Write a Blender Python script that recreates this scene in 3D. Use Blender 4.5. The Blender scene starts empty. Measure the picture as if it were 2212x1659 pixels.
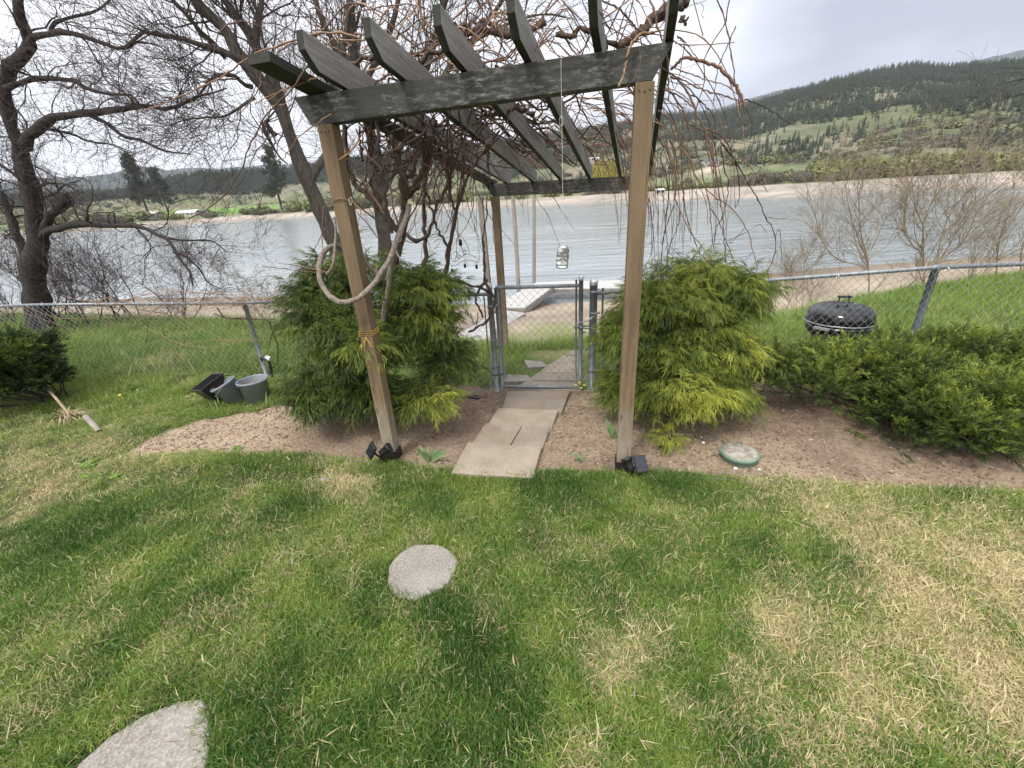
import bpy, math, random
import numpy as np
from mathutils import Matrix, Vector

# ------------------------------------------------------------------ camera
FRW, FRH = 2212.0, 1659.0
FPX = 925.0
PITCH = math.radians(23.5)
ROLL = math.radians(3.5)
CH = 1.75
FW = np.array([0, math.cos(PITCH), -math.sin(PITCH)])
_R0 = np.array([1.0, 0, 0]); _U0 = np.cross(_R0, FW)
RT = math.cos(ROLL) * _R0 - math.sin(ROLL) * _U0
UP = math.sin(ROLL) * _R0 + math.cos(ROLL) * _U0
CAM = np.array([0, 0, CH])
scene = bpy.context.scene
cd = bpy.data.cameras.new('camera'); cam = bpy.data.objects.new('camera', cd)
scene.collection.objects.link(cam)
m = Matrix(((RT[0], UP[0], -FW[0], 0), (RT[1], UP[1], -FW[1], 0), (RT[2], UP[2], -FW[2], CH), (0, 0, 0, 1)))
cam.matrix_world = m
cd.sensor_width = 36; cd.lens = FPX / FRW * 36
cd.clip_start = 0.05; cd.clip_end = 20000
scene.camera = cam

# ------------------------------------------------------------------ light
SUN_EL, SUN_AZ = math.radians(55), math.radians(215)   # azimuth clockwise from +Y
SUN_STRENGTH = 1.5
CLOUD_STRENGTH = 0.58
EXPOSURE = 0.98
scene.view_settings.view_transform = 'Standard'
scene.view_settings.look = 'None'
scene.view_settings.exposure = EXPOSURE
scene.view_settings.gamma = 1
scene.view_settings.use_curve_mapping = False
world = bpy.data.worlds.new('World'); scene.world = world; world.use_nodes = True
nt = world.node_tree; nt.nodes.clear()
def N(nt, typ, **kw):
    n = nt.nodes.new(typ)
    for k, v in kw.items():
        if k.startswith('i_'):
            n.inputs[int(k[2:])].default_value = v
        else:
            setattr(n, k, v)
    return n
out = N(nt, 'ShaderNodeOutputWorld')
sky = N(nt, 'ShaderNodeTexSky', sky_type='NISHITA', sun_disc=False, sun_elevation=SUN_EL, sun_rotation=SUN_AZ)
bgs = N(nt, 'ShaderNodeBackground'); bgs.inputs[1].default_value = 0.1
nt.links.new(sky.outputs[0], bgs.inputs[0])
tc = N(nt, 'ShaderNodeTexCoord')
mp = N(nt, 'ShaderNodeMapping'); mp.inputs['Scale'].default_value = (1, 1, 2.4); mp.inputs['Location'].default_value = (3.1, 0.4, 0.2)
nt.links.new(tc.outputs['Generated'], mp.inputs[0])
no = N(nt, 'ShaderNodeTexNoise'); no.inputs['Scale'].default_value = 2.6; no.inputs['Detail'].default_value = 6; no.inputs['Roughness'].default_value = .5
nt.links.new(mp.outputs[0], no.inputs['Vector'])
# a broad grey cloud bank to the right, bright thin overcast ahead
dt = N(nt, 'ShaderNodeVectorMath', operation='DOT_PRODUCT'); dt.inputs[1].default_value = (0.80, 0.35, 0.20)
nt.links.new(tc.outputs['Generated'], dt.inputs[0])
mr = N(nt, 'ShaderNodeMapRange'); mr.inputs['From Min'].default_value = 0.30; mr.inputs['From Max'].default_value = 0.95
mr.inputs['To Min'].default_value = 0.26; mr.inputs['To Max'].default_value = -0.30
nt.links.new(dt.outputs['Value'], mr.inputs['Value'])
ad = N(nt, 'ShaderNodeMath', operation='ADD')
nt.links.new(no.outputs['Fac'], ad.inputs[0]); nt.links.new(mr.outputs[0], ad.inputs[1])
cr = N(nt, 'ShaderNodeValToRGB')
cr.color_ramp.elements[0].position = .30; cr.color_ramp.elements[0].color = (.33, .35, .42, 1)
cr.color_ramp.elements[1].position = .66; cr.color_ramp.elements[1].color = (.98, .98, 1.02, 1)
e = cr.color_ramp.elements.new(.46); e.color = (.58, .60, .67, 1)
nt.links.new(ad.outputs[0], cr.inputs[0])
sx = N(nt, 'ShaderNodeSeparateXYZ'); nt.links.new(tc.outputs['Generated'], sx.inputs[0])
zr_ = N(nt, 'ShaderNodeMapRange'); zr_.inputs['From Min'].default_value = 0; zr_.inputs['From Max'].default_value = 1; zr_.inputs['To Min'].default_value = CLOUD_STRENGTH; zr_.inputs['To Max'].default_value = CLOUD_STRENGTH * 2.6
nt.links.new(sx.outputs[2], zr_.inputs['Value'])
bgc = N(nt, 'ShaderNodeBackground'); nt.links.new(zr_.outputs[0], bgc.inputs[1])
nt.links.new(cr.outputs[0], bgc.inputs[0])
mx = N(nt, 'ShaderNodeMixShader'); mx.inputs[0].default_value = .94
nt.links.new(bgs.outputs[0], mx.inputs[1]); nt.links.new(bgc.outputs[0], mx.inputs[2]); nt.links.new(mx.outputs[0], out.inputs[0])
sd = bpy.data.lights.new('sun', 'SUN'); sd.energy = SUN_STRENGTH; sd.angle = math.radians(11); sd.color = (1, .965, .91)
so = bpy.data.objects.new('sun', sd); scene.collection.objects.link(so)
sdir = Vector((math.sin(SUN_AZ) * math.cos(SUN_EL), math.cos(SUN_AZ) * math.cos(SUN_EL), math.sin(SUN_EL)))
so.rotation_euler = (-sdir).to_track_quat('-Z', 'Y').to_euler()
try:
    scene.cycles.max_bounces = 8; scene.cycles.transparent_max_bounces = 12
    scene.cycles.use_denoising = True
except Exception:
    pass

# ------------------------------------------------------------------ geometry of the view (only to read positions off the photograph)
def ray(x, y):
    d = FW * FPX + RT * (x - FRW / 2) - UP * (y - FRH / 2)
    return d / np.linalg.norm(d)
def atz(x, y, z):
    d = ray(x, y); return CAM + d * ((z - CH) / d[2])
def aty(x, y, Y):
    d = ray(x, y); return CAM + d * (Y / d[1])
def azel(x, y):
    d = ray(x, y); return math.atan2(d[0], d[1]), d[2] / math.hypot(d[0], d[1])
def onplane(x, y, a, b):           # vertical plane through the XY points a, b
    d = ray(x, y); n = np.array([b[1] - a[1], a[0] - b[0]])
    t = (n @ (np.array(a[:2]) - CAM[:2])) / (n @ d[:2]); return CAM + d * t

# ------------------------------------------------------------------ noise
_rs = np.random.RandomState(7)
_perm = _rs.rand(256, 256)
def vnoise(x, y, s=1.0, o=0):
    x = np.asarray(x, float) * s + o * 17.3 + 500; y = np.asarray(y, float) * s + o * 9.7 + 500
    xi = np.floor(x).astype(int); yi = np.floor(y).astype(int); fx = x - xi; fy = y - yi
    fx = fx * fx * (3 - 2 * fx); fy = fy * fy * (3 - 2 * fy)
    a = _perm[xi % 256, yi % 256]; b = _perm[(xi + 1) % 256, yi % 256]; c = _perm[xi % 256, (yi + 1) % 256]; d = _perm[(xi + 1) % 256, (yi + 1) % 256]
    return (a * (1 - fx) + b * fx) * (1 - fy) + (c * (1 - fx) + d * fx) * fy
def fnoise(x, y, s=1.0, o=0, n=4):
    r = 0; a = .5; t = 0
    for i in range(n):
        r = r + a * vnoise(x, y, s, o + i * 3); t += a; a *= .5; s *= 2.03
    return r / t
def sst(a, b, x):
    t = np.clip((np.asarray(x, float) - a) / (b - a), 0, 1); return t * t * (3 - 2 * t)

# ------------------------------------------------------------------ mesh building
PM = {}      # world matrices of parts that carry sub-parts
class MB:
    def __init__(s): s.v = []; s.f = []; s.n = 0; s.a = []; s.m = []
    def add(s, v, f, att=0.0, mat=0):
        v = np.asarray(v, float).reshape(-1, 3); f = np.asarray(f, int)
        s.v.append(v); s.f.append(f + s.n); s.n += len(v)
        a = np.asarray(att, float); s.a.append(np.broadcast_to(a, (len(v),)) if a.ndim == 0 else a)
        s.m.append(np.full(len(f), mat, int))
        return s
    def build(s, name, mats, parent=None, smooth=True, attr='tone', bevel=0):
        me = bpy.data.meshes.new(name)
        v = np.concatenate(s.v); me.vertices.add(len(v)); me.vertices.foreach_set('co', v.ravel())
        tot = np.concatenate([np.full(len(f), f.shape[1]) for f in s.f]); idx = np.concatenate([f.ravel() for f in s.f])
        me.loops.add(len(idx)); me.loops.foreach_set('vertex_index', idx)
        me.polygons.add(len(tot)); me.polygons.foreach_set('loop_start', np.concatenate([[0], np.cumsum(tot)[:-1]])); me.polygons.foreach_set('loop_total', tot)
        me.polygons.foreach_set('use_smooth', np.full(len(tot), smooth))
        me.polygons.foreach_set('material_index', np.concatenate(s.m))
        me.update(calc_edges=True); me.validate()
        at = me.attributes.new(attr, 'FLOAT', 'POINT'); at.data.foreach_set('value', np.concatenate(s.a).astype(np.float32))
        for mt in (mats if isinstance(mats, (list, tuple)) else [mats]): me.materials.append(mt)
        o = bpy.data.objects.new(name, me); scene.collection.objects.link(o)
        if parent is not None:
            o.parent = parent; o.matrix_parent_inverse = Matrix.Translation(-parent.location) if parent.type == 'EMPTY' else PM.get(parent.name, Matrix.Identity(4)).inverted()
        if bevel:
            b = o.modifiers.new('bevel', 'BEVEL'); b.width = bevel; b.segments = 2; b.limit_method = 'ANGLE'
        return o
BOXF = [(0, 3, 2, 1), (4, 5, 6, 7), (0, 1, 5, 4), (1, 2, 6, 5), (2, 3, 7, 6), (3, 0, 4, 7)]
def box(mb, c, ax, ay, az, att=0.0, mat=0):       # half-axes as vectors
    c, ax, ay, az = map(lambda q: np.asarray(q, float), (c, ax, ay, az))
    v = [c - ax - ay - az, c + ax - ay - az, c + ax + ay - az, c - ax + ay - az, c - ax - ay + az, c + ax - ay + az, c + ax + ay + az, c - ax + ay + az]
    if np.dot(np.cross(ax, ay), az) < 0: v = [v[i] for i in (3, 2, 1, 0, 7, 6, 5, 4)]
    mb.add(v, BOXF, att, mat); return mb
def quadprism(mb, top, thick, att=0.0, mat=0):    # top: 4 points counter-clockwise seen from above
    t = np.asarray(top, float); b = t - np.array([0, 0, thick]); mb.add(np.concatenate([b, t]), BOXF, att, mat); return mb
def poly_prism(mb, pts, off, att=0.0, mat=0):     # planar polygon pts, extruded by vector off
    p = np.asarray(pts, float); n = len(p); v = np.concatenate([p, p + np.asarray(off, float)])
    mb.add(v, [list(range(n))[::-1]], att, mat); k = mb.n - 2 * n
    s = np.array([[i, (i + 1) % n, (i + 1) % n + n, i + n] for i in range(n)]) + k - mb.n
    mb.f.append(s + mb.n); mb.m.append(np.full(n, mat))
    mb.f.append(np.array([list(range(n, 2 * n))]) + k); mb.m.append(np.full(1, mat)); return mb
def tubes(mb, P, R, n=3, att=0.0, cap=False, mat=0):
    P = np.asarray(P, float); R = np.asarray(R, float)
    if P.ndim == 2: P = P[None]; R = np.broadcast_to(R, P.shape[:2]) if R.ndim < 2 else R
    K, S = P.shape[:2]; R = np.broadcast_to(R, (K, S))
    T = np.gradient(P, axis=1); T /= np.linalg.norm(T, axis=2, keepdims=True) + 1e-12
    avg = (P[:, -1] - P[:, 0]); avg /= np.linalg.norm(avg, axis=1, keepdims=True) + 1e-9
    ref = np.where(np.abs(avg[:, 2:3]) < .8, np.array([[0, 0, 1.0]]), np.array([[1.0, 0.3, 0]]))[:, None, :]
    ref = np.broadcast_to(ref, P.shape)
    U = np.cross(T, ref); U /= np.linalg.norm(U, axis=2, keepdims=True) + 1e-9
    V = np.cross(T, U)
    a = np.arange(n) * 2 * np.pi / n
    ring = P[:, :, None, :] + R[:, :, None, None] * (U[:, :, None, :] * np.cos(a)[None, None, :, None] + V[:, :, None, :] * np.sin(a)[None, None, :, None])
    i = np.arange(S - 1)[:, None] * n; j = np.arange(n)[None, :]; j2 = (j + 1) % n
    f = np.stack([i + j, i + j2, i + n + j2, i + n + j], -1).reshape(-1, 4)
    F = (np.arange(K)[:, None, None] * S * n + f[None]).reshape(-1, 4)
    A = np.asarray(att, float)
    if A.ndim == 1 and len(A) == K: A = np.repeat(A, S * n)
    mb.add(ring.reshape(-1, 3), F, A, mat)
    if cap:
        for k in range(K):
            b = k * S * n - K * S * n + mb.n
            mb.f.append(np.array([[b + q for q in range(n)][::1]])); mb.m.append(np.full(1, mat))
            mb.f.append(np.array([[b + (S - 1) * n + q for q in range(n)][::-1]])); mb.m.append(np.full(1, mat))
    return mb
def smoothline(pts, n):
    p = np.asarray(pts, float); k = len(p)
    if k < 3: t = np.linspace(0, 1, n)[:, None]; return p[0] * (1 - t) + p[-1] * t
    q = np.vstack([2 * p[0] - p[1], p, 2 * p[-1] - p[-2]])
    L = np.concatenate([[0], np.cumsum(np.linalg.norm(np.diff(p, axis=0), axis=1))]); s = np.linspace(0, L[-1], n)
    i = np.clip(np.searchsorted(L, s, side='right') - 1, 0, k - 2); t = ((s - L[i]) / (L[i + 1] - L[i] + 1e-12))[:, None]
    a, b, c, d = q[i], q[i + 1], q[i + 2], q[i + 3]
    return .5 * (2 * b + (c - a) * t + (2 * a - 5 * b + 4 * c - d) * t * t + (3 * b - a - 3 * c + d) * t ** 3)
def lathe(mb, prof, c=(0, 0, 0), n=24, M=None, att=0.0, mat=0):
    prof = np.asarray(prof, float); a = np.arange(n) * 2 * np.pi / n; S = len(prof)
    v = np.stack([prof[:, None, 0] * np.cos(a), prof[:, None, 0] * np.sin(a), np.broadcast_to(prof[:, None, 1], (S, n))], -1).reshape(-1, 3)
    if M is not None: v = v @ np.asarray(M).T
    v = v + np.asarray(c, float)
    i = np.arange(S - 1)[:, None] * n; j = np.arange(n)[None]; j2 = (j + 1) % n
    mb.add(v, np.stack([i + j, i + j2, i + n + j2, i + n + j], -1).reshape(-1, 4), att, mat); return mb
def rotm(axis, ang):
    return np.array(Matrix.Rotation(ang, 3, Vector(axis)))
def rnd_dirs(rs, n):
    v = rs.normal(size=(n, 3)); return v / np.linalg.norm(v, axis=1, keepdims=True)
def norm(v): return v / (np.linalg.norm(v, axis=-1, keepdims=True) + 1e-9)

# ------------------------------------------------------------------ tagging
def tag(o, label=None, cat=None, group=None, kind=None):
    if label: o['label'] = label
    if cat: o['category'] = cat
    if group: o['group'] = group
    if kind: o['kind'] = kind
    return o
def thing(name, label, cat, loc=(0, 0, 0), group=None, kind=None):
    o = bpy.data.objects.new(name, None); o.location = loc; o.empty_display_size = .1; scene.collection.objects.link(o)
    return tag(o, label, cat, group, kind)
def copy_tree(o, parent=None):
    c = o.copy(); scene.collection.objects.link(c)
    if parent is not None: c.parent = parent
    for ch in list(o.children): copy_tree(ch, c)
    return c

# ------------------------------------------------------------------ materials
def new_mat(name):
    mt = bpy.data.materials.new(name); mt.use_nodes = True; nt = mt.node_tree; nt.nodes.clear()
    o = N(nt, 'ShaderNodeOutputMaterial'); b = N(nt, 'ShaderNodeBsdfPrincipled'); nt.links.new(b.outputs[0], o.inputs[0])
    return mt, nt, b, o
def mixc(nt, fac, a, b, mode='MIX'):
    n = N(nt, 'ShaderNodeMix', data_type='RGBA', blend_type=mode)
    for i, x in ((0, fac), (6, a), (7, b)):
        if hasattr(x, 'type') and hasattr(x, 'node'): nt.links.new(x, n.inputs[i])
        else: n.inputs[i].default_value = x if i == 0 else (tuple(x) + (1,) if len(x) == 3 else x)
    return n.outputs[2]
def ramp(nt, src, stops):
    r = N(nt, 'ShaderNodeValToRGB'); el = r.color_ramp.elements
    while len(el) < len(stops): el.new(.5)
    for e, (p, c) in zip(el, stops): e.position = p; e.color = (tuple(c) + (1,)) if hasattr(c, '__len__') else (c, c, c, 1)
    nt.links.new(src, r.inputs[0]); return r.outputs[0]
def noise(nt, scale, detail=4, rough=.55, vec=None, stretch=None, coord='Object', dist=0):
    if vec is None:
        t = N(nt, 'ShaderNodeTexCoord'); vec = t.outputs[coord] if coord != 'World' else N(nt, 'ShaderNodeNewGeometry').outputs['Position']
    if stretch:
        mp = N(nt, 'ShaderNodeMapping'); mp.inputs['Scale'].default_value = stretch; nt.links.new(vec, mp.inputs[0]); vec = mp.outputs[0]
    n = N(nt, 'ShaderNodeTexNoise'); n.inputs['Scale'].default_value = scale; n.inputs['Detail'].default_value = detail
    n.inputs['Roughness'].default_value = rough; n.inputs['Distortion'].default_value = dist
    nt.links.new(vec, n.inputs['Vector']); return n.outputs['Fac']
def bump(nt, b, h, strength=.4, dist=.01):
    n = N(nt, 'ShaderNodeBump'); n.inputs['Strength'].default_value = strength; n.inputs['Distance'].default_value = dist
    nt.links.new(h, n.inputs['Height']); nt.links.new(n.outputs[0], b.inputs['Normal']); return n
def attr(nt, name, typ='GEOMETRY', o='Fac'):
    n = N(nt, 'ShaderNodeAttribute', attribute_name=name, attribute_type=typ); return n.outputs[o]
def simple(name, c0, c1=None, scale=8, rough=.6, metal=0, bmp=0, bd=.005, stretch=None, detail=4, lo=.35, hi=.65, spec=None):
    mt, nt, b, o = new_mat(name)
    c1 = c1 or tuple(x * .7 for x in c0)
    nz = noise(nt, scale, detail, stretch=stretch)
    nt.links.new(ramp(nt, nz, [(lo, c0), (hi, c1)]), b.inputs['Base Color'])
    b.inputs['Roughness'].default_value = rough; b.inputs['Metallic'].default_value = metal
    if spec is not None: b.inputs['Specular IOR Level'].default_value = spec
    if bmp: bump(nt, b, nz, bmp, bd)
    return mt
def leafmat(name, stops, trans=.25, rough=.55, attname='tone', var=.12, vscale=30):
    mt, nt, b, o = new_mat(name)
    a = attr(nt, attname)
    nz = noise(nt, vscale, 2, coord='World')
    ma = N(nt, 'ShaderNodeMath', operation='MULTIPLY_ADD'); ma.inputs[1].default_value = var * 2; nt.links.new(nz, ma.inputs[0])
    s = N(nt, 'ShaderNodeMath', operation='SUBTRACT'); s.inputs[1].default_value = var; nt.links.new(a, s.inputs[0]); nt.links.new(s.outputs[0], ma.inputs[2])
    col = ramp(nt, ma.outputs[0], stops)
    nt.links.new(col, b.inputs['Base Color']); b.inputs['Roughness'].default_value = rough; b.inputs['Specular IOR Level'].default_value = .3
    if trans:
        t = N(nt, 'ShaderNodeBsdfTranslucent'); nt.links.new(col, t.inputs[0])
        x = N(nt, 'ShaderNodeMixShader'); x.inputs[0].default_value = trans
        nt.links.new(b.outputs[0], x.inputs[1]); nt.links.new(t.outputs[0], x.inputs[2]); nt.links.new(x.outputs[0], o.inputs[0])
    return mt
def colmat(name, nscale=20, amp=.35, rough=.9, b1=(60, .5, .01), b2=None, det=6):
    """albedo from the mesh colour attribute 'col', varied by fine noise"""
    mt, nt, b, o = new_mat(name)
    c = attr(nt, 'col', o='Color')
    nz = noise(nt, nscale, det, .65, coord='World')
    mr = ramp(nt, nz, [(.3, 1 - amp), (.7, 1 + amp)])
    m2 = mixc(nt, 1.0, c, mr, 'MULTIPLY')
    nt.links.new(m2, b.inputs['Base Color']); b.inputs['Roughness'].default_value = rough; b.inputs['Specular IOR Level'].default_value = .2
    h = noise(nt, b1[0], 6, .7, coord='World'); bump(nt, b, h, b1[1], b1[2])
    return mt

def wood(name, base, dark, lichen=None, grain=(40, 40, 2.5), rough=.85, li=.5, bleach=None):
    """weathered timber; object local z runs along the board"""
    mt, nt, b, o = new_mat(name)
    g = noise(nt, 1.6, 6, .6, stretch=grain, dist=.6)
    big = noise(nt, 1.3, 3, .5, stretch=(3, 3, 1))
    c = ramp(nt, g, [(.3, dark), (.7, base)])
    c = mixc(nt, ramp(nt, big, [(.35, 0.0), (.7, .6)]), c, tuple(x * 1.25 for x in base))
    if lichen:
        l = noise(nt, 30, 8, .8, stretch=(1.6, 1.6, .55)); l2 = noise(nt, 3.5, 4, .6)
        ml = N(nt, 'ShaderNodeMath', operation='MULTIPLY'); nt.links.new(ramp(nt, l, [(.50, 0.0), (.60, 1.0)]), ml.inputs[0]); nt.links.new(ramp(nt, l2, [(.40, 0.0), (.62, li)]), ml.inputs[1])
        c = mixc(nt, ml.outputs[0], c, lichen)
    if bleach:      # the lower part of a post is weathered pale, with a dirty splash zone at the foot
        t_ = N(nt, 'ShaderNodeTexCoord'); sp_ = N(nt, 'ShaderNodeSeparateXYZ'); nt.links.new(t_.outputs['Object'], sp_.inputs[0]); nn = noise(nt, 3, 5, .65, stretch=(5, 5, 1))
        ma_ = N(nt, 'ShaderNodeMath', operation='MULTIPLY_ADD'); ma_.inputs[1].default_value = .9; nt.links.new(nn, ma_.inputs[0]); nt.links.new(sp_.outputs[2], ma_.inputs[2])
        c = mixc(nt, ramp(nt, ma_.outputs[0], [(.60, .85), (1.05, .05)]), c, bleach)
        m3 = N(nt, 'ShaderNodeMath', operation='MULTIPLY_ADD'); m3.inputs[1].default_value = .25; nt.links.new(nn, m3.inputs[0]); nt.links.new(sp_.outputs[2], m3.inputs[2])
        c = mixc(nt, ramp(nt, m3.outputs[0], [(.17, .7), (.28, 0.0)]), c, tuple(x * .5 for x in dark))
        kn_ = N(nt, 'ShaderNodeTexVoronoi'); kn_.inputs['Scale'].default_value = 2.3; mk = N(nt, 'ShaderNodeMapping'); mk.inputs['Scale'].default_value = (5, 5, 1.5); nt.links.new(t_.outputs['Object'], mk.inputs[0]); nt.links.new(mk.outputs[0], kn_.inputs['Vector'])
        c = mixc(nt, ramp(nt, kn_.outputs['Distance'], [(.05, .8), (.12, 0.0)]), c, dark)
        ck = noise(nt, 3.5, 3, .5, stretch=(40, 40, .7)); c = mixc(nt, ramp(nt, ck, [(.66, 0.0), (.70, .8)]), c, tuple(x * .4 for x in dark))
    nt.links.new(c, b.inputs['Base Color']); b.inputs['Roughness'].default_value = rough; b.inputs['Specular IOR Level'].default_value = .25
    bump(nt, b, g, .5, .004)
    return mt
M = {}
M['post'] = wood('post wood', (.20, .138, .078), (.090, .060, .034), grain=(26, 26, 1.6), bleach=(.30, .255, .20))
M['post_old'] = wood('grey post wood', (.30, .27, .23), (.16, .14, .12))
M['beam'] = wood('mossy beam wood', (.072, .070, .063), (.026, .025, .022), (.31, .30, .265), grain=(26, 26, 2), li=.8)
M['rafter'] = wood('weathered rafter wood', (.30, .28, .26), (.12, .11, .10), (.38, .37, .34), grain=(24, 24, 1.8), li=.45)
M['rafter_edge'] = wood('algae dark rafter edge', (.050, .052, .040), (.020, .021, .017), (.10, .10, .085), li=.4)  # darker tone for rafter ends and edges, and for the whole flat rafter
M['galv'] = simple('galvanised steel', (.27, .29, .31), (.19, .205, .22), 14, .5, .45, .1, .001)
M['galv_dull'] = simple('dull galvanised wire', (.52, .53, .54), (.40, .41, .42), 20, .5, .55)
M['cap'] = simple('bright cap', (.62, .63, .64), (.5, .5, .5), 20, .35, .8)
M['slab'] = None
M['black'] = simple('black plastic', (.018, .018, .020), (.010, .010, .011), 20, .35, 0, .05, .001)
M['black_gloss'] = simple('black enamel', (.012, .012, .014), (.008, .008, .009), 5, .12)
M['solar'] = simple('solar cell glass', (.012, .014, .022), (.02, .024, .034), 60, .12)
M['twine'] = simple('white cord', (.62, .60, .55), (.5, .48, .44), 60, .8)
M['yellow_twine'] = simple('yellow cord', (.75, .46, .06), (.6, .36, .05), 60, .7)
M['white_litter'] = simple('white paint', (.75, .75, .72), (.6, .6, .58), 20, .6)
M['rust_iron'] = simple('brown iron', (.045, .032, .028), (.022, .017, .016), 30, .6, .4)
M['bark'] = simple('dark bark', (.060, .047, .040), (.022, .017, .015), 9, .95, 0, 1.0, .02, stretch=(6, 6, 1.2), detail=7)
M['bark_grey'] = simple('grey bark', (.125, .103, .082), (.040, .033, .027), 8, .95, 0, 1.0, .02, stretch=(6, 6, 1.2), detail=7)
M['twig'] = simple('twig bark', (.105, .074, .066), (.060, .042, .040), 6, .9)
M['twig_pale'] = simple('pale sapling bark', (.33, .265, .18), (.21, .155, .10), 6, .8)
M['vine'] = simple('peeling vine bark', (.13, .088, .062), (.040, .028, .022), 12, .95, 0, .9, .006, stretch=(7, 7, 1), detail=7)
M['vine_grey'] = simple('grey vine bark', (.27, .225, .18), (.13, .10, .075), 12, .9, 0, .9, .004, stretch=(7, 7, 1), detail=7)
M['shoot'] = leafmat('grape shoot bark', [(0, (.050, .036, .032)), (.5, (.155, .085, .062)), (1, (.37, .225, .125))], 0, .6, var=.15, vscale=8)
M['cypress'] = leafmat('threadleaf foliage', [(0, (.016, .030, .010)), (.35, (.052, .086, .022)), (.65, (.17, .22, .040)), (1, (.44, .45, .07))], .30)
M['juniper'] = leafmat('juniper foliage', [(0, (.012, .024, .009)), (.35, (.048, .080, .020)), (.7, (.17, .22, .036)), (1, (.40, .45, .07))], .22)
M['iris'] = leafmat('broad leaf', [(0, (.10, .16, .06)), (1, (.23, .33, .14))], .2)
M['bush_far'] = leafmat('far bush foliage', [(0, (.15, .125, .105)), (.35, (.17, .15, .11)), (.6, (.15, .17, .065)), (1, (.30, .31, .11))], .15, var=.1, vscale=.6)
M['pine_far'] = leafmat('far conifer foliage', [(0, (.020, .030, .020)), (1, (.058, .070, .040))], 0, .8, var=.2, vscale=.05)
M['willow_far'] = leafmat('spring willow foliage', [(0, (.26, .23, .05)), (1, (.50, .46, .10))], .3, var=.2, vscale=.5)

def stone_mat(name, a, b_, speck=(.6, .58, .53), sc=90, tint=0):
    mt, nt, b, o = new_mat(name)
    n1 = noise(nt, 5, 5, .6); n2 = noise(nt, sc, 3, .7)
    c = ramp(nt, n1, [(.32, b_), (.68, a)])
    c = mixc(nt, ramp(nt, n2, [(.48, 0.0), (.62, .55)]), c, speck)
    c = mixc(nt, ramp(nt, n2, [(.30, .55), (.42, 0.0)]), c, tuple(x * .45 for x in b_))
    if tint:
        oi = N(nt, 'ShaderNodeObjectInfo'); c = mixc(nt, 1.0, c, ramp(nt, oi.outputs['Random'], [(0, (.78, .76, .74)), (1, (1.12, 1.1, 1.06))]), 'MULTIPLY')
        st = noise(nt, 2.2, 6, .7); c = mixc(nt, ramp(nt, st, [(.5, 0.0), (.68, .5)]), c, (.22, .15, .095))
    nt.links.new(c, b.inputs['Base Color']); b.inputs['Roughness'].default_value = .92
    bump(nt, b, n2, .35, .003); return mt
M['slab'] = stone_mat('concrete slab', (.32, .275, .215), (.22, .18, .135), (.40, .355, .29), 130, 1)
M['aggregate'] = stone_mat('exposed aggregate', (.26, .235, .20), (.175, .155, .13), (.42, .39, .34), 110)

# ------------------------------------------------------------------ terrain
def fence_y(x): return 4.235 - .165 * np.asarray(x, float)
WATER = -3.0
_edgeL = [atz(px, py, 0.0) for px, py in ((-900, 700), (-300, 694), (0, 692), (250, 700), (480, 702), (610, 712))]
_edgeR = [atz(px, py, 0.05) for px, py in ((1660, 705), (1742, 684), (1884, 657), (2047, 623), (2212, 600), (2600, 560), (3300, 500))]
_ex = [p[0] for p in _edgeL] + [-.9, 0, 1.2] + [p[0] for p in _edgeR]
_ey = [p[1] for p in _edgeL] + [5.6, 5.3, 5.0] + [p[1] for p in _edgeR]
def near_h(x, y):
    x = np.asarray(x, float); y = np.asarray(y, float)
    fy = fence_y(np.clip(x, -14, 12)); E = np.interp(x, _ex, _ey)
    mid = np.exp(-((x - .4) / 1.7) ** 2)
    z = -.14 * sst(2.6, 4.4, y) * mid
    z = z + (vnoise(x, y, 1.7) - .5) * .035 * sst(.2, 1, np.abs(x) + y) + (vnoise(x, y, 5, 2) - .5) * .012
    z = z + .06 * np.exp(-(((x + 1.2) / .8) ** 2 + ((y - 3.5) / .5) ** 2)) + .05 * np.exp(-(((x - 2.6) / 1.2) ** 2 + ((y - 3.0) / .6) ** 2))
    t = np.clip(y - E, 0, None)
    side = 2.25 * sst(0, 4.2, t) * .92 + .055 * t
    w = sst(4.5, 14, y)                       # the beach corridor below the gate widens
    mid2 = np.exp(-((x - .8) / (1.4 + 5.5 * w)) ** 2)
    s = np.clip(y - fy - .4, 0, None)
    down = .115 * s + .075 * np.clip(s - 1.2, 0, None) + (.08 * (vnoise(x, y, .5, 5) - .5)) * sst(0, 3, s)
    z = z - (side * (1 - mid2) + down * mid2)
    return np.maximum(z, -4.2)
def G(px, py):
    z = 0.0
    for _ in range(25):
        p = atz(px, py, z); z = .5 * z + .5 * float(near_h(p[0], p[1]))
    return atz(px, py, z)
def gz(x, y): return float(near_h(x, y))

bed_px = [(255, 992), (430, 984), (640, 992), (790, 1003), (870, 1016), (975, 1027), (1155, 1033), (1300, 1031), (1400, 1034), (1540, 1041), (1800, 1052), (2212, 1074), (2700, 1100)]
bed_poly = [G(*p)[:2] for p in bed_px] + [(9.0, fence_y(9.0) - .05), (1.0, fence_y(1.0) + .02), (-.2, fence_y(-.2) + .02), (-.75, fence_y(-.75) - .05)] + [G(*p)[:2] for p in ((640, 862), (560, 888), (430, 908), (320, 950))]
bed_poly = np.array(bed_poly)
def inpoly(x, y, poly):
    x = np.asarray(x, float); y = np.asarray(y, float); r = np.zeros(np.broadcast(x, y).shape, bool)
    n = len(poly)
    for i in range(n):
        x1, y1 = poly[i]; x2, y2 = poly[(i + 1) % n]
        if y1 == y2: continue
        c = ((y1 > y) != (y2 > y)) & (x < (x2 - x1) * (y - y1) / (y2 - y1) + x1); r ^= c
    return r
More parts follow.
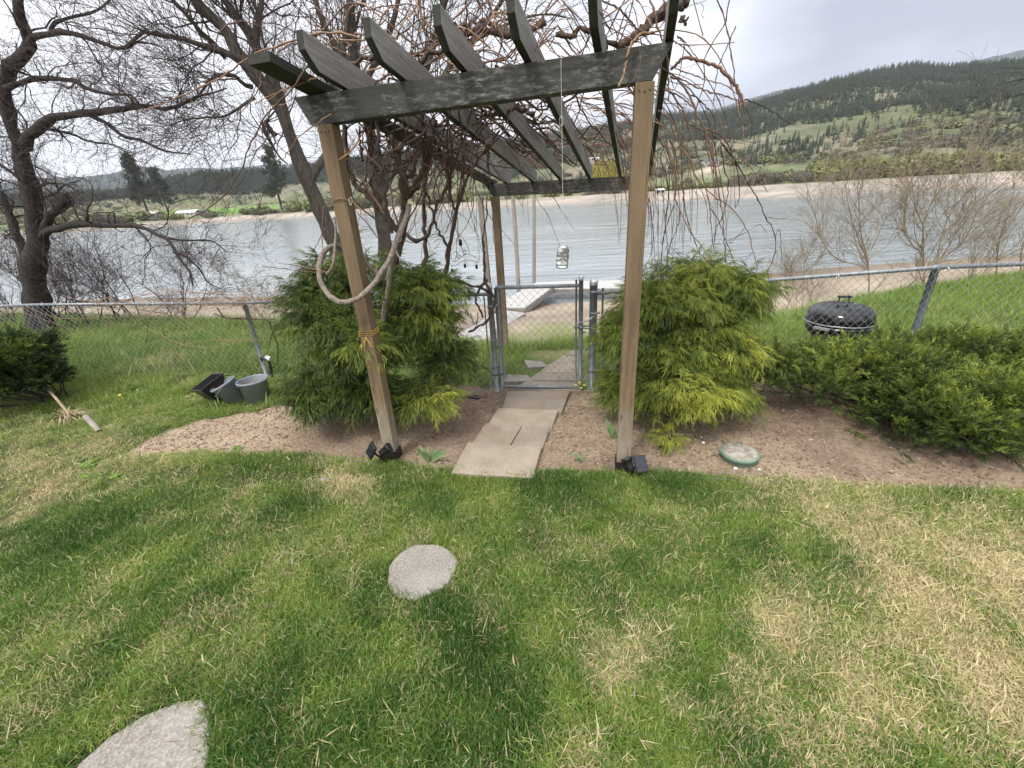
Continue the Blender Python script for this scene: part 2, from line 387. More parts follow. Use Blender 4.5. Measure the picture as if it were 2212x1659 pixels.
def blobs(x, y, L):
    r = 0
    for px, py, s, a in L:
        p = atz(px, py, 0); r = r + a * np.exp(-(((x - p[0]) ** 2 + (y - p[1]) ** 2) / (s * s)))
    return r
DRY = [(1390, 1380, .10, .8), (1330, 1440, .10, .75), (1240, 1645, .07, .9), (1465, 1530, .06, .7), (1690, 1370, .13, .6), (1970, 1275, .16, .8), (2150, 1490, .25, .9), (1880, 1480, .22, .6),
       (2100, 1350, .25, .7), (740, 1035, .20, 1.0), (60, 1062, .5, .35), (1750, 1100, .35, .45), (2000, 1130, .4, .6), (1900, 1190, .12, .7), (1100, 1215, .05, .4), (1480, 1115, .12, .4), (2190, 1230, .3, .7),
       (300, 1010, .35, .35), (520, 1060, .2, .25), (1590, 1480, .12, .5), (1700, 1600, .10, .3), (720, 1210, .05, .5), (860, 1600, .06, .2), (600, 1560, .08, .25), (1050, 1240, .05, .5), (350, 1400, .1, .25), (300, 905, .35, .45), (430, 868, .3, .4), (190, 965, .45, .4), (60, 940, .5, .35), (480, 930, .15, .5)]
LUSH = [(110, 1190, .35, .9), (560, 1010, .3, .8), (640, 1110, .2, .5), (1010, 1420, .16, 1.0), (560, 1600, .16, .6), (1130, 1530, .14, .9), (1600, 1560, .12, .7), (1440, 1050, .14, 1.0), (1820, 1230, .12, .8), (1640, 1200, .2, .5),
        (870, 1060, .2, .7), (1200, 1060, .18, .6), (330, 1320, .15, .7), (1880, 1180, .12, .6), (380, 1480, .1, .6), (800, 1480, .12, .6), (1280, 1290, .12, .4), (950, 1330, .1, .6)]
def dryness(x, y):
    n = fnoise(x, y, 2.3, 1, 4); n2 = fnoise(x, y, 7, 4, 3)
    d = .025 + blobs(x, y, DRY) * (.30 + 1.0 * n2) - .22 * blobs(x, y, LUSH) + .50 * (n - .5) + .75 * (n2 - .5) + .10 * sst(.2, 1.3, x - .4 * y + .3)
    return np.clip(d, 0, 1)
def lushness(x, y):
    return np.clip(.30 + .6 * blobs(x, y, LUSH) + .9 * (fnoise(x, y, 3.1, 9, 3) - .5) + .9 * (fnoise(x, y, 11, 19, 2) - .5) - .3 * blobs(x, y, DRY), 0, 1)

def axis(fine, segs):
    a = [fine[0]]
    while a[-1] < fine[1]: a.append(a[-1] + fine[2])
    st = fine[2]; v = a[-1]; hi = []
    while v < segs[1]: st *= 1.22; v += st; hi.append(v)
    st = fine[2]; v = a[0]; lo = []
    while v > segs[0]: st *= 1.22; v -= st; lo.append(v)
    return np.array(lo[::-1] + a + hi)
GX = axis((-5.5, 5.0, .045), (-260, 260)); GY = axis((.3, 7.0, .04), (-60, 60))
X, Y = np.meshgrid(GX, GY, indexing='ij'); Z = near_h(X, Y)
nx_, ny_ = X.shape
def in_bed(x, y): return inpoly(x + (fnoise(x, y, 6, 3) - .5) * .16, y + (fnoise(x, y, 5, 8) - .5) * .13, bed_poly)
bedm = in_bed(X, Y)
soil_b = (fnoise(X, Y, 22, 1, 3) - .5) * .022 + (fnoise(X, Y, 6, 6, 2) - .5) * .03
Z = Z + np.where(bedm, soil_b * sst(.2, .6, Y), 0)
V = np.stack([X, Y, Z], -1).reshape(-1, 3)
fyv = fence_y(np.clip(X, -14, 12)); Ev = np.interp(X, _ex, _ey)
dry = dryness(X, Y)
n1 = fnoise(X, Y, 1.3, 11, 4); n2 = fnoise(X, Y, 9, 13, 3)
def lerp(a, b, t): return np.asarray(a) * (1 - t[..., None]) + np.asarray(b) * t[..., None]
c_lawn = lerp((.038, .056, .016), (.25, .195, .095), np.clip(dry * 1.1, 0, 1)) * (.75 + .5 * n2[..., None])
c_soil = lerp((.325, .248, .172), (.225, .162, .118), np.clip(sst(.4, .62, n1) + .35 * sst(1.2, 2.6, X), 0, 1)) * (.8 + .4 * n2[..., None])
c_soil = lerp(c_soil, (.37, .285, .20), np.clip(sst(-1.3, -2.2, X) * .8, 0, 1))
c_bank = lerp((.085, .13, .030), (.19, .19, .07), sst(.45, .7, n1))
c_sand = lerp((.34, .275, .20), (.25, .20, .15), sst(.35, .7, n1)) * (.85 + .3 * n2[..., None])
gp = sst(.50, .62, fnoise(X, Y, .55, 21, 3)) * sst(15, 7, Y); c_sand = lerp(c_sand, (.17, .20, .06), gp * .75)
beyond = Y > fyv
sandm = sst(-.1, .5, (-Z - .36) + (n1 - .5) * .3) * beyond
c_b = lerp(c_bank, c_sand, sandm)
wet = sst(-2.75, -2.97, Z); c_b = lerp(c_b, (.12, .10, .075), wet * .7)
COL = np.where(bedm[..., None], c_soil, np.where(beyond[..., None], c_b, c_lawn))
cls = np.where(bedm, 1, np.where(beyond, np.where(sandm > .5, 3, 2), 0))
fi = np.arange(nx_ - 1)[:, None] * ny_ + np.arange(ny_ - 1)[None]
F = np.stack([fi, fi + ny_, fi + ny_ + 1, fi + 1], -1).reshape(-1, 4)
Fc = cls[:-1, :-1].reshape(-1)
M['lawn'] = colmat('lawn thatch', 60, .5, .95, (150, .8, .012))
M['soil'] = colmat('garden soil', 38, .35, .95, (90, .9, .015))
M['bank'] = colmat('bank turf', 25, .45, .95, (60, .8, .02))
M['sand'] = colmat('beach sand', 12, .22, .95, (30, .5, .02))
def sheet(name, V, F, COL, mat):
    used = np.unique(F); re = np.full(len(V), -1); re[used] = np.arange(len(used))
    mb = MB(); mb.add(V[used], re[F]); o = mb.build(name, mat)
    ca = o.data.color_attributes.new('col', 'FLOAT_COLOR', 'POINT')
    c = np.concatenate([COL.reshape(-1, 3)[used], np.ones((len(used), 1))], 1); ca.data.foreach_set('color', c.astype(np.float32).ravel())
    o['kind'] = 'structure'; return o
for k, nm, mt in ((0, 'lawn', 'lawn'), (1, 'garden_bed', 'soil'), (2, 'grass_bank', 'bank'), (3, 'beach', 'sand')):
    sheet(nm, V, F[Fc == k], COL, M[mt])

# ------------------------------------------------------------------ river
mt, nt, b, o = new_mat('river water'); M['water'] = mt
geo = N(nt, 'ShaderNodeNewGeometry')
w1 = noise(nt, .9, 6, .62, vec=geo.outputs['Position'], stretch=(.35, 1.3, 1), dist=.4)
w2 = noise(nt, .05, 4, .6, vec=geo.outputs['Position'], stretch=(.35, 1.6, 1), dist=.8)
w3 = noise(nt, .30, 5, .6, vec=geo.outputs['Position'], stretch=(.35, 1.2, 1), dist=1.4)
c = ramp(nt, w2, [(.35, (.31, .345, .36)), (.62, (.19, .215, .22))])
nt.links.new(c, b.inputs['Base Color']); b.inputs['IOR'].default_value = 1.33
nt.links.new(ramp(nt, w2, [(.3, .07), (.7, .20)]), b.inputs['Roughness'])
bp = bump(nt, b, w1, .32, .05)
bp2 = N(nt, 'ShaderNodeBump'); bp2.inputs['Strength'].default_value = .5; bp2.inputs['Distance'].default_value = .22
nt.links.new(w3, bp2.inputs['Height']); nt.links.new(bp2.outputs[0], bp.inputs['Normal'])
mb = MB(); mb.add([(-2600, 9, WATER), (2600, 9, WATER), (2600, 2600, WATER), (-2600, 2600, WATER)], [(0, 1, 2, 3)])
mb.build('river', M['water'])['kind'] = 'structure'

# ------------------------------------------------------------------ far bank and hills
shore = [(-400, 515), (150, 496), (330, 488), (480, 478), (700, 468), (900, 457), (1068, 448), (1300, 440), (1555, 430), (1693, 426), (1900, 415), (2212, 401), (2600, 384)]
sh = [(azel(*p)[0], np.linalg.norm(atz(p[0], p[1], WATER)[:2])) for p in shore]
sh_t, sh_d = [s[0] for s in sh], [min(s[1], 420) for s in sh]
ridge1 = [(-500, 430), (0, 432), (250, 425), (365, 391), (438, 379), (555, 373), (700, 357), (850, 337), (1000, 320), (1074, 310), (1200, 290), (1362, 268), (1443, 250), (1555, 248), (1643, 220), (1743, 192), (1868, 160), (1971, 144), (2043, 150), (2212, 137), (2700, 90)]
ridge2 = [(-500, 395), (0, 396), (86, 385), (180, 382), (236, 376), (280, 362), (299, 359), (337, 362), (363, 368), (484, 372), (555, 376), (800, 380), (2212, 300)]
ridge3 = [(-500, 420), (240, 390), (381, 365), (414, 362), (473, 364), (566, 357), (700, 352), (900, 345), (1100, 330), (1300, 292), (1443, 251), (1555, 233), (1617, 213), (1680, 196), (1742, 186), (1900, 170), (2055, 143), (2212, 107), (2700, 30)]
def interp_ridge(R):
    a = [azel(*p) for p in R]; return [q[0] for q in a], [q[1] for q in a]
R1, R2, R3 = map(interp_ridge, (ridge1, ridge2, ridge3))
def far_profile(th):
    S = np.interp(th, sh_t, sh_d)
    right = sst(-.35, .25, th)
    foot = S + 150 + 260 * (1 - right)
    DR = 1150 * right + 950 * (1 - right)
    return S, right, foot, DR
def far_h(th, d):
    S, right, foot, DR = far_profile(th)
    bw = 18 + 26 * right
    t = d - S
    flat = np.where(t < 0, WATER + .12 * t, np.where(t < bw, WATER + (3.1 + .3) * (np.clip(t, 0, None) / bw) ** .9, .4 + .034 * (t - bw)))
    zr = CH + np.interp(th, *R1) * DR
    x, y = d * np.sin(th), d * np.cos(th)
    s = np.clip((d - foot) / (DR - foot), 0, 1)
    zf = .4 + .034 * (foot - S - bw)
    lump = (fnoise(x, y, .006, 31, 4) - .5) * 60 * s * (1 - s) * 2.2 + (fnoise(x, y, .02, 35, 3) - .5) * 14 * np.minimum(s * 6, 1) * (1 - s)
    hill = zf + (zr - zf) * (s ** 1.05) + lump
    z = np.where(d > foot, hill, flat)
    return np.where(d > DR, zr - (d - DR) * .08, z)
TH = np.radians(np.concatenate([np.linspace(-85, -56, 24, endpoint=False), np.linspace(-56, 56, 520), np.linspace(56, 85, 24)[1:]]))
KK = np.concatenate([np.linspace(-.12, 0, 3, endpoint=False), np.linspace(0, 1, 26, endpoint=False), 1 + np.linspace(0, 1, 110), [2.12, 2.4]])
T2, K2 = np.meshgrid(TH, KK, indexing='ij')
S, right, foot, DR = far_profile(T2)
D = np.where(K2 <= 1, S + (foot - S) * np.sign(K2) * np.abs(K2) ** 1.6, foot + (DR - foot) * np.clip(K2 - 1, 0, None) ** 1.15)
D = np.where(K2 < 0, S + K2 * 80, D)
FX, FY = D * np.sin(T2), D * np.cos(T2); FZ = far_h(T2, D)
bw = 18 + 26 * right; tt = D - S
na = fnoise(FX, FY, .011, 41, 4); nb = fnoise(FX, FY, .05, 45, 3)
fc = lerp((.34, .295, .245), (.27, .235, .195), sst(.35, .65, nb))
fc = lerp(fc, (.20, .17, .13), sst(-1, 2, tt) * sst(6, 2, tt) * .5)
fieldc = lerp((.12, .155, .055), (.19, .175, .10), sst(.42, .60, na))
fc = lerp(fc, fieldc, sst(0, 5, tt - bw + 10 * (nb - .5)))
hillc = lerp((.100, .108, .060), (.175, .155, .105), sst(.42, .62, nb)); hillc = lerp(hillc, (.085, .105, .042), sst(.45, .6, na) * .7)
fc = lerp(fc, hillc, sst(-20, 60, D - foot))
# the bright sown field on the left and the road cut on the right
fieldL = sst(.03, .0, np.abs(T2 - azel(520, 430)[0]) - .13) * sst(40, 90, tt) * sst(330, 290, tt); fc = lerp(fc, (.12, .24, .035), fieldL * .8)
scar = azel(1535, 305); fc = lerp(fc, (.42, .35, .26), np.exp(-((T2 - scar[0]) / .025) ** 2) * sst(.0, .1, K2 - 1.02) * sst(.18, .12, K2 - 1))
NF = len(KK); fi = np.arange(len(TH) - 1)[:, None] * NF + np.arange(NF - 1)[None]
FF = np.stack([fi, fi + NF, fi + NF + 1, fi + 1], -1).reshape(-1, 4)[:, ::-1]
VF = np.stack([FX, FY, FZ], -1).reshape(-1, 3)
M['farland'] = colmat('far land', .12, .35, .95, (.4, .3, .3), det=8)
kf = np.broadcast_to((K2[:-1, :-1]), (len(TH) - 1, NF - 1)).reshape(-1)
sheet('far_bank', VF, FF[kf < 1.0], fc, M['farland']); sheet('hills', VF, FF[kf >= 1.0], fc, M['farland'])
M['farhill'] = simple('distant forested hill', (.024, .036, .034), (.050, .066, .052), .02, .95, lo=.45, hi=.62, detail=8)
for nm, RR, D2 in (('distant_hills', R2, 2400), ('distant_mountains', R3, 4200)):
    th = np.radians(np.linspace(-80, 80, 500)); el = np.interp(th, *RR); zt = CH + el * D2 + (fnoise(th * 300, th * 0, 1, 3, 3) - .5) * D2 * .0022
    rows = []
    for k, dd in ((0, .72), (.35, .80), (.65, .88), (.88, .95), (1, 1.0), (.9, 1.1)):
        rows.append(np.stack([np.sin(th) * D2 * dd, np.cos(th) * D2 * dd, zt * k + (fnoise(th * 40, th * 0 + dd * 9, 1, 3, 3) - .5) * zt * .25 * (k < 1)], -1))
    Vh = np.stack(rows, 1).reshape(-1, 3); n = len(rows); fi = np.arange(len(th) - 1)[:, None] * n + np.arange(n - 1)[None]
    mb = MB(); mb.add(Vh, np.stack([fi, fi + 1, fi + n + 1, fi + n], -1).reshape(-1, 4)); mb.build(nm, M['farhill'])['kind'] = 'structure'

# ------------------------------------------------------------------ geometry-nodes scatter for uncountable stuff
def proto_coll(name, objs):
    c = bpy.data.collections.new(name)
    for o in objs:
        for cc in list(o.users_collection): cc.objects.unlink(o)
        c.objects.link(o)
    return c
def scatter(name, pts, rot, scl, idx, coll, attrs, mat=None, label=None, cat=None):
    me = bpy.data.meshes.new(name); me.vertices.add(len(pts)); me.vertices.foreach_set('co', np.asarray(pts, float).ravel())
    a = me.attributes.new('rot', 'FLOAT_VECTOR', 'POINT'); a.data.foreach_set('vector', np.asarray(rot, np.float32).ravel())
    scl = np.asarray(scl, np.float32); scl = np.repeat(scl[:, None], 3, 1) if scl.ndim == 1 else scl
    a = me.attributes.new('scl', 'FLOAT_VECTOR', 'POINT'); a.data.foreach_set('vector', scl.ravel())
    a = me.attributes.new('idx', 'INT', 'POINT'); a.data.foreach_set('value', np.asarray(idx, np.int32))
    for k, v in attrs.items():
        a = me.attributes.new(k, 'FLOAT', 'POINT'); a.data.foreach_set('value', np.asarray(v, np.float32))
    o = bpy.data.objects.new(name, me); scene.collection.objects.link(o); o['kind'] = 'stuff'
    if mat: me.materials.append(mat)
    ng = bpy.data.node_groups.new(name + '_nodes', 'GeometryNodeTree')
    ng.interface.new_socket('Geometry', in_out='INPUT', socket_type='NodeSocketGeometry'); ng.interface.new_socket('Geometry', in_out='OUTPUT', socket_type='NodeSocketGeometry')
    gi = ng.nodes.new('NodeGroupInput'); go = ng.nodes.new('NodeGroupOutput'); ip = ng.nodes.new('GeometryNodeInstanceOnPoints')
    ci = ng.nodes.new('GeometryNodeCollectionInfo'); ci.inputs['Collection'].default_value = coll; ci.inputs['Separate Children'].default_value = True; ci.inputs['Reset Children'].default_value = True
    def na(nm, ty):
        n = ng.nodes.new('GeometryNodeInputNamedAttribute'); n.data_type = ty; n.inputs['Name'].default_value = nm
        return [s for s in n.outputs if s.enabled and s.name == 'Attribute'][0]
    ng.links.new(gi.outputs[0], ip.inputs['Points']); ng.links.new(ci.outputs[0], ip.inputs['Instance']); ip.inputs['Pick Instance'].default_value = True
    ng.links.new(na('idx', 'INT'), ip.inputs['Instance Index'])
    e2r = ng.nodes.new('FunctionNodeEulerToRotation'); ng.links.new(na('rot', 'FLOAT_VECTOR'), e2r.inputs[0]); ng.links.new(e2r.outputs[0], ip.inputs['Rotation'])
    ng.links.new(na('scl', 'FLOAT_VECTOR'), ip.inputs['Scale']); ng.links.new(ip.outputs[0], go.inputs[0])
    md = o.modifiers.new('scatter', 'NODES'); md.node_group = ng
    return tag(o, label, cat)

def blade_tuft(name, rs, nb, rad, h0, h1, w, lean, mat, seg=3, curve=.6):
    base = np.stack([rs.normal(size=nb) * rad * .5, rs.normal(size=nb) * rad * .5, np.zeros(nb)], -1)
    az = rs.uniform(0, 2 * np.pi, nb); H = rs.uniform(h0, h1, nb); ln = np.abs(rs.normal(size=nb)) * lean + .08
    d = np.stack([np.cos(az), np.sin(az), np.zeros(nb)], -1); sd = np.stack([-np.sin(az + rs.normal(size=nb) * .6), np.cos(az), np.zeros(nb)], -1)
    mb = MB(); vs = []; 
    for k in range(seg + 1):
        t = k / seg
        p = base + d * (H * ln * (t ** (1 + curve)))[:, None] * 1.1 + np.array([0, 0, 1.0]) * (H * t * np.cos(ln * t * .9).clip(.1))[:, None]
        ww = w * (1 - t ** 1.6) * .5 + .0002
        vs.append(p - sd * ww); vs.append(p + sd * ww)
    Vv = np.stack(vs, 1); kk = np.arange(seg) * 2
    f = np.stack([kk, kk + 1, kk + 3, kk + 2], -1)
    Fv = (np.arange(nb)[:, None, None] * (2 * seg + 2) + f[None]).reshape(-1, 4)
    mb.add(Vv.reshape(-1, 3), Fv, np.repeat(rs.rand(nb), 2 * seg + 2)); return mb.build(name, mat, smooth=True, attr='rnd')
def grass_mat(name, dark, mid, light, straw, trans=.3):
    mt, nt, b, o = new_mat(name)
    r = attr(nt, 'rnd'); dry = attr(nt, 'dry', 'INSTANCER'); tone = attr(nt, 'tone', 'INSTANCER')
    s = N(nt, 'ShaderNodeMath', operation='MULTIPLY_ADD'); s.inputs[1].default_value = .5; nt.links.new(r, s.inputs[0])
    t5 = N(nt, 'ShaderNodeMath', operation='MULTIPLY'); t5.inputs[1].default_value = .75; nt.links.new(tone, t5.inputs[0]); nt.links.new(t5.outputs[0], s.inputs[2])
    g = ramp(nt, s.outputs[0], [(.1, light), (.5, mid), (.95, dark)])
    fr = N(nt, 'ShaderNodeMath', operation='FRACT'); m7 = N(nt, 'ShaderNodeMath', operation='MULTIPLY'); m7.inputs[1].default_value = 7.31; nt.links.new(r, m7.inputs[0]); nt.links.new(m7.outputs[0], fr.inputs[0])
    lt = N(nt, 'ShaderNodeMath', operation='LESS_THAN'); nt.links.new(fr.outputs[0], lt.inputs[0]); nt.links.new(dry, lt.inputs[1])
    sc = ramp(nt, r, [(0, straw), (.6, tuple(x * 1.25 for x in straw)), (1, tuple(x * .6 for x in straw))])
    c = mixc(nt, lt.outputs[0], g, sc)
    nt.links.new(c, b.inputs['Base Color']); b.inputs['Roughness'].default_value = .5; b.inputs['Specular IOR Level'].default_value = .35
    t = N(nt, 'ShaderNodeBsdfTranslucent'); nt.links.new(c, t.inputs[0])
    x = N(nt, 'ShaderNodeMixShader'); x.inputs[0].default_value = trans
    nt.links.new(b.outputs[0], x.inputs[1]); nt.links.new(t.outputs[0], x.inputs[2]); nt.links.new(x.outputs[0], o.inputs[0]); return mt
M['grass'] = grass_mat('lawn blades', (.050, .120, .022), (.148, .245, .040), (.310, .370, .080), (.54, .46, .25))
M['grass2'] = grass_mat('bank grass blades', (.095, .180, .024), (.205, .305, .036), (.33, .40, .075), (.46, .41, .20))

rs = np.random.RandomState(3)
tufts = [blade_tuft('lawn_tuft', rs, 34, .055, .014, .042, .0036, .9, M['grass']) for _ in range(6)]
tc_ = proto_coll('lawn tufts', tufts)
STONES = [(912, 1233), (300, 1659)]
round_c = G(912, 1233); st2_c = atz(320, 1655, 0)
def visible_mask(p, pad=120):
    v = p - CAM; z = v @ FW; x = FRW / 2 + FPX * (v @ RT) / z; y = FRH / 2 - FPX * (v @ UP) / z
    return (z > .1) & (x > -pad) & (x < FRW + pad) & (y > -pad) & (y < FRH + pad)
def pts_lawn(n, x0, x1, y0, y1, dens=None):
    x = rs.uniform(x0, x1, n); y = rs.uniform(y0, y1, n); return x, y
x, y = pts_lawn(38000, -6.6, 6.2, .1, 4.6)
d0 = np.hypot(x, y)
keep = (~in_bed(x, y)) & (y < fence_y(x)) & (rs.rand(len(x)) < np.clip(2.6 / (d0 + .6), .28, 1)) & visible_mask(np.stack([x, y, x * 0], -1), 1300)
x, y = x[keep], y[keep]
# second pass: extra density close to the camera
x2, y2 = pts_lawn(24000, -3.0, 3.0, .4, 2.5); k2 = (~in_bed(x2, y2)) & visible_mask(np.stack([x2, y2, x2 * 0], -1), 800); x = np.concatenate([x, x2[k2]]); y = np.concatenate([y, y2[k2]])
# third pass: a fringe along the edge of the bed
e = bed_poly[:13]; tt_ = rs.uniform(0, 11.99, 3500); i_ = tt_.astype(int); f_ = (tt_ - i_)[:, None]; pe = e[i_] * (1 - f_) + e[i_ + 1] * f_ + rs.normal(size=(3500, 2)) * np.array([.02, .035]) - np.array([0, .035])
x = np.concatenate([x, pe[:, 0]]); y = np.concatenate([y, pe[:, 1]])
_s2 = np.array([atz(*q, 0)[:2] for q in ((150, 1650), (235, 1585), (310, 1538), (385, 1508), (446, 1498), (466, 1545), (460, 1640), (420, 1850), (200, 1880), (80, 1740))])
ks = (np.hypot(x - round_c[0], y - round_c[1]) > .190 + .02 * rs.rand(len(x))) & ~inpoly(x, y, _s2)
x, y = x[ks], y[ks]
dr = dryness(x, y); lu = lushness(x, y)
scl = (.62 + .85 * lu + .25 * rs.rand(len(x))) * (1 - .25 * dr); bare = dr > .88
kb = ~(bare & (rs.rand(len(x)) < .45)); x, y, dr, lu, scl = x[kb], y[kb], dr[kb], lu[kb], scl[kb]
n = len(x); rot = np.stack([rs.normal(size=n) * .22, rs.normal(size=n) * .22, rs.uniform(0, 6.28, n)], -1)
scatter('lawn_grass', np.stack([x, y, near_h(x, y) - .003], -1), rot, np.stack([.8 + .35 * rs.rand(n), .8 + .35 * rs.rand(n), scl], -1), rs.randint(0, 6, n), tc_,
        {'dry': np.clip(dr * .95 + .05 + rs.normal(size=n) * .05, 0, 1), 'tone': lu}, label='short patchy lawn grass, green with straw coloured bald spots', cat='grass')
# longer rough grass on the bank beyond the fence and the weedy corner on the left
rough = [blade_tuft('rough_tuft', rs, 42, .10, .05, .17, .0050, .55, M['grass2'], seg=4, curve=.9) for _ in range(5)]
rc = proto_coll('rough tufts', rough)
x = rs.uniform(-13, 11, 26000); y = rs.uniform(3.2, 11.5, 26000); E_ = np.interp(x, _ex, _ey); fy_ = fence_y(x)
zz = near_h(x, y)
midz = np.exp(-((x - .45) / .95) ** 2)
onp = (np.abs(x - (.35 + .22 * (y - 4.2))) < .42) & (y < 5.8) & (y > 4.0)
keep = (y > fy_ + .02) & (y < E_ + 1.3) & (rs.rand(len(x)) < .25 + .75 * fnoise(x, y, 1.2, 51)) & ~((midz > .45) & (zz < -.42)) & ~onp & visible_mask(np.stack([x, y, zz], -1), 900)
bx, by = x[keep], y[keep]
wx = rs.uniform(-6.4, -1.0, 9000); wy = rs.uniform(2.6, 5.2, 9000)
wk = (wy < fence_y(wx) + .1) & (wy > 3.05 - .13 * (wx + 2)) & (~inpoly(wx, wy, bed_poly)) & (fnoise(wx, wy, 1.7, 55) > .42)
wx, wy = wx[wk], wy[wk]
sb = np.concatenate([.75 + .7 * rs.rand(len(bx)), (.18 + .30 * rs.rand(len(wx))) * (.5 + .9 * sst(3.2, 4.6, wy))])
tb = np.concatenate([.25 + .5 * fnoise(bx, by, .9, 61), .3 + .5 * fnoise(wx, wy, 2, 62)])
db = np.concatenate([.06 + .35 * sst(.55, .75, fnoise(bx, by, 1.1, 66)), .16 + .4 * sst(.5, .7, fnoise(wx, wy, 1.5, 67))])
x = np.concatenate([bx, wx]); y = np.concatenate([by, wy]); n = len(x)
scatter('bank_grass', np.stack([x, y, near_h(x, y) - .01], -1), np.stack([rs.normal(size=n) * .15, rs.normal(size=n) * .15, rs.uniform(0, 6.28, n)], -1), np.stack([sb * .9 + .25, sb * .9 + .25, sb], -1), rs.randint(0, 5, n), rc,
        {'dry': db, 'tone': tb}, label='long bright green grass on the bank behind the wire fence', cat='grass')
# low broad-leaved weeds
def leaf_rosette(name, rs, n, L, w, mat, up=.5):
    mb = MB()
    for i in range(n):
        a = rs.uniform(0, 6.28); l = L * rs.uniform(.6, 1.1); d = np.array([math.cos(a), math.sin(a), 0]); s = np.array([-d[1], d[0], 0]); ww = w * rs.uniform(.7, 1.2)
        vs = []
        for t, k in ((0, .15), (.3, .8), (.65, 1), (1, .05)):
            c = d * l * t + np.array([0, 0, up * l * (t - .75 * t * t)]); vs += [c - s * ww * k, c + s * ww * k]
        mb.add(vs, [(0, 1, 3, 2), (2, 3, 5, 4), (4, 5, 7, 6)], rs.rand())
    return mb.build(name, mat, attr='rnd')
ros = [leaf_rosette('weed_rosette', rs, 22, .05, .011, M['grass2'], .9) for _ in range(3)]
wc = proto_coll('weed rosettes', ros)
wx = rs.uniform(-5.5, -1.2, 2600); wy = rs.uniform(2.7, 4.9, 2600)
wk = (wy < fence_y(wx)) & (~inpoly(wx, wy - .12, bed_poly)) & (fnoise(wx, wy, 2.4, 71) > .56) & (rs.rand(len(wx)) < .6)
wx, wy = wx[wk], wy[wk]; n = len(wx)
scatter('weeds', np.stack([wx, wy, near_h(wx, wy)], -1), np.stack([wx * 0, wx * 0, rs.uniform(0, 6.28, n)], -1), .35 + .6 * rs.rand(n), rs.randint(0, 3, n), wc,
        {'dry': wx * 0 + .05, 'tone': .55 + .45 * rs.rand(n)}, label='low leafy weeds creeping over the left corner of the bed', cat='weeds')
# bark chips and clods on the soil
chips = []
for k in range(6):
    mb = MB(); a, bb, cc_ = rs.uniform(.006, .016), rs.uniform(.003, .007), rs.uniform(.0015, .004)
    v = np.array([(-a, -bb, -cc_), (a, -bb * .7, -cc_), (a * .8, bb, -cc_), (-a * .9, bb * .8, -cc_), (-a * .8, -bb, cc_), (a * .9, -bb * .8, cc_), (a * .7, bb * .9, cc_), (-a, bb * .7, cc_)]) + rs.normal(size=(8, 3)) * .0012
    mb.add(v, BOXF, 0); chips.append(mb.build('chip', M['soil'], smooth=False, attr='rnd'))
mt, nt, b, o = new_mat('bark chip'); tn = attr(nt, 'tone', 'INSTANCER')
nt.links.new(ramp(nt, tn, [(0, (.07, .045, .03)), (.5, (.20, .13, .08)), (.85, (.36, .26, .16)), (1, (.45, .39, .28))]), b.inputs['Base Color']); b.inputs['Roughness'].default_value = .9
for c_ in chips: c_.data.materials.clear(); c_.data.materials.append(mt)
cc2 = proto_coll('chips', chips)
x = rs.uniform(-4.2, 5.5, 60000); y = rs.uniform(1.6, 4.6, 60000); k = inpoly(x, y + rs.normal(size=len(x)) * .05, bed_poly) & (fnoise(x, y, 2.5, 81) + .12 * rs.rand(len(x)) > .42) & visible_mask(np.stack([x, y, x * 0], -1)); x, y = x[k], y[k]; n = len(x)
scatter('bark_chips', np.stack([x, y, near_h(x, y) + (fnoise(x, y, 22, 1, 3) - .5) * .022 + (fnoise(x, y, 6, 6, 2) - .5) * .03 + .002], -1), np.stack([rs.normal(size=n) * .3, rs.normal(size=n) * .3, rs.uniform(0, 6.28, n)], -1), .35 + .75 * rs.rand(n) ** 2, rs.randint(0, 6, n), cc2,
        {'tone': rs.beta(2.4, 1.7, n)}, label='small bark chips and clods strewn over the bare soil', cat='mulch')
# straw clippings lying on the lawn
straws = []
for k in range(5):
    mb = MB(); P = smoothline(np.cumsum(np.vstack([[0, 0, 0], rs.normal(size=(3, 3)) * np.array([.012, .008, .002]) + np.array([.013, 0, 0])]), 0), 7); P[:, 2] = np.abs(P[:, 2])
    tubes(mb, P, .0011, 3); straws.append(mb.build('straw', mt, attr='rnd'))
sc_ = proto_coll('straws', straws)
x = rs.uniform(-3.6, 3.6, 6000); y = rs.uniform(.5, 3.3, 6000); k = (~inpoly(x, y - .05, bed_poly)) & (fnoise(x, y, 1.8, 85) > .42); x, y = x[k], y[k]; n = len(x)
lz = .018 + .014 * rs.rand(n); lz[np.hypot(x - round_c[0], y - round_c[1]) < .15] = .020
scatter('dry_clippings', np.stack([x, y, near_h(x, y) + lz], -1), np.stack([rs.normal(size=n) * .25, rs.normal(size=n) * .25, rs.uniform(0, 6.28, n)], -1), .4 + 1.0 * rs.rand(n) ** 2, rs.randint(0, 5, n), sc_,
        {'tone': .72 + .26 * rs.rand(n)}, label='pale dry clippings scattered over the lawn', cat='clippings')

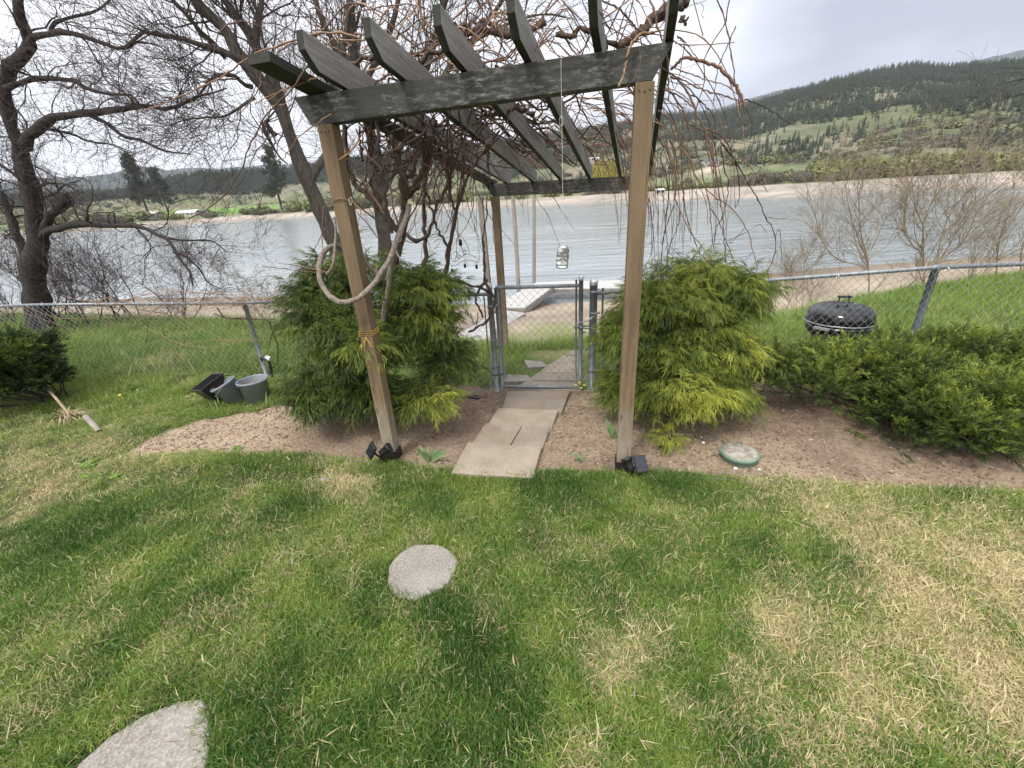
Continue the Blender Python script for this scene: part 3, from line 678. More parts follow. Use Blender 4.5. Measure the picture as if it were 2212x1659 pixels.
# ================================================================== PERGOLA
LFb = G(850, 988); RFb = G(1345, 1012)
LFp = np.array([LFb[0], LFb[1]]); RFp = np.array([RFb[0], RFb[1]])
bx_ = (RFp - LFp) / np.linalg.norm(RFp - LFp); bx3 = np.array([bx_[0], bx_[1], 0]); by3 = np.array([-bx_[1], bx_[0], 0]); z3 = np.array([0, 0, 1.0])
pergola = thing('pergola', 'weathered timber pergola over the garden path, with grape vine on its rafters', 'pergola', (float((LFb[0] + RFb[0]) / 2), float((LFb[1] + RFb[1]) / 2), 0.0))
def local_board(name, a, b, w, t, side, mat, parent, endcut=None, bevel=.003, wob=0.0):
    """a board from a to b; w = height across 'upv', t = thickness along 'side'. Local z runs along the board."""
    a, b = np.asarray(a, float), np.asarray(b, float); L = np.linalg.norm(b - a); zl = (b - a) / L
    xs = np.asarray(side, float); xs = xs - zl * (xs @ zl); xs /= np.linalg.norm(xs); yl = np.cross(zl, xs)
    if yl[2] < 0 and endcut is not None: xs = -xs; yl = -yl
    mb = MB(); hw, ht = w / 2, t / 2
    if endcut is None: ring0 = [(-ht, -hw, 0), (ht, -hw, 0), (ht, hw, 0), (-ht, hw, 0)]; ring1 = [(q[0], q[1], L) for q in ring0]; mb.add(ring0 + ring1, BOXF)
    else:   # end profile: polygon in the (along, across) plane; edges may take a second material
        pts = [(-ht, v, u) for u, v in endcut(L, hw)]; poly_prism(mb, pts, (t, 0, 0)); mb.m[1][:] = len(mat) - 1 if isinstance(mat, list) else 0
    o = mb.build(name, mat, None, smooth=False)
    Mx = Matrix(((xs[0], yl[0], zl[0], a[0]), (xs[1], yl[1], zl[1], a[1]), (xs[2], yl[2], zl[2], a[2]), (0, 0, 0, 1)))
    o.parent = parent; o.matrix_parent_inverse = Matrix.Translation(-parent.location); o.matrix_world = Mx
    o.matrix_basis = Mx; PM[o.name] = Mx
    if bevel: bv = o.modifiers.new('bevel', 'BEVEL'); bv.width = bevel; bv.segments = 2; bv.limit_method = 'ANGLE'
    return o
def on_front(px, py, off=0.0):   # point on the vertical plane of the posts' front faces
    a = LFp - by3[:2] * (.045 + off); b_ = RFp - by3[:2] * (.045 + off); return onplane(px, py, a, b_)
zL = on_front(690, 269)[2]; zR = on_front(1390, 176)[2]
uL = float((on_front(690, 269)[:2] - LFp) @ bx_); uR = float((on_front(1390, 176)[:2] - LFp) @ bx_)
W_ = np.linalg.norm(RFp - LFp)
def beam_z(u): return zL + (zR - zL) * (u - uL) / (uR - uL)
hb = on_front(1440, 99)[2] - beam_z(float((on_front(1440, 99)[:2] - LFp) @ bx_))
print('beam', zL, zR, 'height', hb, 'W', W_)
hb = float(np.clip(hb, .14, .24))
# front posts
pl = local_board('post', (LFb[0], LFb[1], LFb[2] - .03), (LFb[0], LFb[1], beam_z(0)), .089, .089, bx3, M['post'], pergola, bevel=.004)
pr = local_board('post', (RFb[0], RFb[1], RFb[2] - .03), (RFb[0], RFb[1], beam_z(W_)), .089, .089, bx3, M['post'], pergola, bevel=.004)
for pb, zz_, po in ((LFp, beam_z(0), pl), (RFp, beam_z(W_), pr)):
    for k in range(3):
        c = np.array([pb[0], pb[1], zz_ - .035 - .006 * (k % 2)]) - by3 * .0455 + bx3 * (k - 1) * .024
        mb = MB(); lathe(mb, [(.0, .0), (.0042, .0), (.0036, .002), (0, .0025)], c, 10, M=np.array([bx3, z3, -by3]).T); mb.build('nail_head', M['black'], po)
# steel shoe round the foot of each front post
for pb, po in ((LFb, pl), (RFb, pr)):
    mb = MB()
    for s_, d_ in ((bx3, by3), (by3, bx3)):
        for sg in (-1, 1): box(mb, np.array([pb[0], pb[1], pb[2] + .035]) + s_ * .049 * sg, s_ * .003, d_ * (.0495 if s_ is bx3 else .0455), z3 * .045)
    mb.build('post_shoe', M['rust_iron'], po, smooth=False)
# front beam with raked ends
eL_t = float((on_front(635, 216)[:2] - LFp) @ bx_); eL_b = float((on_front(671, 270)[:2] - LFp) @ bx_); eR_t = float((on_front(1457, 98)[:2] - LFp) @ bx_); eR_b = float((on_front(1409, 172)[:2] - LFp) @ bx_)
def front_pt(u, z): return np.array([LFp[0], LFp[1], 0]) + bx3 * u + z3 * z
a0 = front_pt(eL_t, beam_z(eL_t) + hb / 2); a1 = front_pt(eR_t, beam_z(eR_t) + hb / 2)
beam_front = local_board('beam', a0, a1, hb, .089, -by3, M['beam'], pergola, endcut=lambda L, hw: [(0, hw), (eL_b - eL_t, -hw), (L - (eR_t - eR_b), -hw), (L, hw)][::-1] if True else None)
# back posts / beam
BLb = G(1092, 757); DEP = 3.05
BLt = ony_ = aty(1050, 425, BLb[1]); 
zBL = aty(1062, 424, BLb[1])[2]
Dp = float((BLb[:2] - LFp) @ by3[:2]); uBL = float((BLb[:2] - LFp) @ bx_)
print('back depth', Dp, 'uBL', uBL, 'z', zBL)
def on_back(px, py): 
    a = BLb[:2]; return onplane(px, py, a, a + bx_)
zB1, zB2 = on_back(1100, 423)[2], on_back(1350, 410)[2]; ub1 = float((on_back(1100, 423)[:2] - LFp) @ bx_); ub2 = float((on_back(1350, 410)[:2] - LFp) @ bx_)
def bbz(u): return zB1 + (zB2 - zB1) * (u - ub1) / (ub2 - ub1)
hb2 = on_back(1358, 380)[2] - zB2; print('back beam h', hb2, 'z', zB1, zB2)
hb2 = float(np.clip(hb2, .14, .24))
def back_pt(u, z): return np.array([LFp[0], LFp[1], 0]) + bx3 * u + by3 * Dp + z3 * z
uE = float((on_back(1404, 400)[:2] - LFp) @ bx_)
local_board('beam', back_pt(uBL - .12, bbz(uBL - .12) + hb2 / 2), back_pt(uE, bbz(uE) + hb2 / 2), hb2, .045, -by3, M['beam'], pergola, endcut=lambda L, hw: [(0, hw), (.09, -hw), (L - .09, -hw), (L, hw)][::-1])
local_board('post', (BLb[0], BLb[1], BLb[2] - .05), back_pt(uBL, bbz(uBL) + .0), .089, .089, bx3, M['post'], pergola)
uBR = float((on_back(1382, 405)[:2] - LFp) @ bx_)
brp = back_pt(uBR, 0); local_board('post', (brp[0], brp[1], gz(brp[0], brp[1]) - .05), back_pt(uBR, bbz(uBR)), .089, .089, bx3, M['post'], pergola)
# an older grey post leaning beside the back left one
gp0 = aty(1070, 760, BLb[1] - .15); gp1 = aty(1037, 428, BLb[1] - .15)
tp = thing('trellis_post', 'thin grey weathered post standing just left of the brown back post', 'post', (gp0[0], gp0[1], gp0[2]))
local_board('pole', gp0, gp1, .06, .06, bx3, M['post_old'], tp)
# rafters: px where each crosses the top of the front beam and of the back beam
fr_px = [(745, 204), (872, 188), (1003, 168), (1141, 147), (1293, 122), (1447, 99)]
bk_px = [(1093, 401), (1150, 397), (1210, 392), (1273, 388), (1339, 383), (1403, 378)]
fe_px = [(650, 82), (785, 60), (921, 32), (1098, -30), (1278, -60), (1470, -75)]
RH, RTK = .14, .038
raf_f, raf_b = [], []
for k in range(6):
    f_ = on_front(*fr_px[k]); uf = float((f_[:2] - LFp) @ bx_); bq = on_back(*bk_px[k]); ub = float((bq[:2] - LFp) @ bx_)
    pf = front_pt(uf, beam_z(uf) + hb); pbk = back_pt(ub, bbz(ub) + hb2)
    raf_f.append(pf); raf_b.append(pbk)
sp = (raf_f[-1] - raf_f[0]) / 5
print('rafter u spacing', np.linalg.norm(sp)); dirs = [norm(b_ - a_) for a_, b_ in zip(raf_f, raf_b)]
over = .34
def cutend(L, hw): return [(0, hw), (.0, -hw * .1), (.085, -hw), (L - .085, -hw), (L, -hw * .1), (L, hw)]
for k in range(6):
    d_ = dirs[k]; upv = norm(np.cross(bx3, d_)); upv = upv if upv[2] > 0 else -upv
    a_ = raf_f[k] - d_ * over + upv * RH / 2; b_ = raf_b[k] + d_ * .22 + upv * RH / 2
    # side vector so that local y (across) = cross(z, x) points up
    side = bx3 if np.cross(d_, bx3)[2] > 0 else -bx3
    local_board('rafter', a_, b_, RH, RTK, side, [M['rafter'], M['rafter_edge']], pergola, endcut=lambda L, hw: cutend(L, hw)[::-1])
# leftmost rafter, laid flat
f_ = on_front(684, 213); uf = float((f_[:2] - LFp) @ bx_); pf = front_pt(uf, beam_z(uf) + hb + .022); ub = uBL - .07; pbk = back_pt(ub, bbz(ub) + hb2 + .022); d_ = norm(pbk - pf)
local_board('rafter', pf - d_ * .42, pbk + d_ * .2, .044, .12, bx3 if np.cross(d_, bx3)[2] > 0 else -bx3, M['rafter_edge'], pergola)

# ================================================================== PATH
path = thing('path', None, None, (0.2, 3.2, 0), kind='structure')
def slab(px4, top, thick, mat=None, parent=path, name='paving_slab', j=.0):
    P = []
    for (px, py) in px4:
        z = 0
        for _ in range(20): p = atz(px, py, z); z = float(near_h(p[0], p[1])) + top
        P.append(atz(px, py, z))
    P = np.array(P); P[:, 2] = P[:, 2].mean() + (P[:, 2] - P[:, 2].mean()) * .7
    # order counter-clockwise
    c = P.mean(0); an = np.arctan2(P[:, 1] - c[1], P[:, 0] - c[0]); P = P[np.argsort(an)]
    mb = MB(); quadprism(mb, P, thick); o = mb.build(name, mat or M['slab'], parent, smooth=False); bv = o.modifiers.new('bevel', 'BEVEL'); bv.width = .006; bv.segments = 2; return o
slab([(1011, 955), (1170, 965), (1151, 1031), (974, 1020)], .040, .05)
slab([(1048, 914), (1128, 919), (1102, 960), (1020, 957)], .028, .05)
slab([(1129.5, 919), (1189, 922), (1172, 968), (1104, 960.5)], .028, .05)
slab([(1076, 882), (1206, 886), (1189, 932), (1054, 915)], .022, .05)
slab([(1097, 846), (1231, 845), (1214, 888), (1084, 881)], .035, .05)
slab([(1135, 824), (1290, 824), (1290, 843), (1112, 842)], .03, .05)
slab([(1163, 805), (1300, 804), (1300, 821), (1137, 822)], .03, .05)
slab([(1186, 787), (1310, 786), (1310, 802), (1165, 803)], .03, .05)
slab([(1217, 770), (1320, 769), (1320, 784), (1190, 785)], .03, .05)
slab([(1232, 758), (1330, 756), (1330, 767), (1222, 768)], .05, .05)
def lone_slab(px4, label):
    o = slab(px4, .035, .05, M['aggregate'], None, 'stone_slab'); tag(o, label, 'slab'); return o
lone_slab([(1132, 778), (1172, 781), (1184, 790), (1140, 792)], 'small pale flat stone in the grass seen through the upper middle of the gate')
lone_slab([(1084, 808), (1140, 810), (1152, 823), (1088, 824)], 'small pale flat stone in the grass just above the lower left corner of the gate')
lone_slab([(1262, 743), (1320, 743), (1320, 752), (1262, 752)], 'pale concrete block beyond the right gate post at the end of the path')
# stepping stones in the lawn
mb = MB(); a = np.linspace(0, 2 * np.pi, 41)[:-1]; rr = .178 * (1 + .035 * np.sin(3 * a + 1) + .02 * np.sin(7 * a) + .01 * np.sin(11 * a))
top = np.stack([rr * np.cos(a), rr * np.sin(a), 0 * a + .018], -1); poly_prism(mb, top - [0, 0, .05], (0, 0, .05))
o = mb.build('stepping_stone', M['aggregate'], None, smooth=False); o.location = (round_c[0], round_c[1], round_c[2]); bv = o.modifiers.new('bevel', 'BEVEL'); bv.width = .01; bv.segments = 3
tag(o, 'round exposed aggregate stepping stone set in the middle of the lawn', 'stepping stone')
q = [atz(*p, .012) for p in ((170, 1650), (235, 1592), (310, 1545), (385, 1515), (440, 1508), (456, 1545), (452, 1620), (432, 1700), (395, 1800), (230, 1830), (130, 1720))]
mb = MB(); q = np.array(q); q[:, 2] = .014; cq = q.mean(0); q = q[np.argsort(np.arctan2(q[:, 1] - cq[1], q[:, 0] - cq[0]))]; poly_prism(mb, q - [0, 0, .05], (0, 0, .05))
o = mb.build('stepping_stone', M['aggregate'], None, smooth=False); bv = o.modifiers.new('bevel', 'BEVEL'); bv.width = .008; bv.segments = 3
tag(o, 'large angular exposed aggregate stepping stone at the bottom left corner of the lawn', 'stepping stone')

# ================================================================== CHAIN LINK FENCE AND GATE
def pipe(name, a, b, r, mat, parent, n=12, cap=True):
    mb = MB(); P = np.array([a, b], float); P = smoothline(P, 3); tubes(mb, P, r, n, cap=cap); return mb.build(name, mat, parent)
def chainlink(name, A, B, z0a, z0b, z1a, z1b, parent, pitch=.075, r=.0021, off=0.0):
    """diagonal woven wire between two XY points, bottom z0, top z1"""
    A, B = np.asarray(A, float), np.asarray(B, float); L = np.linalg.norm(B - A); dx = (B - A) / L; nrm = np.array([-dx[1], dx[0]])
    Hh = ((z1a - z0a) + (z1b - z0b)) / 2; segs = []
    hp = pitch / 2
    rows = int(round(Hh / hp)); cols = int(L / pitch) + 1
    # each wire zigzags vertically through one column pair
    for c in range(cols):
        ph = np.arange(rows + 1); u = c * pitch + (ph % 2) * hp; v = ph / rows
        for sgn in (1,):
            u_ = np.clip(u, 0, L); t = u_ / L
            zb = z0a + (z0b - z0a) * t; zt = z1a + (z1b - z1a) * t
            wz = ((ph % 2) * 2 - 1) * r
            P = np.stack([A[0] + dx[0] * u_ + nrm[0] * (wz + off), A[1] + dx[1] * u_ + nrm[1] * (wz + off), zb + (zt - zb) * v], -1); segs.append(P)
            u2 = np.clip(c * pitch + pitch - (ph % 2) * hp, 0, L); t = u2 / L; zb = z0a + (z0b - z0a) * t; zt = z1a + (z1b - z1a) * t
            P = np.stack([A[0] + dx[0] * u2 - nrm[0] * (wz - off), A[1] + dx[1] * u2 - nrm[1] * (wz - off), zb + (zt - zb) * v], -1); segs.append(P)
    mb = MB(); tubes(mb, np.array(segs), r, 3); return mb.build(name, M['galv_dull'], parent)
def galv_post(base, top, r, parent, capd=True, name='fence_post'):
    o = pipe(name, base, top, r, M['galv'], parent)
    if capd:
        mb = MB(); lathe(mb, [(r * 1.12, -.03), (r * 1.12, 0), (r * 1.0, .012), (r * .6, .024), (0, .03)], top, 16); mb.build('post_cap', M['cap'], o)
    return o
gl = G(1074, 845); gr = G(1278, 843)
gl_t = aty(1068, 612, gl[1]); gr_t = aty(1275, 604, gr[1])
fdir = norm((gr - gl) * [1, 1, 0]); fn = np.array([-fdir[1], fdir[0], 0])
# left run
pA = np.array([-2.86, fence_y(-2.86)]); pB = np.array([-5.58, fence_y(-5.58)]); pC = np.array([-9.3, fence_y(-9.3) ])
def fence_top(px, py, xy): return onplane(px, py, xy, xy + np.array([1, -.165]))[2]
zA = fence_top(538, 654, pA); zB_ = fence_top(95, 658, pB)
print('fence tops', gl_t[2], gr_t[2], zA, zB_)
fl = thing('chain_link_fence', 'galvanised chain link fence left of the gate, grape shoots along its top rail', 'fence', (-2.9, float(fence_y(-2.9)), 0))
glx = gl[:2]
galv_post((gl[0], gl[1], gl[2] - .05), (gl[0], gl[1], gl_t[2] - .02), .028, fl)
galv_post((pA[0], pA[1], gz(*pA) - .05), (pA[0], pA[1], zA - .02), .024, fl, False)
galv_post((pB[0], pB[1], gz(*pB) - .05), (pB[0], pB[1], zB_ - .02), .024, fl, False)
galv_post((pC[0], pC[1], gz(*pC) - .05), (pC[0], pC[1], zB_ - .06), .024, fl, False)
for a_, b_ in (((gl[0], gl[1], gl_t[2] - .10), (pA[0], pA[1], zA)), ((pA[0], pA[1], zA), (pB[0], pB[1], zB_)), ((pB[0], pB[1], zB_), (pC[0], pC[1], zB_ - .04))): pipe('top_rail', a_, b_, .0175, M['galv'], fl)
chainlink('wire_mesh', pC, pB, gz(*pC) + .03, gz(*pB) + .03, zB_ + .0, zB_ + .02, fl, off=-.028)
chainlink('wire_mesh', pB, pA, gz(*pB) + .03, gz(*pA) + .03, zB_ + .02, zA + .02, fl, off=-.028)
chainlink('wire_mesh', pA, gl[:2], gz(*pA) + .03, gl[2] + .03, zA + .02, gl_t[2] - .08, fl, off=-.028)
def band(parent, c, r, w=.02, name='rail_clamp'):
    mb = MB(); lathe(mb, [(r, -w / 2), (r + .004, -w / 2), (r + .004, w / 2), (r, w / 2)], c, 16); box(mb, np.asarray(c) + fdir * (r + .014), fdir * .014, fn * .004, z3 * w * .4); return mb.build(name, M['galv'], parent)
for t in (.25, .5, .75): band(fl, (gl[0], gl[1], gl[2] + (gl_t[2] - gl[2]) * t), .028)
# tension bar beside left gate post
pipe('tension_bar', (gl[0] - fdir[0] * .06, gl[1] - fdir[1] * .06, gl[2] + .02), (gl[0] - fdir[0] * .06, gl[1] - fdir[1] * .06, gl_t[2] - .12), .007, M['galv'], fl, 6)
# wire ties on the rail
for k in range(22):
    t = (k + .5) / 22; p = np.array([pB[0] * (1 - t) + gl[0] * t, 0, 0]); p[1] = fence_y(p[0]); zz_ = np.interp(p[0], [pB[0], pA[0], gl[0]], [zB_, zA, gl_t[2] - .1])
    mb = MB(); lathe(mb, [(.0178, -.003), (.0205, 0), (.0178, .003)], (p[0], p[1], zz_), 10, M=np.array([fn, z3, fdir]).T); 
    box(mb, (p[0], p[1] - .01, zz_ + .022), fdir * .002, fn * .002, z3 * .008); mb.build('wire_tie', M['cap'], fl)
# right run
fr_ = thing('chain_link_fence', 'galvanised chain link fence right of the gate, running behind the spreading juniper', 'fence', (3.0, float(fence_y(3.0)), 0))
pR = onplane(2022, 578, np.array([0, 4.235]), np.array([1, 4.07])); pRr = pR[:2]; zR_ = pR[2]
pR2 = onplane(2212, 568, np.array([0, 4.235]), np.array([1, 4.07])); zslope = (pR2[2] - pR[2]) / np.linalg.norm(pR2[:2] - pR[:2])
pE = pR[:2] + fdir[:2] * 2.9; zE = zR_ + .04
r_mid = onplane(1640, 605, np.array([0, 4.235]), np.array([1, 4.07])); print('right rail z', zR_, pR2[2], r_mid, pRr)
galv_post((gr[0], gr[1], gr[2] - .05), (gr[0], gr[1], gr_t[2] - .02), .036, fr_)
galv_post((pRr[0], pRr[1], gz(*pRr) - .05), (pRr[0], pRr[1], zR_ - .02), .028, fr_, False)
galv_post((pE[0], pE[1], gz(*pE) - .05), (pE[0], pE[1], zE - .02), .028, fr_, False)
zg = gr_t[2] - .13
pipe('top_rail', (gr[0], gr[1], zg), (pRr[0], pRr[1], zR_), .0175, M['galv'], fr_); pipe('top_rail', (pRr[0], pRr[1], zR_), (pE[0], pE[1], zE), .0175, M['galv'], fr_)
mb = MB(); lathe(mb, [(.0178, -.03), (.024, -.025), (.024, .025), (.0178, .03)], (pRr[0], pRr[1], zR_), 14, M=np.array([fn, z3, fdir]).T); mb.build('rail_clamp', M['galv'], fr_)
chainlink('wire_mesh', gr[:2] + fdir[:2] * .07, pRr, gr[2] + .03, gz(*pRr) + .03, zg + .02, zR_ + .02, fr_, off=-.028)
chainlink('wire_mesh', pRr, pE, gz(*pRr) + .03, gz(*pE) + .03, zR_ + .02, zE + .02, fr_, off=-.028)
tb = gr[:2] + fdir[:2] * .085; pipe('tension_bar', (tb[0], tb[1], gr[2] + .02), (tb[0], tb[1], zg + .05), .009, M['galv'], fr_, 6)
for t in (.2, .45, .72, .9): band(fr_, (gr[0], gr[1], gr[2] + (gr_t[2] - gr[2]) * t), .036)
for k in range(7):
    t = (k + .5) / 7; p = np.array([gr[0] * (1 - t) + pE[0] * t, gr[1] * (1 - t) + pE[1] * t]); zz_ = np.interp(p[0], [gr[0], pRr[0], pE[0]], [zg, zR_, zE])
    mb = MB(); lathe(mb, [(.0178, -.003), (.0205, 0), (.0178, .003)], (p[0], p[1], zz_), 10, M=np.array([fn, z3, fdir]).T); mb.build('wire_tie', M['cap'], fr_)
# gate
ga = np.append(gl[:2] + fdir[:2] * .062, 0); gb = np.append(gr[:2] - fdir[:2] * .115, 0)
zb_ = onplane(1170, 836, gl[:2], gr[:2])[2]; zt_ = onplane(1165, 619, gl[:2], gr[:2])[2]
gate = thing('garden_gate', 'closed chain link gate in a grey pipe frame at the end of the path', 'gate', (float(ga[0]), float(ga[1]), float(zb_)))
def gp(u, z): return np.array([ga[0] + (gb[0] - ga[0]) * u, ga[1] + (gb[1] - ga[1]) * u, z])
pipe('frame_upright', gp(0, zb_ - .02), gp(0, zt_ + .0), .0175, M['galv'], gate); pipe('frame_upright', gp(1, zb_ - .01), gp(1, zt_ + .075), .0205, M['galv'], gate)
pipe('frame_rail', gp(0, zb_), gp(1, zb_), .0175, M['galv'], gate); pipe('frame_rail', gp(0, zt_), gp(1, zt_), .0185, M['galv'], gate)
mb = MB(); lathe(mb, [(.023, -.03), (.023, 0), (.018, .010), (0, .014)], gp(1, zt_ + .08), 14); mb.build('frame_cap', M['cap'], gate)
chainlink('wire_mesh', gp(.035, 0)[:2], gp(.95, 0)[:2], zb_ + .01, zb_ + .01, zt_ + .02, zt_ + .02, gate, off=-.02)
pipe('tension_bar', gp(.045, zb_ + .015), gp(.045, zt_ - .02), .007, M['galv'], gate, 6); pipe('tension_bar', gp(.945, zb_ + .015), gp(.945, zt_ + .055), .009, M['galv'], gate, 6)
for z_ in (zb_ + .16, zt_ - .17):
    mb = MB(); c = gp(0, z_); lathe(mb, [(.0178, -.016), (.023, -.016), (.023, .016), (.0178, .016)], c, 14); lathe(mb, [(.0285, -.016), (.033, -.016), (.033, .016), (.0285, .016)], (gl[0], gl[1], z_ - .01), 14)
    box(mb, (c + np.array([gl[0], gl[1], z_])) / 2, fdir * .02, fn * .006, z3 * .014); box(mb, c - fn * .028, fdir * .008, fn * .010, z3 * .008); mb.build('hinge', M['galv'], gate)
for z_ in (zb_ + .45, zt_ - .45):
    for u_ in (0, 1): band(gate, gp(u_, z_), .019 if u_ == 0 else .021, .016, 'tension_band')
# latch fork
zl_ = onplane(1250, 706, gl[:2], gr[:2])[2]
mb = MB(); c = gp(1, zl_); lathe(mb, [(.021, -.018), (.027, -.018), (.027, .018), (.021, .018)], c, 14)
for s_ in (-1, 1): box(mb, c + fdir * .065 + fn * s_ * .042 + z3 * -.004, fdir * .06, fn * .004, z3 * .007)
box(mb, c + fdir * .01, fdir * .006, fn * .046, z3 * .009); box(mb, c - fdir * .035 - z3 * .004, fdir * .03, fn * .008, z3 * .010)
mb.build('latch', M['galv'], gate)
# chain
P = [onplane(px, py, gl[:2] - fn[:2] * .03, gr[:2] - fn[:2] * .03) for px, py in ((1289, 675), (1283, 681), (1275, 688), (1268, 692), (1259, 694), (1250, 698), (1247, 700), (1252, 703))]
for i in (2, 3, 4): P[i] = P[i] - fn * .02
cl = smoothline(P, 19); mb = MB()
for i in range(len(cl) - 1):
    c = (cl[i] + cl[i + 1]) / 2; d_ = norm(cl[i + 1] - cl[i]); s_ = norm(np.cross(d_, z3 if i % 2 else fn)); a = np.linspace(0, 2 * np.pi, 13)
    tubes(mb, c + np.outer(np.cos(a), d_) * .0125 + np.outer(np.sin(a), s_) * .0075, .0024, 5)
tag(mb.build('chain', M['cap'], None), 'shiny steel chain looped round the gate frame and right gate post', 'chain')
P = [onplane(px, py, gl[:2] - fn[:2] * .03, gr[:2] - fn[:2] * .03) for px, py in ((1254, 716), (1255, 728), (1254, 742), (1254, 755))]
cl = smoothline(P, 12); mb = MB()
for i in range(len(cl) - 1):
    c = (cl[i] + cl[i + 1]) / 2; d_ = norm(cl[i + 1] - cl[i]); s_ = norm(np.cross(d_, fdir if i % 2 else fn)); a = np.linspace(0, 2 * np.pi, 13)
    tubes(mb, c + np.outer(np.cos(a), d_) * .011 + np.outer(np.sin(a), s_) * .0065, .002, 5)
tag(mb.build('chain', M['cap'], None), 'loose end of chain hanging straight down below the gate latch', 'chain')

# ================================================================== THREADLEAF CYPRESS SHRUBS AND JUNIPERS
def spray_thread(rs, L=.17, n=13, w=.0042, droop=1.0):
    """weeping spray: main thread arching outward along +x with pendulous side threads"""
    mb = []; 
    t = np.linspace(0, 1, 6); main = np.stack([L * t, .01 * np.sin(5 * t + rs.rand() * 6), L * (.25 * t - .55 * droop * t * t)], -1)
    def ribbon(P, w, tw):
        s = np.array([math.cos(tw), math.sin(tw), .3]); S_ = len(P); ww = np.linspace(1, .45, S_)[:, None] * w / 2
        v = np.empty((S_ * 2, 3)); v[0::2] = P - s * ww; v[1::2] = P + s * ww
        k = np.arange(S_ - 1) * 2; return v, np.stack([k, k + 1, k + 3, k + 2], -1)
    out = [ribbon(main, w * 1.2, 1.57)]; tv = [np.repeat(.3 + .5 * t, 2)]
    for i in range(n):
        q = rs.uniform(.15, 1); b = np.array([np.interp(q, t, main[:, k]) for k in range(3)])
        l = L * rs.uniform(.3, .75); a = rs.uniform(-1.3, 1.3); d = np.array([math.cos(a), math.sin(a), 0])
        tt = np.linspace(0, 1, 4)[:, None]; P = b + d * l * .62 * tt + np.array([0, 0, 1]) * (l * (.28 * tt - .95 * droop * tt * tt)) + rs.normal(size=(4, 3)) * .003 * tt
        out.append(ribbon(P, w, rs.uniform(0, 3.1))); tv.append(np.repeat(np.linspace(.35, 1, 4), 2))
        for j in range(2):
            kk = rs.randint(1, 3); b2 = P[kk]; l2 = l * rs.uniform(.3, .5); a2 = a + rs.uniform(-.9, .9)
            P2 = b2 + np.array([math.cos(a2), math.sin(a2), 0]) * l2 * .6 * np.linspace(0, 1, 3)[:, None] + np.array([0, 0, -1]) * l2 * .8 * (np.linspace(0, 1, 3)[:, None] ** 1.5)
            out.append(ribbon(P2, w * .85, rs.uniform(0, 3.1))); tv.append(np.repeat(np.linspace(.5, 1, 3), 2))
    V, F, n0 = [], [], 0
    for v, f in out: V.append(v); F.append(f + n0); n0 += len(v)
    return np.concatenate(V), np.concatenate(F), np.concatenate(tv)
def spray_juniper(rs, L=.12, n=34, w=.0048):
    V, F, T, n0 = [], [], [], 0
    t = np.linspace(0, 1, 5); main = np.stack([L * t, .012 * np.sin(3 * t), L * (.5 * t - .25 * t * t)], -1)
    for i in range(n):
        q = rs.uniform(.05, 1); b = np.array([np.interp(q, t, main[:, k]) for k in range(3)])
        l = L * rs.uniform(.22, .45) * (1.2 - .5 * q); d = norm(np.array([.75 + .3 * rs.rand(), rs.choice([-1, 1]) * rs.uniform(.25, 1), rs.normal() * .45 + .15])); s = norm(np.cross(d, rs.normal(size=3)))
        P = np.stack([b, b + d * l * .5 , b + d * l]); ww = np.array([.5, 1, .2])[:, None] * w / 2
        v = np.empty((6, 3)); v[0::2] = P - s * ww; v[1::2] = P + s * ww; V.append(v); F.append(np.array([[0, 1, 3, 2], [2, 3, 5, 4]]) + n0); n0 += 6; T.append(np.repeat([.3, .6, .9], 2) * (.6 + .4 * q))
    return np.concatenate(V), np.concatenate(F), np.concatenate(T)
def place_sprays(mb, protos, pos, dirx, scl, tone, rs, tw=.5):
    """copy proto sprays with local x along dirx, z roughly up"""
    n = len(pos); pick = rs.randint(0, len(protos), n)
    for k, (v, f, t) in enumerate(protos):
        i = np.where(pick == k)[0]
        if not len(i): continue
        X_ = norm(dirx[i]); up = np.array([0, 0, 1.0]) + rs.normal(size=(len(i), 3)) * .25; Y_ = norm(np.cross(up, X_)); Z_ = np.cross(X_, Y_)
        s = scl[i][:, None, None]
        W = pos[i][:, None, :] + s * (v[None, :, 0:1] * X_[:, None] + v[None, :, 1:2] * Y_[:, None] + v[None, :, 2:3] * Z_[:, None])
        ff = (np.arange(len(i))[:, None, None] * len(v) + f[None]).reshape(-1, 4)
        tt = np.clip(tone[i][:, None] + tw * (t[None] - .6), 0, 1).reshape(-1)
        mb.add(W.reshape(-1, 3), ff, tt)
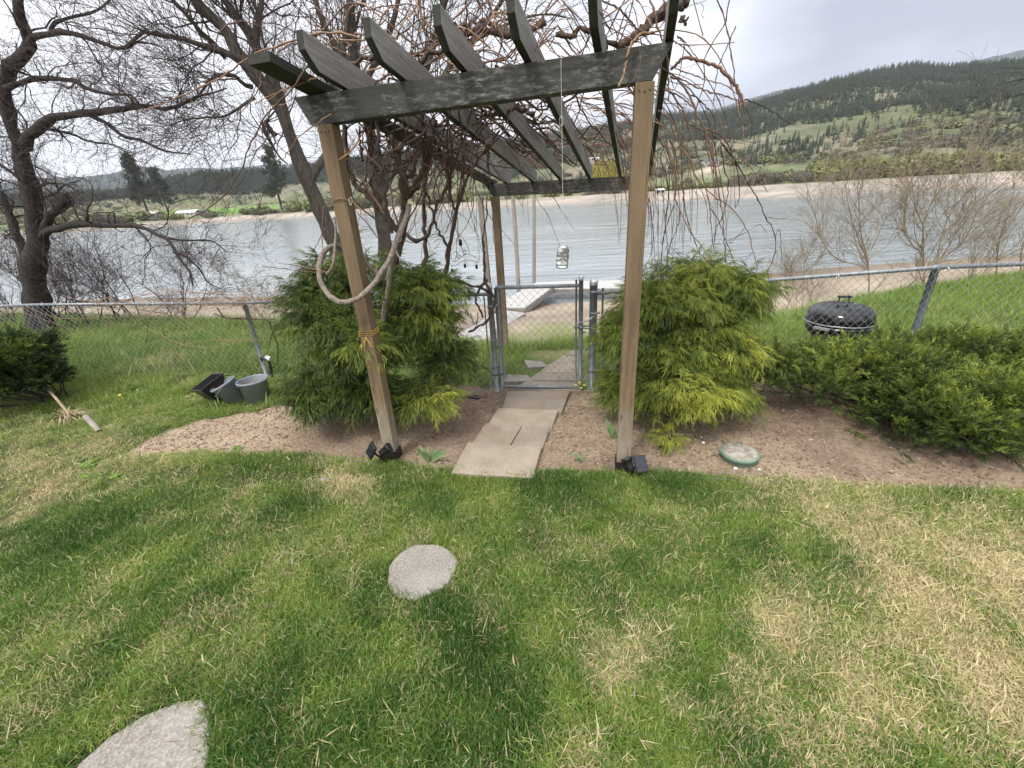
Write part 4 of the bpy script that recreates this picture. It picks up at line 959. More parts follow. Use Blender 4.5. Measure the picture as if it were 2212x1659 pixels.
def shrub(name, label, base, lobes, n, rs, kind, tone_fn, sc=(.8, 1.3), group=None, stems=9, stem_mat='bark'):
    """lobes: (centre, radii, weight)"""
    root = thing(name, label, 'shrub', tuple(map(float, base)), group)
    if kind == 'cypress' and n > 500:
        L2 = []
        for c_, r_, w_ in lobes:
            for q in range(5):
                dd = rnd_dirs(rs, 1)[0]; L2.append((np.array(c_) + dd * np.array(r_) * rs.uniform(.3, .72), np.array(r_) * rs.uniform(.38, .62), w_))
            L2.append((c_, np.array(r_) * .75, w_ * .8))
        lobes = L2
    w = np.array([l[2] for l in lobes], float); w /= w.sum(); li = rs.choice(len(lobes), n, p=w)
    C = np.array([l[0] for l in lobes], float)[li]; Rr = np.array([l[1] for l in lobes], float)[li]
    d = rnd_dirs(rs, n); d[:, 2] = np.where(d[:, 2] < -.35, -d[:, 2] * .6, d[:, 2]); d = norm(d)
    rad = 1 - np.abs(rs.normal(size=n)) * .22; rad = np.clip(rad, .25, 1.08)
    # clumps: pull positions to a set of branch tips
    ct = d.copy(); K = max(12, n // (30 if kind == 'cypress' else 60)); tips = rnd_dirs(rs, K); tips[:, 2] = np.abs(tips[:, 2]) * rs.choice([1, -.5], K, p=[.8, .2]); tips = norm(tips)
    j = np.argmax(d @ tips.T + rs.rand(n, K) * .05, axis=1); cl_w = .50 if kind == 'cypress' else .62; d = norm(d * (1 - cl_w) + tips[j] * cl_w); clump_r = (.74 + .42 * rs.rand(K))[j]
    pos = C + d * Rr * (rad * clump_r)[:, None]
    g = near_h(pos[:, 0], pos[:, 1]); pos[:, 2] = np.maximum(pos[:, 2], g + .05 + .05 * rs.rand(n))
    if kind == 'cypress': protos = [spray_thread(rs, rs.uniform(.11, .16), 15) for _ in range(8)]; dirx = d * [1, 1, .35] + rs.normal(size=(n, 3)) * .28 + [0, 0, .15]
    else: protos = [spray_juniper(rs) for _ in range(7)]; dirx = d * [1, 1, .6] + rs.normal(size=(n, 3)) * .35 + [0, 0, .35]
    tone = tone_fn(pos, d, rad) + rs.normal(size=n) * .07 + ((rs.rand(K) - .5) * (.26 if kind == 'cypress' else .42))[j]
    mb = MB(); place_sprays(mb, protos, pos, dirx, rs.uniform(*sc, n), np.clip(tone, 0, 1), rs, .45)
    f = mb.build('foliage', M[kind], root); f['kind'] = 'stuff'
    # woody stems from the base to inside the crown, and fine bare twigs
    mb = MB()
    for k in range(stems):
        l = lobes[rs.randint(len(lobes))]; e = np.array(l[0]) + rnd_dirs(rs, 1)[0] * np.array(l[1]) * .8; e[2] = max(e[2], gz(e[0], e[1]) + .08)
        b0 = np.array(base) + np.append(rs.normal(size=2) * .05, -.03); mid_ = (b0 + e) / 2 + [rs.normal() * .05, rs.normal() * .05, -.04 + rs.rand() * .1]
        P = smoothline([b0, mid_, e], 9) + rs.normal(size=(9, 3)) * .008; tubes(mb, P, np.linspace(.016, .003, 9) * rs.uniform(.6, 1.2), 6)
    tubes_n = n // 5; i = rs.choice(n, tubes_n); e = pos[i]; s_ = C[i] * .75 + pos[i] * .25; s_[:, 2] -= .05
    t = np.linspace(0, 1, 5)[None, :, None]; P = s_[:, None] * (1 - t) + e[:, None] * t + rs.normal(size=(tubes_n, 5, 3)) * .010; P[:, :, 2] += .03 * np.sin(t[..., 0] * 3.1)
    tubes(mb, P, np.broadcast_to(np.linspace(.004, .0014, 5), (tubes_n, 5)), 3)
    mb.build('stems', M[stem_mat], root)['kind'] = 'stuff'
    return root
rs = np.random.RandomState(11)
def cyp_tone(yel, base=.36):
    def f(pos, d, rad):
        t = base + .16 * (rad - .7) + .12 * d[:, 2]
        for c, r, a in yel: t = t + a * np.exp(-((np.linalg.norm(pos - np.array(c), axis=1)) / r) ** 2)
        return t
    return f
# left shrub, centred on the left front post
def pw(px, py, Y): return aty(px, py, Y)
c1 = pw(760, 720, 3.25); c2 = pw(900, 700, 3.35); c3 = pw(700, 690, 3.45); c4 = pw(900, 870, 3.05); c5 = pw(700, 850, 3.25); c6 = pw(770, 600, 3.5); c7 = pw(960, 780, 3.4); c8 = pw(800, 760, 2.95); c9 = pw(690, 640, 3.5); c10 = pw(930, 630, 3.4)
base = np.array([c1[0] + .02, 3.4, gz(c1[0], 3.4)])
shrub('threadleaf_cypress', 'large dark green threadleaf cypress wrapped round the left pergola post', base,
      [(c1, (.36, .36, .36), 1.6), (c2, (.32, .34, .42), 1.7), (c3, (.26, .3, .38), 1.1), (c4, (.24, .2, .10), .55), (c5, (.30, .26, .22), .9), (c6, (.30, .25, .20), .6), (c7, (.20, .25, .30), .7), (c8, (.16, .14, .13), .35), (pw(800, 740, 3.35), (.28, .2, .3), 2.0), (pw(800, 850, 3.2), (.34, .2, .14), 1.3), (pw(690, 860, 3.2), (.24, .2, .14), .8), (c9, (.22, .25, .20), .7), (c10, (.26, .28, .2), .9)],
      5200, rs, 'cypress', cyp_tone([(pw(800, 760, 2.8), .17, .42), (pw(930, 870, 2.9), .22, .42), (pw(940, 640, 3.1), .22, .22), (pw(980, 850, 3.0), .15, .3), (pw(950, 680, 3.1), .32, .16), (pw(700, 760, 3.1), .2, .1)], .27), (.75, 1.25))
c1 = pw(1500, 690, 3.15); c2 = pw(1380, 730, 3.3); c3 = pw(1560, 760, 3.05); c4 = pw(1500, 850, 2.85); c5 = pw(1490, 610, 3.3); c6 = pw(1400, 850, 3.1); c7 = pw(1580, 860, 2.85); c8 = pw(1580, 650, 3.2)
base = np.array([c1[0] - .05, 3.15, gz(c1[0], 3.15)])
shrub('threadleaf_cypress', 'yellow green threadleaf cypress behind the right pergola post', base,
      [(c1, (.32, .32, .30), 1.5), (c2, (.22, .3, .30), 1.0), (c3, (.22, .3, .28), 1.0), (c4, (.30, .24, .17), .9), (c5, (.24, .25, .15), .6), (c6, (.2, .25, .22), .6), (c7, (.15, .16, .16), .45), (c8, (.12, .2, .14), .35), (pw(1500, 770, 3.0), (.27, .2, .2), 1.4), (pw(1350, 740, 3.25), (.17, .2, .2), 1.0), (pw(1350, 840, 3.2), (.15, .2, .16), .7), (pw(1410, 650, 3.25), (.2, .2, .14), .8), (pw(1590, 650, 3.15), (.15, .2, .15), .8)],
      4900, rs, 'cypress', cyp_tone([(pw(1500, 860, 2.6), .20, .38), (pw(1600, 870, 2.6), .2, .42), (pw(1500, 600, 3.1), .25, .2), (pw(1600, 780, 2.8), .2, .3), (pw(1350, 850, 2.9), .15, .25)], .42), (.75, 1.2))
c = G(1440, 965); base = c
shrub('cypress_seedling', 'small bright yellow green cypress sprig on the soil between right post and valve cover', base + [0, 0, 0], [(c + [0, 0, .075], (.055, .05, .05), 1)], 46, rs, 'cypress', cyp_tone([], .72), (.55, .8), stems=3)
# junipers
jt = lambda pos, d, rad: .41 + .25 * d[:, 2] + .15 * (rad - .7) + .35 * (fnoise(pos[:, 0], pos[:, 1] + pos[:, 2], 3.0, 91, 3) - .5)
L_ = []
jr = np.random.RandomState(77)
for px, py, Y_, k_ in ((1700, 790, 3.25, 5), (1790, 800, 3.2, 6), (1880, 800, 3.15, 6), (1960, 790, 3.2, 6), (2050, 790, 3.15, 7), (2140, 810, 3.05, 7), (2230, 830, 2.95, 7), (1930, 880, 2.72, 3), (1985, 895, 2.62, 5), (2060, 890, 2.62, 6), (2140, 900, 2.55, 6), (2220, 910, 2.5, 6), (2040, 925, 2.5, 4), (2130, 930, 2.45, 4), (2230, 940, 2.4, 4), (2330, 880, 2.6, 7), (2400, 800, 2.9, 6)):
    c0 = pw(px, py, Y_); c0[2] = gz(c0[0], c0[1]) + (.23 if Y_ > 2.9 else .15)
    for q in range(k_):
        r_ = jr.uniform(.11, .22); L_.append((c0 + np.array([jr.normal() * .16, jr.normal() * .13, jr.uniform(-.11, .15)]), (r_ * 1.25, r_ * 1.2, r_ * .75), r_ ** 2))
base = np.array([3.0, 3.05, gz(3.0, 3.05)])
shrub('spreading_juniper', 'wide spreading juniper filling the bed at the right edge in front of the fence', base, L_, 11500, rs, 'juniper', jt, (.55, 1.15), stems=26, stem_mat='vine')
L_ = [(pw(-60, 800, 4.3), (.55, .45, .32), 1.5), (pw(20, 790, 4.25), (.40, .4, .24), 1), (pw(60, 830, 4.2), (.3, .3, .16), .6), (pw(-180, 820, 4.2), (.6, .5, .3), 1)]
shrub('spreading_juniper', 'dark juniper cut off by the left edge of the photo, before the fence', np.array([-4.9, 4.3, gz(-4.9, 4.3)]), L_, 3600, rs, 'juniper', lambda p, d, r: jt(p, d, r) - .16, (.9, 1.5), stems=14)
#@@PART3

# ================================================================== FAR SIDE OF THE RIVER
def zone(px): return ('far left, behind the bare tree' if px < 420 else 'left of the pergola, around the leaning tree' if px < 720 else 'behind the vine tangle under the pergola' if px < 1060 else 'seen under the rafters between the pergola posts' if px < 1400 else
                       'behind the hanging grape shoots' if px < 1700 else 'below the wooded hill right of the grape shoots' if px < 2010 else 'near the right edge of the photo')
def conifer_mesh(name, rs, h=1.0, n=9, tiers=9, mat=None, ragged=.35):
    mb = MB(); tubes(mb, np.array([[0, 0, 0], [0, 0, h * .5], [0, 0, h]]), np.array([.018, .012, .004]) * h, 4, att=0.0)
    for t in range(tiers):
        q = t / tiers; z = h * (.16 + .80 * q); r = h * .19 * (1 - q) ** .8 * rs.uniform(.8, 1.2) + .01 * h; a0 = rs.rand() * 6
        k = n; a = a0 + np.arange(k) * 2 * np.pi / k; rr = r * (1 - ragged * rs.rand(k)); zz = z - .09 * h * (1 - q) * rs.uniform(.6, 1.3, k)
        v = [(0, 0, z + .10 * h)]; f = []
        for i in range(k):
            v.append((rr[i] * math.cos(a[i]), rr[i] * math.sin(a[i]), zz[i])); v.append((rr[i] * .45 * math.cos(a[i] + np.pi / k), rr[i] * .45 * math.sin(a[i] + np.pi / k), z + .01 * h))
        for i in range(2 * k): f.append((0, 1 + i, 1 + (i + 1) % (2 * k)))
        mb.add(v, f, np.concatenate([[.3], rs.rand(2 * k)]))
    return mb.build(name, mat or M['pine_far'], smooth=False)
rs = np.random.RandomState(21)
con = [conifer_mesh('conifer', rs, 1, 6, 5) for _ in range(4)]
def th_of(px, py=400): return azel(px, py)[0]
n = 80000; th = rs.uniform(-.95, .98, n); k_ = 1 + rs.rand(n) ** .8
S_, rg_, ft_, DR_ = far_profile(th); d_ = ft_ + (DR_ - ft_) * (k_ - 1) ** 1.1; s_ = (d_ - ft_) / (DR_ - ft_); x, y = d_ * np.sin(th), d_ * np.cos(th)
cl_ = fnoise(x, y, .012, 51, 4); cl2 = fnoise(x, y, .035, 55, 3)
dens = sst(.37, .66, cl_ * .55 + cl2 * .45 + .34 * (s_ - .36) + .10 * (1 - rg_) + .12 * sst(.1, .45, th) * sst(.5, .2, th) * s_)
dens = dens * np.maximum(sst(.0, .12, th - azel(1000, 400)[0]), sst(.45, .62, s_ + .25 * (cl_ - .5)) * .9 + .03); keep = (rs.rand(n) < dens) & (s_ > .02) & ~((np.abs(th - scar[0]) < .03) & (s_ < .22)); x, y, th, d_, s_ = x[keep], y[keep], th[keep], d_[keep], s_[keep]
hh = (4.0 + 7.5 * rs.rand(len(x)) ** 1.6) * (.75 + .45 * s_); zz = far_h(th, d_)
order = np.argsort(d_ / hh); near = order[:150]; far_i = order[150:]
n = len(far_i); print('hill trees', n)
scatter('hillside_forest', np.stack([x, y, zz - .5], -1)[far_i], np.stack([x[far_i] * 0, x[far_i] * 0, rs.uniform(0, 6.28, n)], -1), np.stack([hh[far_i] * rs.uniform(1.2, 2.2, n), hh[far_i] * rs.uniform(1.2, 2.2, n), hh[far_i]], -1), rs.randint(0, 4, n), proto_coll('conifers', con), {'tn': rs.rand(n)},
        label='dark conifer forest covering the upper slopes across the river', cat='forest')
cm = [conifer_mesh('pine_tree', rs, 1, 8, 7) for _ in range(3)]
for c_ in cm: scene.collection.objects.unlink(c_)
for i_, k in enumerate(near):
    o = bpy.data.objects.new('pine_tree', cm[i_ % 3].data); scene.collection.objects.link(o); o.location = (x[k], y[k], zz[k] - .4); o.scale = (hh[k] * 1.3, hh[k] * 1.3, hh[k]); o.rotation_euler = (0, 0, i_)
    zp_ = float(FRW / 2 + FPX * ((np.array(o.location) - CAM) @ RT) / ((np.array(o.location) - CAM) @ FW)); tag(o, 'small dark pine on the far slope, ' + zone(zp_), 'tree', 'pines on the far slope, ' + zone(zp_))

def bush_mesh(name, rs, tone, nleaf=520, flat=.55, leaf=.11, bare=False):
    mb = MB(); L = 6; C = rnd_dirs(rs, L) * np.array([.55, .55, .25]); C[:, 2] = np.abs(C[:, 2]) + .25
    for k in range(10):
        e = C[rs.randint(L)] + rnd_dirs(rs, 1)[0] * .3; e[2] = abs(e[2]); tubes(mb, smoothline([(rs.normal() * .1, rs.normal() * .1, -.1), e * .5, e], 5), np.linspace(.02, .004, 5), 3, att=0.05)
    i = rs.randint(0, L, nleaf); d = rnd_dirs(rs, nleaf); p = C[i] + d * np.array([.5, .5, .42]) * (1 - .35 * rs.rand(nleaf))[:, None]; p[:, 2] = np.abs(p[:, 2]) * 1.0
    a = rnd_dirs(rs, nleaf) * leaf * rs.uniform(.5, 1.2, nleaf)[:, None]; b_ = np.cross(a, rnd_dirs(rs, nleaf)) * (.25 if bare else .8)
    v = np.stack([p - a - b_, p + a - b_, p + a + b_, p - a + b_], 1).reshape(-1, 3); f = np.arange(nleaf * 4).reshape(-1, 4)
    mb.add(v, f, np.repeat(np.clip(tone + .15 * rs.normal(size=nleaf), 0, 1), 4)); return mb
def far_bush(tone, seed, bare=False):
    r_ = np.random.RandomState(seed); o = bush_mesh('riverside_bush', r_, tone, bare=bare).build('riverside_bush', M['bush_far'], smooth=False); scene.collection.objects.unlink(o); return o.data
BG = [far_bush(.72, 1), far_bush(.62, 2), far_bush(.80, 6)]; BB = [far_bush(.12, 3, True), far_bush(.2, 4, True), far_bush(.30, 5, True)]
rs = np.random.RandomState(5)
def place_bush(px, t, h, w, data, label, group):
    label = label + ', ' + zone(px); group = group + ', ' + zone(px)
    th = th_of(px); S_ = float(np.interp(th, sh_t, sh_d)); r_ = float(far_profile(np.array(th))[1]); d = S_ + 18 + 26 * r_ + t
    o = bpy.data.objects.new('riverside_bush', data); scene.collection.objects.link(o); o.location = (d * math.sin(th), d * math.cos(th), float(far_h(np.array(th), np.array(d))) - .2)
    o.scale = (w, w, h); o.rotation_euler = (0, 0, rs.rand() * 6.3); return tag(o, label, 'bush', group)
gl_ = 'olive green far shore bush'; bl_ = 'brown leafless far shore bush'
for k in range(58):     # the green belt right of the pergola
    px = rs.uniform(1740, 2330); place_bush(px, rs.uniform(6, 26), rs.uniform(6.0, 9.0), rs.uniform(4.5, 7), BG[rs.randint(3)], gl_, 'olive bushes above the far beach')
for k in range(44):
    px = rs.uniform(1400, 2330); place_bush(px, rs.uniform(2, 50) if px > 1700 else rs.uniform(4, 30), rs.uniform(3.2, 6.0), rs.uniform(3, 5), BB[rs.randint(3)], bl_, 'brown bushes above the far beach')
for k in range(26):
    px = rs.uniform(1395, 1560); place_bush(px, rs.uniform(3, 16), rs.uniform(1.8, 3.4), rs.uniform(2.5, 3.8), BG[rs.randint(2)], gl_, 'olive bushes above the far beach')
for px, h, w in ((1640, 7.5, 6), (1600, 5.5, 5), (1870, 6.5, 5), (2085, 7.5, 6.0)):
    place_bush(px, 7, h, w, BB[0], 'tall brown bush on the far shore', 'tall brown bushes above the far beach')
for k in range(70):     # bushes along the shore left of the pergola and behind the tangle
    px = rs.uniform(60, 1400); g_ = rs.rand() < (.75 if 440 < px < 700 else .45); place_bush(px, rs.uniform(2, 22), rs.uniform(4, 9) * (1.0 if px < 1000 else .6), rs.uniform(5, 9) * (1 if px < 1000 else .6), (BG if g_ else BB)[rs.randint(3)], gl_ if g_ else bl_, 'olive bushes above the far beach' if g_ else 'brown bushes above the far beach')
# brush further inland reads as one mass
n = 2600; th = rs.uniform(-.95, .98, n); S_, rg_, ft_, DR_ = far_profile(th); d = S_ + 70 + (ft_ + 190 - S_ - 70) * rs.rand(n); x, y = d * np.sin(th), d * np.cos(th)
keep = (fnoise(x, y, .02, 77, 3) > .50) & ~((th < azel(700, 430)[0]) & (th > azel(380, 430)[0]) & (d < S_ + 330)); x, y, th, d = x[keep], y[keep], th[keep], d[keep]; n = len(x)
pb = []
for s_, t_, ba in ((8, .10, True), (9, .22, True), (10, .62, False), (11, .5, False)): pb.append(bush_mesh('brush', np.random.RandomState(s_), t_, 160, leaf=.16, bare=ba).build('brush', M['bush_far'], smooth=False))
sz = rs.uniform(2.0, 5.0, n); scatter('inland_brush', np.stack([x, y, far_h(th, d) - .2], -1), np.stack([x * 0, x * 0, rs.uniform(0, 6.28, n)], -1), np.stack([sz * 1.3, sz * 1.3, sz], -1), rs.randint(0, 4, n), proto_coll('brushes', pb), {'tn': rs.rand(n)}, label='grey brown brush and small trees on the flats across the river', cat='brush')

def far_spot(px, t):
    th = th_of(px); S_ = float(np.interp(th, sh_t, sh_d)); d = S_ + t; return np.array([d * math.sin(th), d * math.cos(th), float(far_h(np.array(th), np.array(d)))]), d
# two tall pines on the left, one behind the leaning tree, weeping willow
def big_pine(name, label, px, t, htpx, seed, wide=1.0):
    p, d = far_spot(px, t); h = htpx * d / 850.0; rs = np.random.RandomState(seed); root = thing(name, label, 'tree', tuple(map(float, p)))
    mb = MB(); tubes(mb, np.array([p, p + [0, 0, h * .5], p + [h * .02, 0, h * .97]]), np.array([.02, .014, .004]) * h, 7); mb.build('trunk', M['bark'], root)
    mb = MB(); nb = 60; cl_p = []
    for k in range(nb):
        q = .28 + .70 * (k / nb); a = rs.uniform(0, 6.28); l = h * .24 * wide * (1 - q) ** .55 * rs.uniform(.5, 1.15) + .02 * h; b0 = p + [0, 0, h * q]; e = b0 + np.array([math.cos(a) * l, math.sin(a) * l, l * rs.uniform(-.25, .15)])
        tubes(mb, np.array([b0, e]), np.array([.004, .0015]) * h, 3, att=0.0)
        for j in range(9): cl_p.append(b0 + (e - b0) * rs.uniform(.25, 1.05) + rs.normal(size=3) * h * .018)
    cp = np.array(cl_p); cp = np.repeat(cp, 7, 0) + rs.normal(size=(len(cp) * 7, 3)) * h * .016; m_ = len(cp); a = rnd_dirs(rs, m_) * h * .017; b_ = np.cross(norm(a), rnd_dirs(rs, m_)) * h * .006
    mb.add(np.stack([cp - a - b_, cp + a - b_, cp + a + b_, cp - a + b_], 1).reshape(-1, 3), np.arange(m_ * 4).reshape(-1, 4), np.repeat(rs.rand(m_), 4)); mb.build('crown', M['pine_far'], root, smooth=False); return root
big_pine('tall_pine', 'tallest dark pine on the far shore, left of the two beside the houses', 298, 110, 84, 1)
big_pine('tall_pine', 'broad dark pine on the far shore, right of the two beside the houses', 343, 105, 66, 2, 1.35)
big_pine('tall_pine', 'dark pine on the far shore seen behind the leaning tree left of the pergola', 596, 60, 96, 3, 1.2)
p, d = far_spot(1308, 70); h = 56 * d / 850; root = thing('willow_tree', 'bright yellow weeping willow across the river, seen between the rafters', 'tree', tuple(map(float, p))); r_ = np.random.RandomState(4)
mb = MB(); tubes(mb, np.array([p, p + [0, 0, h * .3], p + [0, 0, h * .6]]), np.array([.04, .03, .012]) * h, 6); mb.build('trunk', M['bark'], root)
n = 1500; dd = rnd_dirs(r_, n); dd[:, 2] = np.abs(dd[:, 2]); st = p + np.array([0, 0, h * .42]) + dd * np.array([.56, .56, .56]) * h * (.6 + .4 * r_.rand(n))[:, None]
Ls = h * r_.uniform(.12, .38, n); Pt = np.stack([st, st + np.stack([dd[:, 0] * .05 * h, dd[:, 1] * .05 * h, -Ls * .5], -1), st + np.stack([dd[:, 0] * .06 * h, dd[:, 1] * .06 * h, -Ls], -1)], 1); Pt[:, :, 2] = np.maximum(Pt[:, :, 2], p[2] + .3)
mb = MB(); tubes(mb, Pt, np.array([.012, .010, .004]) * h, 3, att=r_.rand(n)); mb.build('crown', M['willow_far'], root)
# houses
M['house_wall'] = simple('pale siding', (.45, .43, .38), (.38, .36, .32), 2, .8); M['house_wall2'] = simple('tan siding', (.30, .25, .19), (.25, .21, .16), 2, .8)
M['roof_white'] = simple('white metal roof', (.75, .76, .78), (.68, .69, .7), .5, .5); M['roof_dark'] = simple('dark shingle roof', (.10, .10, .11), (.07, .07, .08), 1, .9); M['glass'] = simple('dark window glass', (.02, .025, .03), None, 5, .1)
def house(px, t, w, dpt, hh, wall, roof, label, rz=0, base=None):
    p, d = far_spot(px, t); p = base if base is not None else p; root = thing('house', label, 'house', tuple(map(float, p))); ax = np.array([math.cos(rz), math.sin(rz), 0]); ay = np.array([-ax[1], ax[0], 0])
    mb = MB(); box(mb, p + z3 * (hh / 2 - .6), ax * w / 2, ay * dpt / 2, z3 * (hh / 2 + .6)); mb.build('wall', M[wall], root, smooth=False)
    rh = dpt * .22; o_ = .5; P = [p + ax * s * (w / 2 + o_) + ay * q + z3 * z for s in (-1, 1) for q, z in ((-dpt / 2 - o_, hh - .1), (0, hh + rh), (dpt / 2 + o_, hh - .1), (0, hh + rh - .35))]
    mb = MB(); mb.add(P, [(0, 4, 5, 1), (1, 5, 6, 2), (0, 3, 7, 4), (3, 2, 6, 7), (0, 1, 2, 3), (4, 7, 6, 5)]); mb.build('roof', M[roof], root, smooth=False)
    for s in np.linspace(-.33, .33, max(2, int(w // 4))):
        mb = MB(); box(mb, p + ax * w * s - ay * (dpt / 2 + .03) + z3 * hh * .55, ax * .6, ay * .04, z3 * .5); mb.build('window', M['glass'], root, smooth=False)
house(305, 68, 12, 9, 3.6, 'house_wall', 'roof_white', 'small house with a bright white roof below the tallest pine')
house(387, 75, 17, 9, 3.2, 'house_wall', 'roof_white', 'long low building with a pale roof right of the two tall pines')
house(420, 84, 10, 7, 3.0, 'house_wall2', 'roof_dark', 'low grey roofed building at the right end of the farm buildings')
house(262, 60, 12, 7, 2.8, 'house_wall2', 'roof_dark', 'dark roofed shed left of the white roofed house')
house(196, 55, 16, 8, 3.2, 'house_wall', 'roof_dark', 'long pale house at the left end of the far shore, behind bare branches')
house(228, 58, 7, 5, 2.8, 'house_wall', 'roof_white', 'small white shed between the pale house and the dark shed')
house(1426, 32, 3.0, 2.4, 1.6, 'house_wall', 'roof_white', 'tiny white hut above the far beach just right of the right pergola post')
house(1283, 300, 8, 6, 2.6, 'house_wall', 'roof_white', 'small white roofed house on the slope above the yellow willow')
th = scar[0] + .002; S_, r_, f_, D_ = far_profile(np.array(th)); dq = float(f_ + (D_ - f_) * .13); house(1535, 0, 13, 8, 4, 'house_wall', 'roof_dark', 'pale house on the bare tan cutting high above the far shore', base=np.array([dq * math.sin(th), dq * math.cos(th), float(far_h(np.array(th), np.array(dq))) + .2]))
house(2110, 120, 6, 4, 2.2, 'house_wall2', 'roof_white', 'small low white roofed shed on the flats at the far right')
for (px, t, hp), pl_ in zip(((1745, 150, 36), (1912, 160, 40), (2064, 170, 44), (1935, 90, 30)), ('leftmost of the four', 'second from the left and taller', 'rightmost and tallest of the four', 'shorter, just right of the second')):
    p, d = far_spot(px, t); h = hp * d / 850; mb = MB(); tubes(mb, np.array([p, p + [0, 0, h]]), .16, 6); box(mb, p + [0, 0, h - .8], bx3 * 1.1, by3 * .08, z3 * .08); tag(mb.build('utility_pole', M['post_old'], None), 'thin grey utility pole across the river, ' + pl_, 'pole', 'utility poles across the river')

# ================================================================== DOCK
dz = -2.45
def Zp(px, py, z): return atz(px, py, z)
dock = thing('dock', 'white topped floating dock at the water edge beyond the gate', 'dock', tuple(map(float, Zp(1250, 620, dz))))
M['deck'] = simple('pale deck boards', (.46, .445, .42), (.34, .325, .30), 3, .75, 0, .3, .01, stretch=(1, 8, 1)); M['deck_edge'] = simple('dock timber', (.26, .24, .21), (.17, .15, .13), 4, .85)
far_l, far_r = Zp(1160, 609, dz), Zp(1480, 602, dz); nr_r, nr_l = Zp(1480, 620, dz), Zp(1196, 624, dz)
def planks(parent, a, b, c, d, n, mat, name='plank', th=.04):      # a-b far edge, d-c near edge; planks run from a->d
    a, b, c, d = map(np.asarray, (a, b, c, d))
    for k in range(n):
        t0, t1 = (k + .03) / n, (k + .97) / n; P = [d + (c - d) * t0, d + (c - d) * t1, a + (b - a) * t1, a + (b - a) * t0]; mb = MB(); quadprism(mb, np.array(P), th); mb.build(name, mat, parent, smooth=False)
planks(dock, far_l, far_r, nr_r, nr_l, 26, M['deck'])
mb = MB()
for a_, b_ in ((nr_l, nr_r), (far_l, nr_l), (far_l, far_r)):
    c = (a_ + b_) / 2 - z3 * .17; ax = (b_ - a_) / 2; ay = norm(np.cross(z3, ax)) * .04; box(mb, c + z3 * .05, ax, ay, z3 * .07)
mb.build('frame', M['deck_edge'], dock, smooth=False)
gang = thing('gangway', 'white gangway of planks sloping down to the dock beyond the gate', 'gangway', tuple(map(float, Zp(1110, 660, -1.9))))
g0, g1 = Zp(1060, 664, -1.85), Zp(1133, 665, -1.85); g2, g3 = Zp(1202, 614, dz + .05), Zp(1160, 609, dz + .05)
planks(gang, g0, g3, g2, g1, 22, M['deck'])
mb = MB()
for a_, b_ in ((g1, g2), (g0, g3), (g0, g1)):
    c = (a_ + b_) / 2 - z3 * .14; ax = (b_ - a_) / 2; ay = norm(np.cross(z3, ax)) * .035; box(mb, c, ax, ay, np.array([0, 0, .09]))
mb.build('frame', M['deck_edge'], gang, smooth=False)
ramp_ = thing('gangway', 'lower white boardwalk strip running up the beach to the left of the gate', 'gangway', tuple(map(float, Zp(1060, 700, -1.2))))
h0, h1, h2, h3 = Zp(960, 742, -.65), Zp(1019, 752, -.65), Zp(1134, 676, -1.75), Zp(1080, 668, -1.8)
planks(ramp_, h0, h3, h2, h1, 18, M['deck'])
mb = MB()
for a_, b_ in ((h1, h2), (h0, h3)):
    c = (a_ + b_) / 2 - z3 * .12; ax = (b_ - a_) / 2; ay = norm(np.cross(z3, ax)) * .03; box(mb, c, ax, ay, np.array([0, 0, .08]))
mb.build('frame', M['deck_edge'], ramp_, smooth=False)
for (px, py, tx, lab, zb, rr_) in ((1121, 640, 1106, 'left of the two bare timber pilings standing by the dock', -2.9, .11), (1153, 615, 1153, 'right of the two bare timber pilings standing by the dock', -2.7, .10)):
    b0 = Zp(px, py, zb); t0 = aty(tx, 395, b0[1]); mb = MB(); tubes(mb, smoothline([b0 - z3 * .3, (b0 + t0) / 2 + [.02, 0, 0], t0], 9), np.linspace(rr_, rr_ * .82, 9), 10, cap=True); tag(mb.build('piling', M['post_old'], None), lab, 'piling')

# ================================================================== BARE TREES
def wander(p, d, L, S, wig, bias, rs, curl=0):
    n = len(p); out = [p]; d = norm(d); L = np.broadcast_to(np.asarray(L, float), (n,))
    for k in range(S - 1):
        d = norm(d + rs.normal(size=(n, 3)) * wig + bias); p = p + d * (L / (S - 1))[:, None]; out.append(p)
    return np.stack(out, 1)
def children(P, R, n, rs, L, S=6, ang=(25, 65), wig=.25, bias=(0, 0, 0), rf=.55, tr=(.15, 1), rmin=.002, tip=.35, lenpow=0, rmax=.016):
    K, S0 = P.shape[:2]; ln = np.linalg.norm(np.diff(P, axis=1), axis=2).sum(1); w = ln / ln.sum(); i = rs.choice(K, n, p=w); t = rs.uniform(tr[0], tr[1], n) * (S0 - 1 - 1e-6); j = t.astype(int); f = (t - j)[:, None]
    p = P[i, j] * (1 - f) + P[i, j + 1] * f; r = R[i, j] * (1 - f[:, 0]) + R[i, j + 1] * f[:, 0]; tg = norm(P[i, j + 1] - P[i, j]); q = norm(np.cross(tg, rnd_dirs(rs, n))); a = np.radians(rs.uniform(*ang, n))[:, None]
    d = tg * np.cos(a) + q * np.sin(a); LL = rs.uniform(L[0], L[1], n) * (np.clip(r / np.median(r), .4, 2.0) ** lenpow)
    C = wander(p, d, LL, S, wig, np.asarray(bias, float), rs); r0 = np.clip(r * rf * rs.uniform(.5, 1.1, n), rmin, rmax * rs.uniform(.5, 1, n)); Rr = r0[:, None] * np.linspace(1, tip, S)[None]; return C, np.maximum(Rr, rmin * .7)
